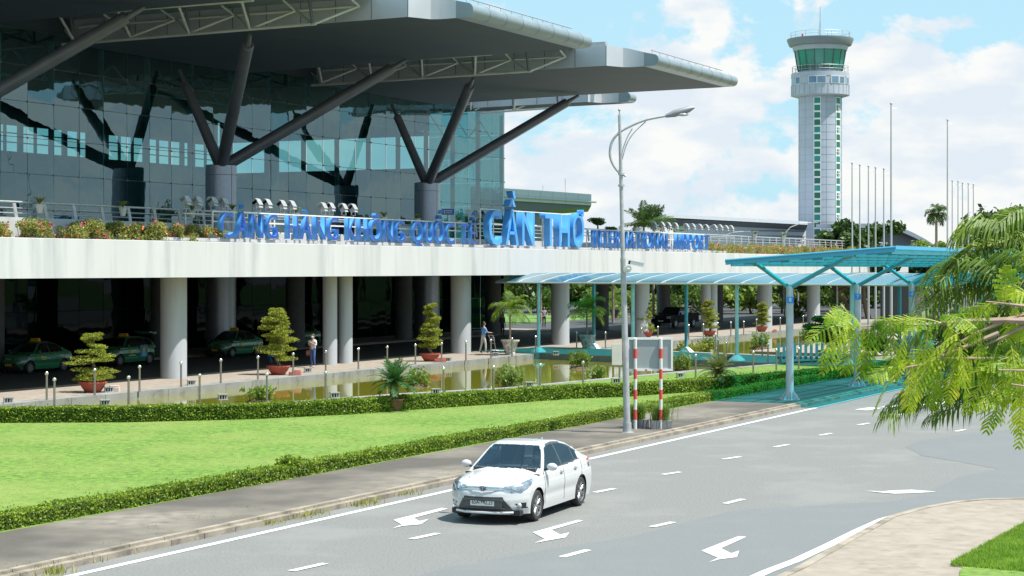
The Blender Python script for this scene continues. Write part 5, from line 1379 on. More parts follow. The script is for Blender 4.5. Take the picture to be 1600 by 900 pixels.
        # blend the corner so the side meets the top
        half[ns] = (half[ns][0], half[ns][1], half[ns][2])
        full = half + [(p[0], -p[1], p[2]) for p in half[-2::-1]]
        V.extend(full); nr = len(full)
    Fq = []; info = []
    for i in range(ng):
        for k in range(nr - 1):
            Fq.append((i * nr + k, (i + 1) * nr + k, (i + 1) * nr + k + 1, i * nr + k + 1)); kk = min(k, nr - 2 - k); info.append(0 if kk < ns else 1)
    V = np.array(V); Fq = np.array(Fq); info = np.array(info); V = laplace(V, Fq, 4); cen = V[Fq].mean(1)
    topz = V.reshape(ng + 1, nr, 3)[:, ns, 2]; xs_ = x0 + (x1 - x0) * np.arange(ng + 1) / ng
    reg = np.zeros(len(Fq), int); D1, D2, D3 = S['doors']
    for q in range(len(Fq)):
        x, y, z = cen[q]; ay = abs(y); ze = np.interp(-x, -xs_, topz); ye = ys(ze); kx = KX if x > -.3 else -.12; bl = min(1, abs(x + .3) / .5)
        xx = x + kx * bl * (ay / .7) ** 2
        belt = .955 + .03 * max(0, min(1, (.7 - x) / 1.6)) + (.02 if x < -1 else 0)
        if ay < ye - .055 and S['ws'][0] < xx < S['ws'][1]: reg[q] = 1
        elif ay < ye - .08 and S['bw'][0] < xx < S['bw'][1]: reg[q] = 2
        elif info[q] == 0 and belt < z < ze - .062 and z < 1.5:
            endx = S['bw'][0] + .32
            if x < D1 - .02 and x > endx + (0.0 if z < 1.2 else (z - 1.2) * 1.1):
                if abs(x - D2) < .03 or abs(x - D3) < .012: reg[q] = 5
                else: reg[q] = 3 if x > D2 else 4
        elif info[q] == 0 and belt - .03 < z < ze - .03 and S['bw'][0] + .28 < x < D1 + .02 and z < 1.5: reg[q] = 6
    Fq2, V2 = Fq, V
    sub(reg == 0, 'roof_shell', paint, root); gm = glass or M['car_glass']
    sub(reg == 1, 'windshield', gm, root); sub(reg == 2, 'rear_window', gm, root)
    for sg in (1, -1):
        sub((reg == 3) & (cen[:, 1] * sg > 0), 'front_side_window', M['car_glass_side'], root); sub((reg == 4) & (cen[:, 1] * sg > 0), 'rear_side_window', M['car_glass_side'], root)
        sub((reg >= 5) & (cen[:, 1] * sg > 0), 'window_trim', mat('window_trim', (.05, .055, .06), .3), root)
    # underside, arches, wheels
    b = MB(); b.box((0, 0, .22), (S['xf'] - S['xr'] - .5, W0 * 1.7, .10)); b.box(((S['fa'] + S['ra']) / 2, 0, .5), (1.6, W0 * 1.8, .5))
    for ax in (S['fa'], S['ra']):
        for sg in (1, -1):
            n = 20; pr = [(math.cos(t) * Ra, math.sin(t) * Ra) for t in np.linspace(-.6, math.pi + .6, n)]
            vs = [(ax + x, sg * (W0 - .04), S['wheel'] + z) for x, z in pr] + [(ax + x, sg * (W0 - .34), S['wheel'] + z) for x, z in pr]
            b.add(vs, [(i, i + 1, n + i + 1, n + i) for i in range(n - 1)]); b.box((ax, sg * (W0 - .36), .5), (2 * Ra, .02, .7))
    b.build('underbody', M['black'], root, world=False)
    rim_m = mat('alloy', (.34, .34, .36), .4, .7)
    for ax in (S['fa'], S['ra']):
        for sg in (1, -1):
            r_ = S['wheel']; c = Vector((ax, sg * (W0 - .115), r_)); Mx = Matrix.Rotation(-sg * math.pi / 2, 3, 'X')
            b = MB(); pf = [(r_ * .68, -.095), (r_ * .9, -.10), (r_ * .985, -.08), (r_, -.04), (r_, .04), (r_ * .985, .08), (r_ * .9, .10), (r_ * .68, .095)]
            b.lathe(pf, (0, 0, 0), 32); b.v = [tuple(Mx @ Vector(v) + c) for v in b.v]; b.f = [f for f in b.f if len(f) == 4]; b.m = [0] * len(b.f)
            w_ = b.build('wheel', M['rubber'], root, world=False, smooth=40)
            b = MB(); b.lathe([(r_ * .70, .095), (r_ * .66, .085), (r_ * .64, .02), (r_ * .62, -.02)], (0, 0, 0), 32); b.f = [f for f in b.f if len(f) == 4]; b.m = [0] * len(b.f)
            nsp = 7
            for i in range(nsp):
                for dl in (-.16, .16):
                    a = 2 * math.pi * i / nsp; a1 = a + dl
                    p0 = Vector((math.cos(a) * r_ * .1, math.sin(a) * r_ * .1, .065)); p1 = Vector((math.cos(a1) * r_ * .66, math.sin(a1) * r_ * .66, .075)); b.cyl(p0, p1, .016, .013, 6)
            b.lathe([(.05, .0), (.05, .08), (.03, .095), (.01, .095)], (0, 0, 0), 14)
            b.v = [tuple(Mx @ Vector(v) + c) for v in b.v]; b.build('rim', rim_m, w_, world=False, smooth=40)
            b = MB(); b.lathe([(.02, -.02), (r_ * .64, -.02), (r_ * .64, .0), (.02, .0)], (0, 0, 0), 20); b.v = [tuple(Mx @ Vector(v) + c) for v in b.v]; b.build('brake_disc', mat('brake_dark', (.09, .09, .09), .6, .3), w_, world=False)
    # mirrors and handles
    for sg in (1, -1):
        b = MB(); b.ball((D1 - .12, sg * (W0 + .085), 1.015), .11, 14, 8, sc=(.62, 1.05, .72)); m_ = b.build('mirror', paint, root, world=False, smooth=80)
        b = MB(); b.tube([(D1 - .10, sg * (W0 - .07), .965), (D1 - .11, sg * (W0 + .02), .975)], .022, 8); b.build('mirror_arm', M['black'], m_, world=False)
        for hx in (D2 + .16, D3 + .10):
            zz = .83; y_ = W0 * .972
            b = MB(); b.ball((hx, sg * (y_ - .004), zz), .05, 12, 6, sc=(1.2, .15, .75)); b.build('handle_recess', mat('handle_dark', (.25, .25, .26), .4), root, world=False, smooth=80)
            b = MB(); b.tube([(hx - .08, sg * (y_ + .012), zz + .005), (hx, sg * (y_ + .026), zz + .008), (hx + .08, sg * (y_ + .012), zz + .005)], .012, 6); b.build('handle', M['chrome'] if detail else paint, root, world=False, smooth=60)
        b = MB()
        for dx_, zlo in ((D1 + .02, .30), (D2, .27), (D3 - .30, .62)):
            pts = [(dx_ + (.04 if zlo > .5 and z < .75 else 0) - (.10 * max(0, (.45 - z)) if dx_ > 0 else 0), sg * (W0 * float(np.interp(z, [.15, .3, .5, .62, .72, .85, 1.05], [.955, .975, .992, 1.0, .993, .962, .90])) + (.0015 - .010 * math.exp(-((z - .47) / .07) ** 2))), z) for z in np.linspace(zlo, .93, 12)]
            b.tube(pts, .0055, 4)
        b.build('door_seams', M['joint'], root, world=False)
    return body
M['car_glass'] = glassmat('car_glass', (.46, .56, .60), .12, .01, rcol=(.55, .75, .95), rmax=.6)
M['car_glass_side'] = glassmat('car_side_glass', (.13, .16, .17), .12, .01, rcol=(.7, .85, .95), rmax=.6)
white_paint = mat('white_car_paint', (.54, .545, .55), .28, coat=1.0)
def text_mesh(txt, size, depth, name, matl, parent, M4, bold=0.0, align='CENTER', sx=1.0, spacing=1.0):
    c = bpy.data.curves.new(name, 'FONT'); c.body = txt; c.size = size; c.extrude = depth; c.offset = bold; c.align_x = align; c.align_y = 'CENTER'; c.resolution_u = 3; c.space_character = spacing
    o = bpy.data.objects.new(name, c); COL.objects.link(o); bpy.context.view_layer.update()
    me = bpy.data.meshes.new_from_object(o.evaluated_get(bpy.context.evaluated_depsgraph_get())); bpy.data.objects.remove(o)
    me.transform(M4 @ Matrix.Diagonal((sx, 1, 1, 1))); me.name = name; me.materials.clear(); me.materials.append(matl)
    o = bpy.data.objects.new(name, me); COL.objects.link(o); o.parent = parent; return o
fwd = Vector((-.372, -.928, 0)).normalized(); lft = Vector((-fwd.y, fwd.x, 0))
cpos = (G(840, 814.5) + G(908, 790.5)) / 2 - lft * .83
car = thing('car', (cpos.x, cpos.y, 0.012), 'white four door saloon car driving on the grey road towards the camera', 'car', rz=math.atan2(fwd.y, fwd.x))
make_car('saloon', car, SEDAN, white_paint, 1.35)
FRONT = Matrix.Rotation(R(90), 4, 'Z') @ Matrix.Rotation(R(90), 4, 'X')       # text facing +x
b = MB(); b.box((2.128, 0, .425), (.02, .50, .13)); pl = b.build('number_plate', mat('plate_white', (.70, .70, .68), .5), car, world=False)
text_mesh('65A-142.23', .118, .002, 'plate_text', M['black'], pl, Matrix.Translation((2.1415, 0, .425)) @ FRONT, bold=.0, sx=.80)
b = MB(); b.box((2.133, 0, .475), (.03, .84, .035)); b.box((2.12, 0, .315), (.03, .92, .015)); b.box((2.118, 0, .39), (.02, .80, .12)); b.build('grille_bars', mat('grille_bar', (.075, .08, .085), .35), car, world=False)
b = MB(); b.tube([(1.99, -.60, .232), (2.125, -.35, .228), (2.15, 0, .228), (2.125, .35, .228), (1.99, .60, .232)], .026, 8); b.build('front_lip', mat('silver_lip', (.62, .63, .65), .3, .5), car, world=False, smooth=60)
b = MB()
for r1, r2 in ((.062, .042), (.026, .042), (.062, .022)):
    pts = [(2.118, r1 * math.cos(t), .69 + (r2 * math.sin(t)) + (.018 if r2 < .03 else 0)) for t in np.linspace(0, 2 * math.pi, 25)]; b.tube(pts, .008, 6)
b.build('emblem', mat('emblem', (.10, .11, .20), .2, .8), car, world=False, smooth=60)
b = MB(); b.tube([(2.02, -.42, .668), (2.095, -.2, .665), (2.112, 0, .66), (2.095, .2, .665), (2.02, .42, .668)], .010, 6); b.tube([(1.97, -.5, .70), (2.05, -.2, .715), (2.065, 0, .72), (2.05, .2, .715), (1.97, .5, .70)], .012, 6); b.build('chrome_bars', M['chrome'], car, world=False, smooth=60)
for sg in (1, -1):
    b = MB(); b.lathe([(.055, 0), (.05, .03), (.03, .045), (.005, .05)], (0, 0, 0), 16); b.v = [tuple(Matrix.Rotation(R(90), 3, 'Y') @ Vector(v) + Vector((1.875, sg * .675, .362))) for v in b.v]; b.build('fog_lamp', M['lens'], car, world=False, smooth=60)
    b = MB(); b.lathe([(.06, 0), (.05, .03), (.03, .04), (.005, .045)], (0, 0, 0), 16); b.v = [tuple(Matrix.Rotation(R(72), 3, 'Y') @ Vector(v) + Vector((1.90, sg * .57, .70))) for v in b.v]; b.build('headlamp_lens', mat('lamp_chrome', (.75, .8, .85), .08, .9), car, world=False, smooth=60)
    b = MB(); b.box((1.985, sg * .40, .655), (.02, .05, .03), rz=-sg * .3); b.build('indicator', mat('amber', (.7, .16, .03), .3), car, world=False)
    b = MB(); b.tube([(.98, sg * .10 - .12, 1.005), (1.0, sg * .32 + .06, 1.0)], .010, 5); b.build('wiper', M['black'], car, world=False)
b = MB(); b.add([(-1.0, -.015, 1.36), (-1.2, -.015, 1.31), (-1.17, 0, 1.42), (-1.0, .015, 1.36), (-1.2, .015, 1.31)], [(0, 1, 2), (3, 2, 4), (0, 2, 3), (1, 4, 2)]); b.build('antenna_fin', white_paint, car, world=False)
b = MB(); b.cyl((-1.80, .828, .865), (-1.80, .838, .865), .07, n=16); b.build('fuel_flap', mat('flap_grey', (.35, .35, .36), .4), car, world=False)
# cabin
seat_m = mat('seat_fabric', (.22, .20, .18), .9)
b = MB(); b.box((.78, 0, .92), (.42, 1.35, .14)); b.box((-.2, 0, .62), (2.2, 1.4, .1)); b.build('dashboard', mat('dash', (.06, .06, .065), .8), car, world=False)
for sg in (1, -1):
    b = MB(); b.box((-.05, sg * .36, .75), (.5, .5, .14)); b.box((-.33, sg * .36, 1.0), (.14, .48, .6), M=Matrix.Rotation(R(-12), 3, 'Y')); b.box((-.41, sg * .36, 1.30), (.09, .24, .17)); b.build('seat', seat_m, car, world=False)
b = MB(); b.box((-1.2, 0, .98), (.16, 1.25, .6), M=Matrix.Rotation(R(-14), 3, 'Y')); b.build('rear_seat', seat_m, car, world=False)
b = MB(); pts = [(.50 + .03 * math.sin(t), .36 + .18 * math.cos(t), 1.0 + .17 * math.sin(t)) for t in np.linspace(0, 2 * math.pi, 21)]; b.tube(pts, .014, 6); b.cyl((.5, .36, 1.0), (.66, .36, .92), .03, n=8); b.build('steering_wheel', M['black'], car, world=False)
b = MB(); b.box((.39, -.47, 1.315), (.02, .12, .045)); b.build('windscreen_sticker', mat('sticker', (.15, .5, .55), .6), car, world=False)

# ---------------------------------------------------------------- taxis
green = mat('green_taxi_paint', (.012, .20, .085), .25, coat=1.0)
taxi = thing('taxi', (0, 0, 0), 'x', 'taxi', 'green taxis waiting under the elevated road')
make_car('taxi', taxi, SALOON, green, .62, detail=False)
b = MB(); b.box((-.1, 0, 1.57), (.12, .50, .13)); b.box((-.1, 0, 1.51), (.16, .56, .03)); b.build('roof_sign', mat('taxi_sign', (.75, .42, .02), .5), taxi, world=False)
b = MB()
for k in range(5): a = k * 1.2566; b.cyl((.42 + .05 * math.cos(a), .835, .72 + .05 * math.sin(a)), (.42 + .05 * math.cos(a), .846, .72 + .05 * math.sin(a)), .032, n=8)
b.box((.22, .84, .72), (.26, .012, .05)); b.box((.22, .84, .64), (.26, .012, .03)); b.build('door_emblem', mat('emblem_yellow', (.75, .62, .05), .5), taxi, world=False)
b = MB(); b.box((1.80, 0, .42), (.02, .4, .11)); b.build('number_plate', mat('plate_yellow', (.70, .42, .04), .5), taxi, world=False)
def fr(px0, px1, py0, py1):
    a = G(px0, py0); c = G(px1, py1); return a, c
th = math.atan2(-U.y, -U.x)
TX = [(G(98, 566.5), 'dark green taxi waiting furthest left behind the leftmost topiary'), None, (G(400, 546), 'green taxi with a yellow plate beside the bushy topiary')]
def taxi_at(rw, obj, lab):
    # rw: ground point under the rear wheel on the road side
    p = rw + Vector((-U.x, -U.y, 0)) * 1.25 - Nn * .72
    obj.location = (p.x, p.y, .01); obj.rotation_euler = (0, 0, th); obj['label'] = lab
t1 = taxi; taxi_at(G(98, 580), t1, TX[0][1])
t3 = copy_tree(taxi); taxi_at(G(400, 556), t3, TX[2][1])
t4 = copy_tree(taxi); taxi_at(G(492, 541), t4, 'green taxi partly hidden behind the bushy topiary and the column pair')
hatch = thing('taxi', (0, 0, 0), 'green hatchback taxi with an open tailgate and a coloured picture on its rear door', 'taxi', 'green taxis waiting under the elevated road')
make_car('taxi', hatch, HATCH, green, .62, detail=False)
for nm in ('roof_sign', 'door_emblem', 'number_plate'):
    src = [c for c in taxi.children if c.name.startswith(nm)][0]; c = src.copy(); COL.objects.link(c); c.parent = hatch
b = MB(); b.box((-.72, .835, .72), (.62, .012, .62)); dp = b.build('door_picture', mat('poster_blue', (.05, .22, .5), .5), hatch, world=False)
b = MB(); b.add([(-.92, .845, .45), (-.55, .845, .45), (-.62, .845, .85), (-.78, .845, .95)], [(0, 1, 2, 3)]); b.build('picture_figure', mat('poster_teal', (.2, .6, .6), .6), dp, world=False)
b = MB(); b.add([(-1.0, .846, .78), (-.86, .846, .62), (-.80, .846, .9), (-1.0, .846, .98)], [(0, 1, 2, 3)]); b.add([(-.44, .846, .78), (-.58, .846, .62), (-.62, .846, .9), (-.44, .846, .98)], [(0, 1, 2, 3)]); b.build('picture_corners', mat('poster_brown', (.38, .2, .05), .6), dp, world=False)
b = MB(); b.box((.25, .842, .52), (.55, .012, .05)); b.build('door_lettering', M['paint_white'], hatch, world=False)
b = MB(); b.box((-1.85, 0, 1.62), (.62, 1.1, .05), M=Matrix.Rotation(R(-12), 3, 'Y')); b.box((-2.1, 0, 1.60), (.18, 1.05, .12)); b.build('tailgate', green, hatch, world=False)
taxi_at(G(232, 569), hatch, hatch['label'])

# black pickup under the far end
pk = thing('pickup_truck', (0, 0, 0), 'black pickup truck parked in the shade under the elevated road behind the teal posts', 'pickup truck')
bp_ = mat('black_paint', (.006, .007, .009), .55, spec=.15)
def rb(b, x0, x1, w_, z0, z1, t0=0, t1=0, tw=0):
    vs = [(x0, -w_, z0), (x1, -w_, z0), (x1, w_, z0), (x0, w_, z0), (x0 + t0, -w_ + tw, z1), (x1 - t1, -w_ + tw, z1), (x1 - t1, w_ - tw, z1), (x0 + t0, w_ - tw, z1)]
    b.add(vs, [(0, 3, 2, 1), (4, 5, 6, 7), (0, 1, 5, 4), (1, 2, 6, 5), (2, 3, 7, 6), (3, 0, 4, 7)])
b = MB(); rb(b, -2.6, 2.6, .92, .45, .80, .03, .05, .01); rb(b, .9, 2.55, .90, .80, 1.12, 0, .2, .06); rb(b, -2.6, .95, .91, .80, 1.05, 0, 0, .03); bd = b.build('body', bp_, pk, world=False)
b = MB(); rb(b, -.95, 1.15, .86, 1.05, 1.74, .32, .72, .16); b.build('cab', bp_, pk, world=False)
b = MB(); rb(b, -.80, 1.02, .868, 1.12, 1.64, .27, .56, .13); b.build('windows', M['car_glass_side'], pk, world=False)
b = MB(); rb(b, -2.55, -1.0, .88, 1.05, 1.22, 0, .1, .05); b.build('bed_cover', bp_, pk, world=False)
for x in (1.6, -1.6):
    for sg in (1, -1):
        b = MB(); b.cyl((x, sg * .72, .39), (x, sg * .94, .39), .39, n=24); w_ = b.build('wheel', M['rubber'], pk, world=False, smooth=40); b = MB(); b.cyl((x, sg * .93, .39), (x, sg * .95, .39), .22, n=16); b.build('rim', mat('alloy', (.50, .50, .52), .3, .8), w_, world=False)
for sg in (1, -1):
    b = MB(); b.box((2.53, sg * .72, .92), (.08, .32, .2)); b.build('headlight', M['lens'], pk, world=False)
    b = MB(); b.ball((.95, sg * 1.0, 1.2), .12, 8, 5, sc=(.5, 1, 1)); b.build('mirror', bp_, pk, world=False)
b = MB(); b.box((2.58, 0, .62), (.02, .5, .12)); b.build('number_plate', M['paint_white'], pk, world=False)
p = G(1055, 512); pk.location = (p.x, p.y, .01); pk.rotation_euler = (0, 0, th - .12); pk.matrix_basis = Matrix.LocRotScale(Vector((p.x, p.y, .01)), Matrix.Rotation(th - .12, 3, 'Z').to_quaternion(), Vector((1, 1, 1)))
# ---------------------------------------------------------------- street lamp
def street_lamp():
    p = G(980, 676, Z_P); Y = p.y; X = p.x; root = thing('street_lamp', p, 'tall galvanised street lamp with one curved arm rising from the pavement by the signboard', 'street lamp')
    k = Y / F; L = lambda px, py: Vector(((px - 800) * k - X, 0, pz(py, Y) - Z_P))
    b = MB(); top = L(968, 180); ax = lambda z: Vector((top.x * z / top.z, 0, z))
    b.cyl((0, 0, 0), ax(top.z * .55), .105, .08, 16); b.cyl(ax(top.z * .55), ax(top.z), .068, .045, 14); b.cyl(ax(top.z), ax(top.z + .14), .025, n=6); b.ball(ax(top.z + .16), .045, 8, 4)
    b.lathe([(.2, 0), (.2, .02), (.13, .03), (.125, .3)], (0, 0, 0), 16); b.build('pole', M['galv'], root, world=False, smooth=40)
    def arc(pts, r): 
        P = [L(*q) for q in pts]; n = len(P) * 5; out_ = []
        for i in range(len(P) - 1):
            p0 = P[max(i - 1, 0)]; p1 = P[i]; p2 = P[i + 1]; p3 = P[min(i + 2, len(P) - 1)]
            for j in range(5):
                t = j / 5; out_.append(0.5 * ((2 * p1) + (p2 - p0) * t + (2 * p0 - 5 * p1 + 4 * p2 - p3) * t * t + (3 * p1 - p0 - 3 * p2 + p3) * t ** 3))
        out_.append(P[-1]); return out_
    b = MB(); b.tube(arc([(978, 275), (966, 268), (956, 253), (953, 238), (957, 220), (968, 207), (985, 197), (1010, 187), (1046, 180)], 1), .038, 8); b.build('arm', M['galv'], root, world=False, smooth=60)
    b = MB(); b.tube(arc([(971, 252), (973, 235), (980, 215), (988, 201)], 1), .018, 6); b.tube(arc([(972, 250), (979, 226), (990, 208), (1009, 190)], 1), .018, 6); b.build('brace', M['galv'], root, world=False, smooth=60)
    b = MB(); a = L(1040, 181.5); c = L(1085, 168); d_ = (c - a).normalized(); b.tube([a, a.lerp(c, .3), a.lerp(c, .8), c], [.05, .11, .10, .03], 10); hd = b.build('lamp_head', mat('lamp_grey', (.25, .26, .28), .5, .3), root, world=False, smooth=60)
    b = MB(); m_ = a.lerp(c, .58) - Vector((0, 0, .10)); b.ball(m_, .12, 10, 6, sc=(1.6, 1, .45)); b.build('lamp_lens', M['lens'], hd, world=False, smooth=80)
    b = MB(); e = L(974, 421); 
    for py in (290, 272): q = L(971, py); b.cyl(q - Vector((0, 0, .03)), q + Vector((0, 0, .03)), .10, n=12)
    b.build('clamp', M['galv'], root, world=False)
    # camera on the pole
    cam_ = thing('security_camera', L(976, 421) + Vector((X, Y, Z_P)), 'white security camera clamped halfway up the street lamp', 'security camera')
    b = MB(); b.cyl((0, -.08, -.02), (.12, -.16, .0), .09, n=12); b.ball((.10, -.16, .02), .10, 10, 6); b.build('mount', M['white_metal'], cam_, world=False)
    b = MB(); b.box((.36, -.2, .16), (.42, .13, .13), M=Matrix.Rotation(R(12), 3, 'Y')); b.box((.32, -.2, .24), (.5, .16, .02), M=Matrix.Rotation(R(12), 3, 'Y')); b.build('housing', M['white_metal'], cam_, world=False)
    b = MB(); b.cyl((.10, -.2, .215), (.17, -.2, .2), .055, n=10); b.build('lens', M['black'], cam_, world=False)
    bx = thing('junction_box', L(965, 571) + Vector((X, Y, Z_P)), 'cream metal box fixed to the lower part of the street lamp', 'box')
    b = MB(); b.box((-.02, -.02, .33), (.30, .20, .62)); b.build('case', mat('cream_box', (.62, .60, .50), .5, var=.05), bx, world=False); b = MB(); b.box((.16, .0, .1), (.14, .06, .05)); b.box((.16, .0, .55), (.14, .06, .05)); b.build('strap', M['galv'], bx, world=False)
street_lamp()
def signboard():
    p0 = G(992, 670, Z_P); p1 = G(1032, 671.5, Z_P); Y = (p0.y + p1.y) / 2; root = thing('road_sign', (p0.x, Y, Z_P), 'back of a grey sign on two red and white striped posts by the street lamp', 'road sign')
    k = Y / F; H = lambda py: pz(py, Y) - Z_P; w_ = (1032 - 992) * k
    for i, x in enumerate((0, w_)):
        b = MB(); zs_ = [0, H(656), H(640), H(624), H(609), H(592), H(577), H(560), H(545), H(529)]
        for j in range(9): b.cyl((x, 0, zs_[j]), (x, 0, zs_[j + 1]), .052, n=12, mi=j % 2)
        b.build('post', [M['paint_white'], M['red']], root, world=False, smooth=40)
    b = MB(); b.box(((1015.5 - 992) * k, .08, (H(529) + H(578)) / 2), (70 * k, .02, H(529) - H(578))); b.build('panel', mat('sign_back', (.33, .37, .37), .5, .2, var=.08, scale=2), root, world=False)
    b = MB(); x0, x1 = (981 - 992) * k, (1049.5 - 992) * k
    for z in (H(529), H(578)): b.box(((x0 + x1) / 2, .06, z), (x1 - x0 + .06, .05, .07))
    for x in (x0, x1): b.box((x, .0605, (H(529) + H(578)) / 2), (.06, .05, H(529) - H(578) - .08))
    b.build('frame', M['white_metal'], root, world=False)
    b = MB(); b.cyl((0.30 * w_ + .1, .04, H(578.5)), (0.30 * w_ + .1, .03, H(578.5)), .035, n=8); b.build('reflector', M['red'], root, world=False)
signboard()
# ---------------------------------------------------------------- teal canopy along the kerb
def kerb_canopy():
    root = thing('teal_canopy', TS(38, 26, 0), 'teal butterfly canopy of translucent sheets on numbered round posts beside the road', 'canopy')
    P = [Vector((10.35, 68.9, Z_P)) + Vector((4.0, 8.0, 0)) * i for i in range(6)]
    dU = Vector((4.0, 8.0, 0)).normalized(); dN = Vector((dU.y, -dU.x, 0))
    pale = mat('post_paint', (.50, .55, .58), .4, .2, var=.12, scale=3)
    bl = mat('plate_blue', (.02, .22, .65), .4)
    def zr(o): return 5.26 + (o + 2.3) * .072
    for i, p in enumerate(P):
        b = MB(); b.cyl(p, p + Vector((0, 0, 4.22)), .15, .135, 16); po = b.build('post', pale, root, smooth=40)
        b = MB(); b.cyl(p, p + Vector((0, 0, .02)), .38, n=16)
        for a in range(8):
            an = a * math.pi / 4; v = Vector((math.cos(an), math.sin(an), 0)); b.add([p + v * .13, p + v * .38 + Vector((0, 0, .02)), p + v * .36 + Vector((0, 0, .06)), p + v * .13 + Vector((0, 0, .36))], [(0, 1, 2, 3)])
        b.build('base_plate', pale, po)
        num = str(8 - i); Mx = Matrix.Translation(p + Vector((-.02, -.155, 3.72)))
        if i < 6:
            b = MB(); b.box(p + Vector((-.01, -.165, 3.72)), (.27, .03, .23)); q = b.build('number_plate', bl, root)
            text_mesh(num, .2, .004, 'number', M['paint_white'], q, q_local(q, Matrix.Translation(p + Vector((-.01, -.186, 3.72))) @ Matrix.Rotation(R(90), 4, 'X')), bold=.004)
        for off, rz_ in ((-1.35, .10), (2.3, .11)):
            e = p + dN * off + Vector((0, 0, zr(off) - .22)); b = MB(); b.cyl(p + Vector((0, 0, 4.16)), e, .085, .08, 12); b.ball(e, .13, 10, 6); b.cyl(e, e + Vector((0, 0, .2)), .05, n=8)
            b.build('arm', M['teal_paint_and_shade'], root, smooth=40)
    s0, s1 = -1.6, 8.944 * 5 + 2
    B0_ = P[0]
    def Q(a, o, dz=0): v = B0_ + dU * a + dN * o; return Vector((v.x, v.y, zr(o) + dz))
    b = MB()
    for off in (-1.35, 2.3): b.tube([Q(s0 + .5, off, -.10), Q(s1, off, -.10)], .07, 8)
    a = s0 + .2
    while a < s1:
        b.add([Q(a, -1.8, -.03), Q(a + .06, -1.8, -.03), Q(a + .06, 4.2, -.03), Q(a, 4.2, -.03), Q(a, -1.8, -.13), Q(a + .06, -1.8, -.13), Q(a + .06, 4.2, -.13), Q(a, 4.2, -.13)], [(0, 1, 2, 3), (7, 6, 5, 4), (0, 4, 5, 1), (2, 6, 7, 3), (1, 5, 6, 2), (0, 3, 7, 4)]); a += 1.49
    for off in (-1.85, -.9, .35, 1.6, 2.85, 4.15):
        b.add([Q(s0 + .3, off, -.20), Q(s1, off, -.20), Q(s1, off + .05, -.20), Q(s0 + .3, off + .05, -.20), Q(s0 + .3, off, -.02), Q(s1, off, -.02), Q(s1, off + .05, -.02), Q(s0 + .3, off + .05, -.02)], [(0, 3, 2, 1), (4, 5, 6, 7), (0, 1, 5, 4), (2, 3, 7, 6), (0, 4, 7, 3), (1, 2, 6, 5)])
    b.build('roof_frame', M['teal_paint_and_shade'], root)
    a = s0; k = 0
    while a < s1 - .5:
        e = min(a + 4.45, s1); b = MB()
        rr_ = [[Q(x, -1.95, 0), Q(x, -1.95, .03), Q(x, 1, .05), Q(x, 4.4, .03), Q(x, 4.4, 0), Q(x, 1, .02)] for x in (a + .02, e - .02)]
        ring_loft(b, rr_); b.build('roof_sheet', M['teal_sheet'], root); a = e
    b = MB()
    for off in (-1.97, 4.42): b.add([Q(s0, off, -.05), Q(s1, off, -.05), Q(s1, off, .08), Q(s0, off, .08)], [(0, 1, 2, 3)])
    b.tube([Q(s0, -1.95, .03), Q(s0, 4.4, .03)], .045, 6)
    for sx in (s0,): b.add([Q(sx, -1.95, -.14), Q(sx, 4.4, -.14), Q(sx, 4.4, .05), Q(sx, -1.95, .05), Q(sx + .05, -1.95, -.14), Q(sx + .05, 4.4, -.14), Q(sx + .05, 4.4, .05), Q(sx + .05, -1.95, .05)], [(0, 1, 2, 3), (7, 6, 5, 4), (0, 4, 5, 1), (3, 2, 6, 7), (0, 3, 7, 4), (1, 5, 6, 2)])
    b.build('edge_trim', mat('edge_blue', (.06, .36, .56), .35), root)
def q_local(obj, Mw):
    par = obj.parent
    Mp = Matrix.Identity(4)
    while par is not None: Mp = par.matrix_basis @ Mp; par = par.parent
    return Mp.inverted() @ Mw
kerb_canopy()
# ---------------------------------------------------------------- covered path canopy
def path_canopy():
    root = thing('covered_walk', PP(0, 0, Z_P), 'low curved blue translucent canopy on slim posts over the path across the pond', 'canopy')
    z0 = 4.22
    pm = mat('slim_post', (.42, .62, .66), .4, var=.08)
    for w_, n_, off in ((0.0, 6, 0.0), (6.0, 6, -1.0)):
        for i in range(n_):
            a = off + i * 7.2; p = PP(a, w_, Z_P); b = MB(); b.cyl(p, Vector((p.x, p.y, z0)), .10, .10, 12); po = b.build('post', M['teal_paint_and_shade'] if w_ > 1 else pm, root, smooth=40)  # rear row coloured teal to stand for the shade under the canopy
            b = MB(); b.lathe([(.46, .02), (.40, .10), (.26, .22), (.12, .32)], (p.x, p.y, Z_P), 8); b.build('base_plate', pale_, po)
    prof = [(-.9, z0 + .0), (-.5, z0 + .12), (.5, z0 + .32), (2.0, z0 + .52), (3.5, z0 + .55), (5.2, z0 + .42), (6.6, z0 + .12)]
    a0, a1 = -2.6, 44.0; n = 26
    for i in range(n):
        x0, x1 = a0 + (a1 - a0) * i / n, a0 + (a1 - a0) * (i + 1) / n; b = MB()
        top = [[PP(x, w_ if i or x > a0 + .1 else w_, z) for w_, z in prof] for x in (x0 + .02, x1 - .02)]; low = [[v - Vector((0, 0, .02)) for v in t] for t in top]
        ring_loft(b, [t + l[::-1] for t, l in zip(top, low)]); b.build('roof_sheet', M['blue_sheet'], root, smooth=30)
    b = MB()
    for i in range(n + 1):
        x = a0 + (a1 - a0) * i / n; b.tube([PP(x, w_, z + .01) for w_, z in prof], .024, 5)
    b.build('ribs', mat('rib_pale', (.42, .46, .46), .4, .2), root)
    b = MB()
    for w_, z in ((-.9, z0 - .02), (6.6, z0 + .1)): b.tube([PP(a0, w_, z), PP(a1, w_, z)], .06, 6)
    for w_, z in ((0, z0 + .12), (6.0, z0 + .2)): b.tube([PP(a0, w_, z), PP(a1, w_, z)], .05, 6)
    b.build('edge_beam', mat('beam_grey', (.45, .55, .57), .4, .3), root)
pale_ = mat('base_pale', (.62, .64, .64), .5)
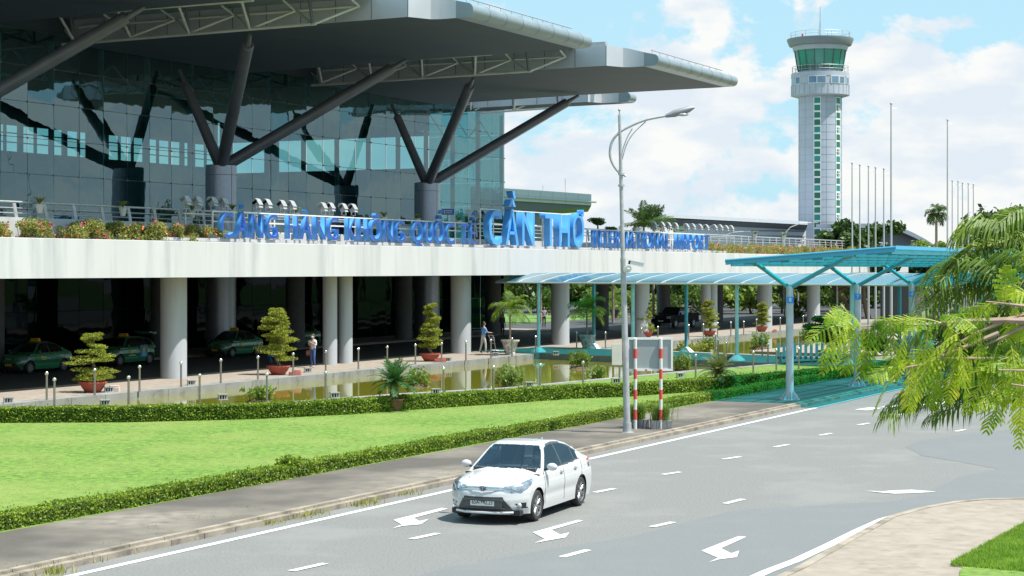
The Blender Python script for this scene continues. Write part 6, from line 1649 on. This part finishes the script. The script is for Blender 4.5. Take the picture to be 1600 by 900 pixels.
path_canopy()
# slatted bench by the path, the canopy's teal shade put into its colour
p = G(1268, 568, Z_P); root = thing('bench', p, 'slatted bench coloured with teal canopy shade, by the pond corner', 'bench', rz=-.18)
b = MB()
for i in range(13): b.box((-1.7 + i * .28, .38, .62), (.15, .05, .85), M=Matrix.Rotation(R(-12), 3, 'X'))
b.build('backrest', mat('bench_teal_shade', (.16, .34, .35), .6), root, world=False)
b = MB()
for i in range(13): b.box((-1.7 + i * .28, 0, .38), (.2, .55, .05))
b.build('seat', mat('bench_teal_shade', (.16, .34, .35), .6), root, world=False)
for x in (-1.6, 0, 1.6):
    for y in (-.2, .25): b = MB(); b.box((x, y, .18), (.1, .1, .36)); b.build('leg', M['coping'], root, world=False)
# boulder with plants near the far posts
p = G(1425, 562, Z_P); root = thing('boulder', p, 'pale pinkish decorative boulder behind the canopy posts', 'boulder'); b = MB(); b.ball((0, 0, .75), 1.0, 16, 10, sc=(1.15, .8, .85)); r = np.random.default_rng(4)
b.v = [tuple(Vector(v) * (1 + .10 * math.sin(v[0] * 4 + v[2] * 5))) for v in b.v]; b.build('rock', mat('rock', (.42, .33, .28), .9, var=.25, scale=2, bump=.8, bscale=5), root, world=False, smooth=40)
for i, (px, py, h, rr_) in enumerate([(1440, 555, 1.5, 1.2), (1475, 552, 2.2, 1.6), (1365, 556, 1.3, 1.0), (1510, 560, 1.8, 1.5)]):
    bush(G(px, py, Z_P), rr_, h, 'dark leafy bush beyond the canopy, near the boulder, %s from the left' % ords[[1, 2, 0, 3][i]], leaf='leaf_mid', n=1500, size=.12, seed=80 + i, group='bushes near the boulder')
# ticket booth like dark block seen between posts
p = G(1407, 500, 0); root = thing('guard_booth', (p.x, p.y, 0), 'dark grey booth with a teal roof seen between the canopy posts on the right', 'booth', rz=TH)
b = MB(); b.box((0, 0, 1.8), (3.0, 3.2, 3.6)); b.build('wall', mat('booth', (.07, .075, .09), .6), root, world=False); b = MB(); b.box((0, 0, 3.7), (3.8, 4, .18)); b.build('roof', M['teal_paint_and_shade'], root, world=False)
# blue direction sign on the elevated road
s_, p = onplane(700, -1.6); root = thing('direction_sign', (p.x, p.y, 6.2), 'small blue direction sign on the elevated road between the words QUỐC and TẾ', 'sign', rz=R(8))
Y = p.y; w_ = 19 * Y / F; zc = pz(331, Y) - 6.2
b = MB(); b.box((0, 0, zc), (w_, .08, 9 * Y / F)); pn = b.build('panel', mat('sign_blue', (.03, .07, .30), .5), root, world=False)
b = MB(); b.box((-.22, -.045, zc), (.07, .01, .2)); b.box((.05, -.045, zc + .06), (.4, .01, .05)); b.box((.05, -.045, zc - .06), (.36, .01, .04)); b.build('markings', M['paint_white'], pn, world=False)
b = MB(); b.cyl((0, .05, 0), (0, .05, zc), .05, n=8); b.build('post', M['galv'], root, world=False)
# lamps beyond the arches: thin posts under the road
for i, (px, py) in enumerate([(1247, 492), (1308, 500)]):
    p = G(px, py, 0.03); root = thing('lamp_post', p, 'thin grey lamp post standing beyond the elevated road, %s of two' % ('left', 'right')[i], 'lamp post', 'lamp posts beyond the elevated road'); b = MB(); b.cyl((0, 0, 0), (0, 0, 6.8), .11, .07, 8); b.build('pole', M['galv'], root, world=False); b = MB(); b.tube([(0, 0, 6.6), (.5, 0, 7.1), (1.5, 0, 7.2)], .05, 6); b.box((1.7, 0, 7.2), (.6, .25, .1)); b.build('lamp_head', M['galv'], root, world=False)
for i, px in enumerate((1145, 1250)):
    Y = 190; z = pz(362 if i == 0 else 348, Y); root = thing('street_lamp', (D(px, 420, Y).x, Y, .03), ('thin far street lamp with a short curved arm behind the sign end', 'thin far street lamp whose arm crosses the tower foot')[i], 'street lamp')
    b = MB(); b.cyl((-1.6, 0, 0), (-1.6, 0, z - 1.2), .09, .06, 8); b.build('pole', M['galv'], root, world=False); b = MB(); b.tube([(-1.6, 0, z - 1.2), (-1.0, 0, z - .5), (0, 0, z - .1), (1.2, 0, z)], .05, 6); b.box((1.5, 0, z), (.7, .2, .1)); b.build('arm', M['galv'], root, world=False)

# ---------------------------------------------------------------- people
SK = {'stand': dict(hip=(0, 0, .92), chest=(0, 0, 1.30), neck=(0, .01, 1.45), head=(0, -.01, 1.62))}
skin_m = mat('skin', (.42, .24, .16), .6); hair_m = mat('hair', (.012, .01, .01), .5)
def person(loc, rz, h, label, shirt, trousers, arms='down', stride=0.0, shoes=(.04, .035, .03), longhair=False, crouch=False, group=None, mask=False, lean=0.0, skirt=False):
    """one skinned body; local -y is the way the person faces"""
    root = thing('person', loc, label, 'person', group, rz=rz)
    s = h / 1.70
    J = {}; 
    if crouch:
        J.update(pel=(0, .12, .34), bel=(0, .05, .52), che=(0, -.06, .74), nec=(0, -.11, .90), hd=(0, -.16, 1.05))
        for n, x in (('l', -.1), ('r', .1)): J['h' + n] = (x, .12, .32); J['k' + n] = (x * 1.7, -.30, .50); J['a' + n] = (x * 1.3, -.12, .09); J['t' + n] = (x * 1.4, -.32, .04)
    else:
        J.update(pel=(0, 0, .93), bel=(0, -lean * .4, 1.10), che=(0, -lean, 1.30), nec=(0, -lean * 1.25, 1.455), hd=(0, -lean * 1.5 - .01, 1.575))
        for n, x, sg in (('l', -.09, 1), ('r', .09, -1)): J['h' + n] = (x, 0, .90); J['k' + n] = (x * 1.1, -.03 - stride * sg * .5, .50); J['a' + n] = (x * 1.1, .03 - stride * sg, .09); J['t' + n] = (x * 1.2, -.14 - stride * sg, .035)
    cz = J['che'][2]; cy = J['che'][1]
    for n, x in (('l', -1), ('r', 1)):
        J['s' + n] = (x * .185, cy, cz + .10)
        if arms == 'down': J['e' + n] = (x * .235, cy + .03, cz - .17); J['w' + n] = (x * .24, cy - .04, cz - .42); J['f' + n] = (x * .235, cy - .06, cz - .52)
        elif arms == 'phone': J['e' + n] = (x * .235, cy - .02, cz - .15); J['w' + n] = (x * .08, cy - .24, cz + .0); J['f' + n] = (x * .03, cy - .30, cz + .06)
        elif arms == 'push': J['e' + n] = (x * .235, cy - .10, cz - .14); J['w' + n] = (x * .19, cy - .34, cz - .17); J['f' + n] = (x * .17, cy - .43, cz - .17)
        elif arms == 'hip': J['e' + n] = (x * .33, cy + .03, cz - .12); J['w' + n] = (x * .24, cy - .08, cz - .30); J['f' + n] = (x * .18, cy - .12, cz - .33)
    rad = dict(pel=.135, bel=.115, che=.15, nec=.052, hd=.085, hl=.095, hr=.095, kl=.062, kr=.062, al=.042, ar=.042, tl=.036, tr=.036, sl=.062, sr=.062, el=.044, er=.044, wl=.03, wr=.03, fl=.028, fr=.028)
    E_ = [('pel', 'bel'), ('bel', 'che'), ('che', 'nec'), ('nec', 'hd')] + [e for n in 'lr' for e in (('pel', 'h' + n), ('h' + n, 'k' + n), ('k' + n, 'a' + n), ('a' + n, 't' + n), ('che', 's' + n), ('s' + n, 'e' + n), ('e' + n, 'w' + n), ('w' + n, 'f' + n))]
    names = list(J); me = bpy.data.meshes.new('body'); me.from_pydata([tuple(c * s for c in J[n]) for n in names], [(names.index(a), names.index(c)) for a, c in E_], [])
    o = bpy.data.objects.new('body', me); COL.objects.link(o); md = o.modifiers.new('skin', 'SKIN')
    for i, n in enumerate(names): me.skin_vertices[0].data[i].radius = (rad[n] * s * (1.18 if n in ('che', 'pel', 'bel') else 1), rad[n] * s * (.85 if n in ('che', 'pel', 'bel') else 1))
    me.skin_vertices[0].data[names.index('pel')].use_root = True
    sd = o.modifiers.new('sub', 'SUBSURF'); sd.levels = 1; bpy.context.view_layer.update()
    m2 = bpy.data.meshes.new_from_object(o.evaluated_get(bpy.context.evaluated_depsgraph_get())); bpy.data.objects.remove(o)
    cn = [skin_m, mat('cloth_%s' % str(shirt), shirt, .85, var=.12, scale=9), mat('cloth_%s' % str(trousers), trousers, .85, var=.12, scale=9), mat('shoe_%s' % str(shoes), shoes, .6)]
    for c in cn: m2.materials.append(c)
    seg = [(np.array(J[a]) * s, np.array(J[c]) * s, a, c) for a, c in E_]
    for p in m2.polygons:
        q = np.array(p.center); best = None
        for A, B_, a, c in seg:
            ab = B_ - A; t = max(0, min(1, np.dot(q - A, ab) / np.dot(ab, ab))); dd = np.linalg.norm(q - A - ab * t)
            if best is None or dd < best[0]: best = (dd, a, c, t)
        _, a, c, t = best
        if a == 'nec' or c == 'nec' and t > .75: mi = 0
        elif c[0] == 'f' or c[0] == 'w' and t > .25: mi = 0
        elif c[0] == 't': mi = 3
        elif a[0] in 'hka' and a != 'hd' or a == 'pel' and c[0] == 'h' or (a == 'pel' and t < .25): mi = 2
        else: mi = 1
        p.material_index = mi; p.use_smooth = True
    m2.name = 'body'; ob = bpy.data.objects.new('body', m2); COL.objects.link(ob); ob.parent = root
    hc = Vector(J['hd']) * s; hc.z += .055 * s
    b = MB(); b.ball(hc, .098 * s, 14, 10, sc=(.86, 1.0, 1.18)); b.ball(hc + Vector((0, -.10 * s, -.01 * s)), .018 * s, 6, 4)
    for sg in (-1, 1): b.ball(hc + Vector((sg * .085 * s, .01, -.005)), .024 * s, 6, 4, sc=(.5, 1, 1.3))
    b.build('head', skin_m, root, world=False, smooth=80)
    b = MB(); b.ball(hc + Vector((0, .018 * s, .030 * s)), .106 * s, 14, 8, sc=(.90, .98, 1.02))
    if longhair: b.ball(hc + Vector((0, .065 * s, -.08 * s)), .09 * s, 10, 8, sc=(.95, .5, 1.5))
    b.build('hair', mat('hair_brown', (.05, .022, .012), .5) if longhair else hair_m, root, world=False, smooth=80)
    b = MB()
    for n in 'lr':
        f = Vector(J['f' + n]) * s; w_ = Vector(J['w' + n]) * s; d_ = (f - w_).normalized(); sx = Vector((1, 0, 0)); sx = (sx - d_ * sx.dot(d_)).normalized(); nn_ = d_.cross(sx)
        for k in range(4): st_ = f + sx * (k - 1.5) * .017 * s; b.tube([st_, st_ + d_ * .045 * s, st_ + d_ * (.068 + .008 * (k in (1, 2))) * s - nn_ * .012 * s], .0085 * s, 5)
        tb = w_ + d_ * .03 * s; b.tube([tb, tb + sx * .035 * s * (1 if n == 'l' else -1) + d_ * .025 * s, tb + sx * .045 * s * (1 if n == 'l' else -1) + d_ * .055 * s], .010 * s, 5)
    b.build('fingers', skin_m, root, world=False, smooth=60)
    b = MB()
    for sg in (-1, 1): b.ball(hc + Vector((sg * .033 * s, -.090 * s, .012 * s)), .011 * s, 6, 4)
    b.box(hc + Vector((0, -.094 * s, -.05 * s)), (.04 * s, .01, .008)); b.build('face_details', hair_m, root, world=False)
    if mask: b = MB(); b.ball(hc + Vector((0, -.035 * s, -.035 * s)), .082 * s, 12, 8, sc=(.95, 1.0, .75)); b.build('face_mask', mat('mask', (.55, .65, .72), .8), root, world=False, smooth=80)
    return root
wp_ = G(357, 575, Z_P)
person(wp_, R(-35), 1.62, 'woman in a white shirt and blue jeans looking at her phone beside a column', (.66, .66, .68), (.06, .10, .26), 'phone', longhair=True, mask=True, shoes=(.5, .3, .28)).location
woman = [o for o in COL.objects if o.get('label', '').startswith('woman in')][0]
woman.location = G(489, 574.5, Z_P)
b = MB(); b.tube([(-.2, -.02, 1.33), (-.24, .06, 1.0), (-.27, .02, .82)], .012, 5); b.box((-.28, -.02, .72), (.10, .26, .24)); hb = b
root = thing('handbag', woman.location, 'red brown shoulder bag hanging beside the woman in a white shirt', 'bag', rz=R(-35)); b.build('bag', mat('bag_brown', (.26, .08, .05), .6), root, world=False)
b = MB(); b.box((0, -.36, 1.42), (.08, .015, .15)); root2 = thing('phone', woman.location, 'dark phone held by the woman in a white shirt', 'phone', rz=R(-35)); b.build('case', M['black'], root2, world=False)
mloc = G(755, 551.5, Z_P)
person(mloc, R(118), 1.76, 'man in a light blue shirt and pale trousers pushing a luggage trolley', (.17, .34, .66), (.52, .50, .47), 'push', stride=.14, lean=.03)
def trolley(loc, rz, label):
    root = thing('luggage_trolley', loc, label, 'trolley', rz=rz); b = MB()
    for sg in (-1, 1): b.tube([(sg * .28, .45, 1.02), (sg * .28, .38, .9), (sg * .27, .25, .15), (sg * .22, -.55, .12)], .018, 6); 
    b.tube([(-.28, .45, 1.02), (.28, .45, 1.02)], .02, 6); b.tube([(-.27, .3, .55), (.27, .3, .55)], .014, 6); b.box((0, -.15, .13), (.5, .7, .02)); b.box((0, .34, .8), (.5, .02, .22)); b.build('frame', M['galv'], root, world=False)
    for x, y in ((-.22, .22), (.22, .22), (0, -.5)): b = MB(); b.cyl((x - .02, y, .07), (x + .02, y, .07), .07, n=12); b.build('wheel', M['rubber'], root, world=False)
trolley(mloc + Vector((.82, .28, 0)), R(118), 'grey airport luggage trolley pushed by the man in a blue shirt')
person(G(850, 512, .0), R(20), 1.72, 'man in a grey shirt and black trousers standing near the lawn under the elevated road', (.22, .25, .30), (.015, .015, .02), 'hip')
person(G(613, 521, Z_P), R(30), 1.70, 'person in a white shirt and dark trousers standing deep in the shade between columns', (.55, .56, .62), (.02, .02, .03), 'phone')
person(G(427, 569, Z_P), R(-60), 1.66, 'person in a pale blue shirt crouching behind the bushy topiary', (.35, .45, .6), (.05, .12, .3), 'phone', crouch=True)
person(G(410, 541, 0), R(10), 1.68, 'person in a white shirt standing beside the green taxi near the bushy topiary', (.42, .42, .48), (.03, .03, .05), 'down')
person(G(392, 534, 0), R(-20), 1.66, 'person in a grey shirt standing behind the taxi with the yellow plate', (.3, .3, .36), (.03, .03, .05), 'down')
person(G(785, 527, Z_P), R(40), 1.70, 'person in dark clothes standing behind the light green potted palm', (.05, .05, .08), (.02, .02, .03), 'down')
person(G(452, 548, 0), R(80), 1.66, 'person in a pale blue shirt standing behind the hidden green taxi', (.3, .36, .5), (.03, .03, .05), 'down')
# driver inside the white car, seated
dr = person((0, 0, 0), 0, 1.66, 'driver in a pale shirt and face mask sitting at the wheel of the white car', (.55, .6, .66), (.05, .05, .08), 'push', crouch=True, mask=True)
cw = Matrix.Translation(Vector((cpos.x, cpos.y, .012))) @ Matrix.Rotation(math.atan2(fwd.y, fwd.x), 4, 'Z')
dp_ = cw @ Vector((-.14, .36, .10)); dr.location = dp_; dr.rotation_euler = (0, 0, math.atan2(fwd.y, fwd.x) + R(90))

# ---------------------------------------------------------------- foreground palm and feathery branch (right edge)
def near_palm():
    r = np.random.default_rng(77); Y0 = 24.0; base = D(1700, 420, Y0); root = thing('palm_tree', (base.x, base.y, Z_P), 'large palm with drooping yellow green fronds hanging in from the right edge', 'palm tree')
    b = MB(); b.tube([(0, 0, -.1), (.05, 0, 2.0), (0, 0, 3.9)], [.22, .18, .15], 12); b.build('trunk', M['bark_pale'], root, world=False, smooth=50)
    b = MB(); st = MB()
    def FRS(px, Yd, ll=.46, nl=64, hang=1.0):
        """a frond whose stem runs through the given picture points, leaflets on both sides"""
        P = [D(x, y, Y0 + Yd * (1 - .3 * i)) - Vector((base.x, base.y, Z_P)) for i, (x, y) in enumerate(px)]
        Pn = []
        for i in range(len(P) - 1):
            p0 = P[max(i - 1, 0)]; p1 = P[i]; p2 = P[i + 1]; p3 = P[min(i + 2, len(P) - 1)]
            for j in range(8):
                t = j / 8; Pn.append(0.5 * ((2 * p1) + (p2 - p0) * t + (2 * p0 - 5 * p1 + 4 * p2 - p3) * t * t + (3 * p1 - p0 - 3 * p2 + p3) * t ** 3))
        Pn.append(P[-1]); n = len(Pn) - 1; st.tube(Pn, [.022 * (1 - .8 * i / n) for i in range(n + 1)], 5); Q = []
        for k in range(nl):
            f = .08 + .92 * (k + .5) / nl; i = min(n - 1, int(f * n)); c = Pn[i].lerp(Pn[i + 1], f * n - i); t = (Pn[i + 1] - Pn[i]).normalized(); sd = t.cross(Vector((0, 0, 1))).normalized()
            ln = ll * (.5 + .75 * math.sin(math.pi * min(1, f * .8 + .12))) * r.uniform(.8, 1.15)
            for sg in (-1, 1):
                dr = (sd * sg * .8 + t * (.45 + .5 * f) + Vector((0, 0, .45 - .35 * f)) + Vector(r.normal(size=3) * .14)).normalized()
                m1 = c + dr * ln * .38; d2 = (dr + Vector((0, 0, -hang * 1.1))).normalized(); m2 = m1 + d2 * ln * .32; e = m2 + (d2 + Vector((0, 0, -hang))).normalized() * ln * .36
                wv = t * .014
                Q.append([c - wv * .5, m1 - wv, m1 + wv, c + wv * .5]); Q.append([m1 - wv, m2 - wv * .9, m2 + wv * .9, m1 + wv]); Q.append([m2 - wv * .9, e, e + wv * .1, m2 + wv * .9])
        b.quads(np.array([[tuple(v) for v in q] for q in Q]))
    FRS([(1680, 470), (1600, 385), (1560, 358), (1528, 350), (1500, 366)], 0)
    FRS([(1690, 500), (1600, 446), (1545, 418), (1495, 415), (1462, 432), (1445, 460)], -.8)
    FRS([(1690, 540), (1610, 478), (1550, 455), (1500, 460), (1462, 486)], .6)
    FRS([(1700, 520), (1620, 432), (1570, 400), (1530, 392), (1492, 408)], 1.0)
    FRS([(1720, 600), (1600, 556), (1540, 552), (1480, 572), (1430, 600), (1385, 638)], 0, .42)
    FRS([(1730, 640), (1610, 596), (1540, 596), (1480, 610), (1410, 636)], -1.0, .42)
    FRS([(1710, 560), (1600, 520), (1540, 518), (1480, 540), (1436, 578)], 1.2)
    FRS([(1700, 430), (1650, 350), (1610, 332), (1580, 336), (1556, 352)], .4)
    FRS([(1740, 660), (1630, 622), (1570, 618), (1510, 630), (1460, 650)], .7, .40)
    FRS([(1700, 480), (1640, 420), (1600, 400), (1560, 410), (1535, 440)], -1.6)
    FRS([(1700, 500), (1640, 470), (1590, 462), (1555, 478), (1530, 510)], -1.9)
    FRS([(1720, 580), (1640, 540), (1590, 532), (1550, 548), (1520, 580)], -1.4)
    FRS([(1700, 470), (1600, 440), (1530, 440), (1470, 460), (1425, 500)], .9)
    FRS([(1720, 520), (1600, 490), (1520, 492), (1450, 515), (1400, 560)], -.3)
    FRS([(1700, 420), (1620, 370), (1560, 380), (1505, 400), (1470, 440)], 1.4)
    FRS([(1740, 650), (1620, 590), (1520, 585), (1440, 610), (1390, 650)], 1.0)
    FRS([(1720, 530), (1640, 505), (1580, 500), (1520, 515), (1480, 545)], -.5)
    FRS([(1730, 610), (1650, 585), (1590, 580), (1540, 590), (1500, 612)], .3)
    FRS([(1730, 590), (1640, 575), (1560, 575), (1490, 600), (1450, 636)], 1.5)
    FRS([(1710, 540), (1640, 520), (1580, 525), (1540, 550), (1510, 590)], 2.0)
    FRS([(1700, 450), (1780, 360), (1850, 350), (1930, 400)], .3)
    FRS([(1700, 500), (1800, 450), (1880, 470), (1950, 540)], -.8)
    FRS([(1710, 560), (1820, 540), (1900, 580), (1950, 650)], .8)
    FRS([(1720, 470), (1720, 360), (1700, 300), (1670, 270)], .4)
    b.build('fronds', M['leaf_palm'], root, world=False); st.build('frond_stems', mat('frond_stem', (.30, .27, .09), .6), root, world=False)
near_palm()
def feathery():
    r = np.random.default_rng(31); Yb = 12.0
    root = thing('feathery_tree', (D(2050, 420, 12.5).x, 12.5, Z_P), 'feathery leaved branch reaching in from the right in front of the canopy posts', 'tree branch')
    off = Vector((root.location.x, root.location.y, Z_P))
    B = MB(); Q = []; R_ = MB()
    def W(px, py, Y=Yb): return D(px, py, Y) - off
    tr = [Vector((0, 0, -.1)), Vector((-.05, 0, 1.8)), Vector((.0, 0, 3.6))]
    B.tube(tr, [.16, .13, .10], 10)
    br = [[W(2040, 430, 12.5), W(1800, 470, 12.3), W(1600, 501), W(1570, 500), (W(1500, 502)), W(1450, 507), W(1370, 509), W(1331, 511)],
          [W(1575, 499), W(1620, 485), W(1700, 470)], [W(1565, 503), W(1530, 518), W(1500, 535), W(1470, 553)], [W(1800, 500, 12.2), W(1600, 478, 11.9), W(1540, 471, 11.9)], [W(1700, 515, 12.2), W(1600, 510), W(1560, 530), W(1540, 539)],
          [W(1850, 560, 12), W(1650, 580, 11.8), W(1560, 578, 11.7)], [W(1820, 600, 12), W(1650, 612, 11.6), W(1580, 600, 11.5)], [W(1560, 520), W(1440, 570), W(1405, 576)], [W(1700, 540, 12.2), W(1600, 560, 12.1), W(1480, 560, 12.1), W(1420, 572, 12.1)]]
    for k, l in enumerate(br): n_l = len(l); B.tube(l, [(.040 if k == 0 else .012) * (1 - i / (n_l - 1)) ** (1.6 if k == 0 else 1) + .005 for i in range(n_l)], 6)
    def bip(p, d, L, wid):
        """twice divided leaf: pinnae rows of tiny leaflets"""
        d = Vector(d).normalized(); n = 13; pts = []; q = Vector(p); dd = d.copy()
        for i in range(n + 1): pts.append(q.copy()); dd = (dd + Vector((0, 0, -.085))).normalized(); q = q + dd * (L / n)
        R_.tube(pts, [.0035 * (1 - .7 * i / n) for i in range(n + 1)], 4)
        sv = dd.cross(Vector(r.normal(size=3) * .35 + np.array([0, -.75, .65]))).normalized()
        for i in range(1, n + 1):
            w_ = wid * math.sin(math.pi * min(1, .12 + .8 * i / n)) * r.uniform(.8, 1.15); t = (pts[i] - pts[i - 1]).normalized()
            for sg in (-1, 1):
                pd = (sv * sg + t * .6 + Vector((0, 0, -.3)) + Vector(r.normal(size=3) * .12)).normalized(); m_ = 12
                pe = t.cross(pd).normalized()
                for j in range(m_):
                    c = pts[i] + pd * w_ * (j + .7) / m_ + Vector((0, 0, -.12 * w_ * ((j + .5) / m_) ** 2)); ax_ = (t * .9 + pe * r.normal() * .2)
                    for s2 in (-1, 1):
                        l = ax_.normalized() * .0090 * s2; ww = pd * .0040
                        Q.append([c - ww, c + l - ww * .6, c + l + ww * .6, c + ww])
    leaves = [(1335, 510, -1.0, .30, .38), (1335, 512, -.9, -.25, .36), (1336, 512, -.8, .9, .22), (1338, 512, -1, -.6, .38), (1350, 512, -.7, -.9, .36), (1345, 509, -.5, .75, .22), (1362, 510, -.25, -1.0, .34), (1385, 510, -.7, -.75, .42), (1395, 510, .15, -1, .36), (1420, 508, -.9, .55, .28), (1418, 509, -.4, -.9, .40),
              (1450, 506, -.95, .5, .32), (1452, 508, -.2, -1, .40), (1470, 505, -.9, .45, .36), (1480, 507, .5, -.9, .30), (1500, 520, -.9, -.35, .40), (1480, 548, -.9, .2, .34), (1470, 553, -.9, -.6, .40), (1472, 553, -.2, -1, .36), (1500, 536, .2, -1, .36), (1530, 518, -.5, .7, .28), (1530, 520, .3, -1, .34),
              (1560, 475, -1, .1, .30), (1548, 472, -.7, -.7, .30), (1570, 474, 0, .9, .24), (1590, 478, -.3, -.9, .30), (1410, 575, -1, .3, .30), (1408, 576, -.8, -.6, .34), (1425, 573, -.1, -1, .30), (1440, 567, -.9, .4, .26), (1460, 562, .0, -1, .36), (1500, 562, -.4, -.9, .36),
              (1562, 578, -1, .25, .34), (1560, 580, -.9, -.5, .40), (1575, 580, -.4, -1, .38), (1590, 582, .1, -1, .36), (1600, 580, -.8, .6, .30), (1585, 600, -1, 0, .36), (1580, 602, -.9, -.7, .36), (1600, 606, -.2, -1, .32), (1630, 610, -.7, -.8, .4), (1610, 560, -.9, .3, .34), (1600, 565, -.6, -.8, .32),
              (1640, 585, -1, .3, .36), (1640, 520, -.8, .5, .3), (1620, 515, -.6, -.8, .36), (1650, 500, -.6, .8, .3), (1560, 535, -.3, -1, .34), (1545, 540, -.9, -.4, .34), (1620, 470, -.7, .7, .26), (1660, 620, -.8, -.5, .4), (1580, 540, .1, -1, .34)]
    for px, py, dx, dz, L in leaves:
        Yq = Yb + (r.uniform(-.15, .15)); bip(W(px, py, Yq), (dx, r.uniform(-.35, .35), dz), L * r.uniform(.85, 1.02), .092 * r.uniform(.85, 1.15))
    B.build('branches', mat('branch_bark', (.33, .24, .18), .8, var=.2, scale=12), root, world=False, smooth=50); R_.build('leaf_stalks', mat('leaf_stalk', (.38, .36, .08), .6), root, world=False)
    b = MB(); b.quads(np.array([[tuple(v) for v in q] for q in Q])); b.build('leaflets', M['leaf_flame'], root, world=False)
feathery()
